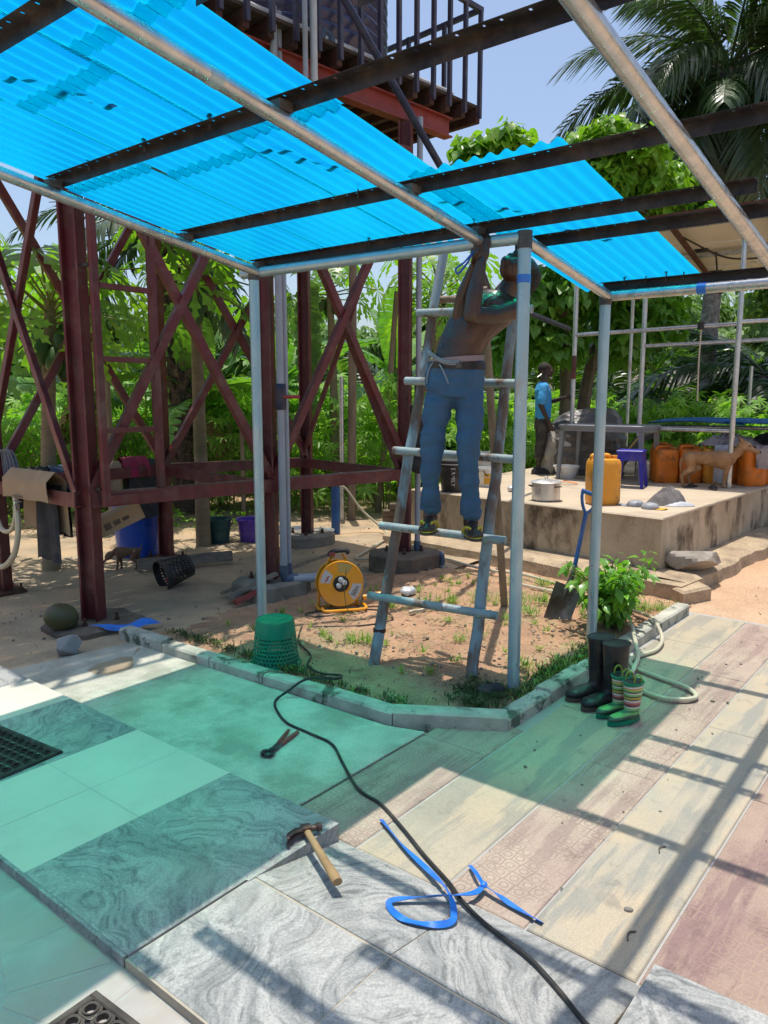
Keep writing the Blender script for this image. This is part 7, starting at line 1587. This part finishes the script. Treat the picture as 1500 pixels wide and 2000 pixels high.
for c_, r_, n_ in (((11.55, 6.75, 5.30), (.75, .55, .50), 11), ((12.15, 6.35, 5.35), (.5, .5, .45), 5), ((13.0, 5.55, 5.55), (.75, .75, .55), 13), ((13.6, 4.95, 5.0), (.6, .6, .75), 10), ((12.5, 5.9, 4.6), (.8, .7, .4), 7), ((13.9, 4.55, 4.35), (.5, .5, .4), 5)):
    for k in range(n_):
        d = Vector((rc_.gauss(0, 1), rc_.gauss(0, 1), rc_.gauss(0, 1))).normalized()*rc_.uniform(.35, 1.0); q = rc_.uniform(.25, .42)
        CROWN.append(((c_[0]+d.x*r_[0], c_[1]+d.y*r_[1], c_[2]+d.z*r_[2]), (q, q, q*.8)))
broadtree('broadleaf_tree', 'broadleaf tree with bright lime leaves above the loose blue sheet', (12.45, 6.0, 0), [([(12.45, 6.0, -.1), (12.5, 5.98, 1.6), (12.42, 6.1, 3.0), (12.3, 6.3, 4.4)], .13, .06), ([(12.55, 5.9, -.1), (12.75, 5.7, 2.0), (12.95, 5.5, 3.4), (13.1, 5.4, 4.8)], .10, .05)],
CROWN, 'broad', .175, 300, 21)
broadtree('broadleaf_tree', 'darker broadleaf tree with two pale stems behind the boy', (12.2, 5.75, 0), [([(12.15, 5.85, -.1), (12.2, 5.8, 1.5), (12.1, 5.85, 2.9)], .09, .05), ([(12.35, 5.6, -.1), (12.45, 5.55, 1.4), (12.6, 5.4, 3.0)], .07, .035)],
    [((11.7, 6.3, 3.1), (.5, .5, .55)), ((12.1, 5.85, 3.35), (.55, .5, .5)), ((12.6, 5.3, 3.25), (.55, .5, .5)), ((12.0, 6.0, 2.5), (.5, .5, .4)), ((12.8, 5.1, 2.55), (.5, .45, .45)), ((13.2, 4.7, 3.0), (.5, .45, .5)), ((11.5, 6.6, 2.4), (.45, .45, .4))], 'broaddark', .21, 130, 22)
# ------------------------------------------------ background trees closing the view
rsb = random.Random(12); LV2, LF2 = t_lance(.33, .2)
far = [(24, -14, 5.2), (24, -10.5, 4.4), (28, -7.5, 4.8), (24, -5.0, 3.6), (26, -2.4, 4.2), (28, .2, 4.4), (22, 1.6, 4.3), (25, 4.0, 5.0), (23, 6.4, 5.4), (27, 9.5, 6.0), (24, 12.5, 6.4), (19, -13.5, 4.6), (17.5, -8.8, 3.9), (18, -3.2, 3.3), (30, -11, 6.5), (31, -4, 5.6), (32, 6.5, 6.0), (31, 14, 7)]
wpos, wmt, wsc, wtr = [], [], [], MB()
for i, (D, lat, h) in enumerate(far):
    x, y = plan(D, lat); rs_ = np.random.default_rng(100+i); cl = []
    for k in range(8):
        a = k*2.4; q = rsb.uniform(.2, 1.5); cl.append(((x+q*math.cos(a), y+q*math.sin(a), h*rsb.uniform(.42, .88)), (rsb.uniform(.7, 1.2), rsb.uniform(.7, 1.2), rsb.uniform(.5, .9))))
        wtr.tube([(x, y, h*.35), cl[-1][0]], [.06, .02], 5, cap=False)
    stem_tube(wtr, [(x, y, -.1), (x+.1, y, h*.4), (x, y+.1, h*.8)], .16, .05, 7)
    p, mt, sc_ = leafcloud(cl, .30, rs_, 75); wpos += p; wmt += mt; wsc += sc_
wood = scatter('far_woodland', LV2, LF2, wpos, wmt, wsc, M['far']); tag(wood, 'far green woodland closing the view behind the thicket', 'woodland', kind='stuff'); wtr.build('trunks', M['bark'], wood)
# ------------------------------------------------ pepper bush by the right canopy post
pb = empty('pepper_bush', (4.98, 1.98, .03), label='leafy green pepper bush growing behind the rubber boots', cat='bush'); rp = np.random.default_rng(3); m_ = MB(); pos, mt, sc_ = [], [], []
PVL, PFL = t_lance(.27, .28)
for k in range(32):
    a = rp.uniform(0, 2*PI); q = rp.uniform(.05, .30); hgt = rp.uniform(.28, .50); tip = np.array([q*math.cos(a)*1.45, q*math.sin(a)*1.15, hgt*.90]); m_.tube(smooth_path([(rp.normal(0, .04), rp.normal(0, .04), -.03), tuple(tip*np.array([.45, .45, .6])), tuple(tip)], 4), list(np.linspace(.006, .003, 9)), 5)
    for j in range(22):
        u = rp.uniform(.3, 1.05); p = tip*np.array([u**1.3, u**1.3, u])+rp.normal(0, .035, 3); az = rp.uniform(0, 2*PI); pos.append(p); mt.append(np.array(Matrix.Rotation(az, 3, 'Z') @ Matrix.Rotation(-rp.uniform(-.1, .9), 3, 'X') @ Matrix.Rotation(rp.normal(0, .3), 3, 'Y'))); sc_.append(rp.uniform(.045, .115))
m_.build('stems', M['stem'], pb); scatter('foliage', PVL, PFL, pos, mt, sc_, M['pepper'], pb)
# ------------------------------------------------ grass and litter in the bed
def blades(name, label, spots, n, hgt, mk, seed, spread=.07, cat='grass', flat=False):
    rs_ = np.random.default_rng(seed); v, f = [], []
    for (x, y, z, s) in spots:
        for k in range(int(n*s)):
            a = rs_.uniform(0, 2*PI); q = abs(rs_.normal(0, spread*s)); b_ = np.array([x+q*math.cos(a), y+q*math.sin(a), z]); L_ = hgt*rs_.uniform(.5, 1.2)*(.7+.5*s); az = rs_.uniform(0, 2*PI); ln = rs_.uniform(.3, 1.1) if not flat else rs_.uniform(1.35, 1.6); d = np.array([math.cos(az)*math.sin(ln), math.sin(az)*math.sin(ln), math.cos(ln)]); w = np.array([-math.sin(az), math.cos(az), 0])*.0032; i0 = len(v)
            m1 = b_+d*L_*.55; e = b_+d*L_+np.array([0, 0, -L_*.18 if not flat else 0]); v += [b_-w, b_+w, m1+w*.8, m1-w*.8, e+w*.15, e-w*.15]; f += [(i0, i0+1, i0+2, i0+3), (i0+3, i0+2, i0+4, i0+5)]
    o = obj(name, npmesh(name, v, f), M[mk]); tag(o, label, cat, kind='stuff'); return o
rs_ = np.random.default_rng(8); sp1 = []
for k in range(90): t_ = rs_.random(); sp1.append((2.92+.06*rs_.random()+.03*t_, 2.2+2.0*t_, .04, rs_.uniform(.2, .7)))
for k in range(60): t_ = rs_.random(); sp1.append((3.15+rs_.uniform(0, .35), 1.86+rs_.uniform(0, .3), .04, rs_.uniform(.3, .8)))
for k in range(60): sp1.append((3.4+rs_.uniform(0, 1.1), 1.82+abs(rs_.normal(0, .06)), .04, rs_.uniform(.3, .9)))
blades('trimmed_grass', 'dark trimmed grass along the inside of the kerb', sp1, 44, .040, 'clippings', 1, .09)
blades('kerb_grass', 'short green grass growing along the inside of the right kerb', sp1[150:]+sp1[:20], 22, .05, 'grass', 6, .07)
sp2 = [(4.55, 3.30, .04, 1.1), (4.75, 3.15, .04, 1.0), (4.35, 3.42, .04, .8), (3.55, 3.12, .04, 1.0), (3.62, 3.05, .04, .7), (4.9, 3.0, .04, 1.2), (5.05, 2.75, .04, 1.3), (5.2, 2.62, .04, 1.1), (4.25, 2.60, .04, .6), (4.85, 2.55, .04, .9), (5.3, 2.4, .04, 1.0), (5.5, 1.95, .03, 1.2), (5.6, 1.85, .02, 1.1), (5.4, 2.1, .03, 1.0), (3.85, 2.05, .04, .8), (4.0, 2.6, .04, .5), (5.6, 3.1, .03, 1.0), (5.75, 2.9, .02, .9), (3.3, 3.55, .04, .8)]
for k in range(70): sp2.append((3.3+2.5*rs_.random(), 2.1+2.0*rs_.random(), .035, rs_.uniform(.1, .35)))
blades('grass_tufts', 'scattered green grass tufts on the bare soil of the bed', sp2, 60, .085, 'grass', 2, .06)
sp3 = [(3.0+2.8*rs_.random(), 1.9+2.3*rs_.random(), .050, rs_.uniform(.2, .7)) for k in range(260)]
blades('dry_straw', 'dry straw and clippings strewn over the garden soil', sp3, 16, .06, 'straw', 3, .12, 'straw', True)
sp4 = []
for k in range(160):
    x, y = plan(rs_.uniform(8.0, 11), rs_.uniform(-6, 0)); sp4.append((x, y, .005, rs_.uniform(.3, 1.0)))
blades('leaf_litter', 'dry leaf litter and twigs on the sand behind the yard', sp4, 14, .14, 'straw', 4, .25, 'litter', True)
# pebbles and crumbs on the yard and tiles
pv, pf = MB(), None; pm_ = MB(); m_ = MB(); m_.ell((0, 0, 0), (1, .8, .5), nu=7, nv=5); tv = np.array(m_.v); quads = [q for q in m_.f if len(q) == 4]; tris = [(q[0], q[1], q[2]) for q in m_.f]+[(q[0], q[2], q[3]) for q in quads]
pos = [(3.0+2.8*rs_.random(), 1.9+2.2*rs_.random(), .045) for k in range(900)]+[(1.8+6*rs_.random(), 4.3+3*rs_.random(), .006) for k in range(800)]+[(5.9+2.5*rs_.random(), .2+1.3*rs_.random(), -.024) for k in range(160)]+[(1.95+3.4*rs_.random(), .4+1.2*rs_.random(), .003) for k in range(60)]
tag(scatter('pebbles', tv, np.array(tris), pos, [rotm(rs_, .2) for _ in pos], [min(.016, .002+rs_.exponential(.0035)) for _ in pos], M['plinthg']), 'small pebbles and soil crumbs scattered over yard and bed', 'pebbles', kind='stuff')
for x, y, lb in ((2.05, .72, 'small dark twig on the paver beneath the canopy pipe shadow'), (2.55, .80, 'curled dry leaf scrap on the tan paver')):
    t_ = empty('twig', (x, y, .004), label=lb, cat='twig'); m_ = MB(); m_.tube(smooth_path([(x, y, .004), (x+.03, y+.01, .007), (x+.055, y-.004, .004)], 4), .0025, 5); part(t_, 'twig', m_, 'plinth')

bpy.data.scenes.remove(TS)
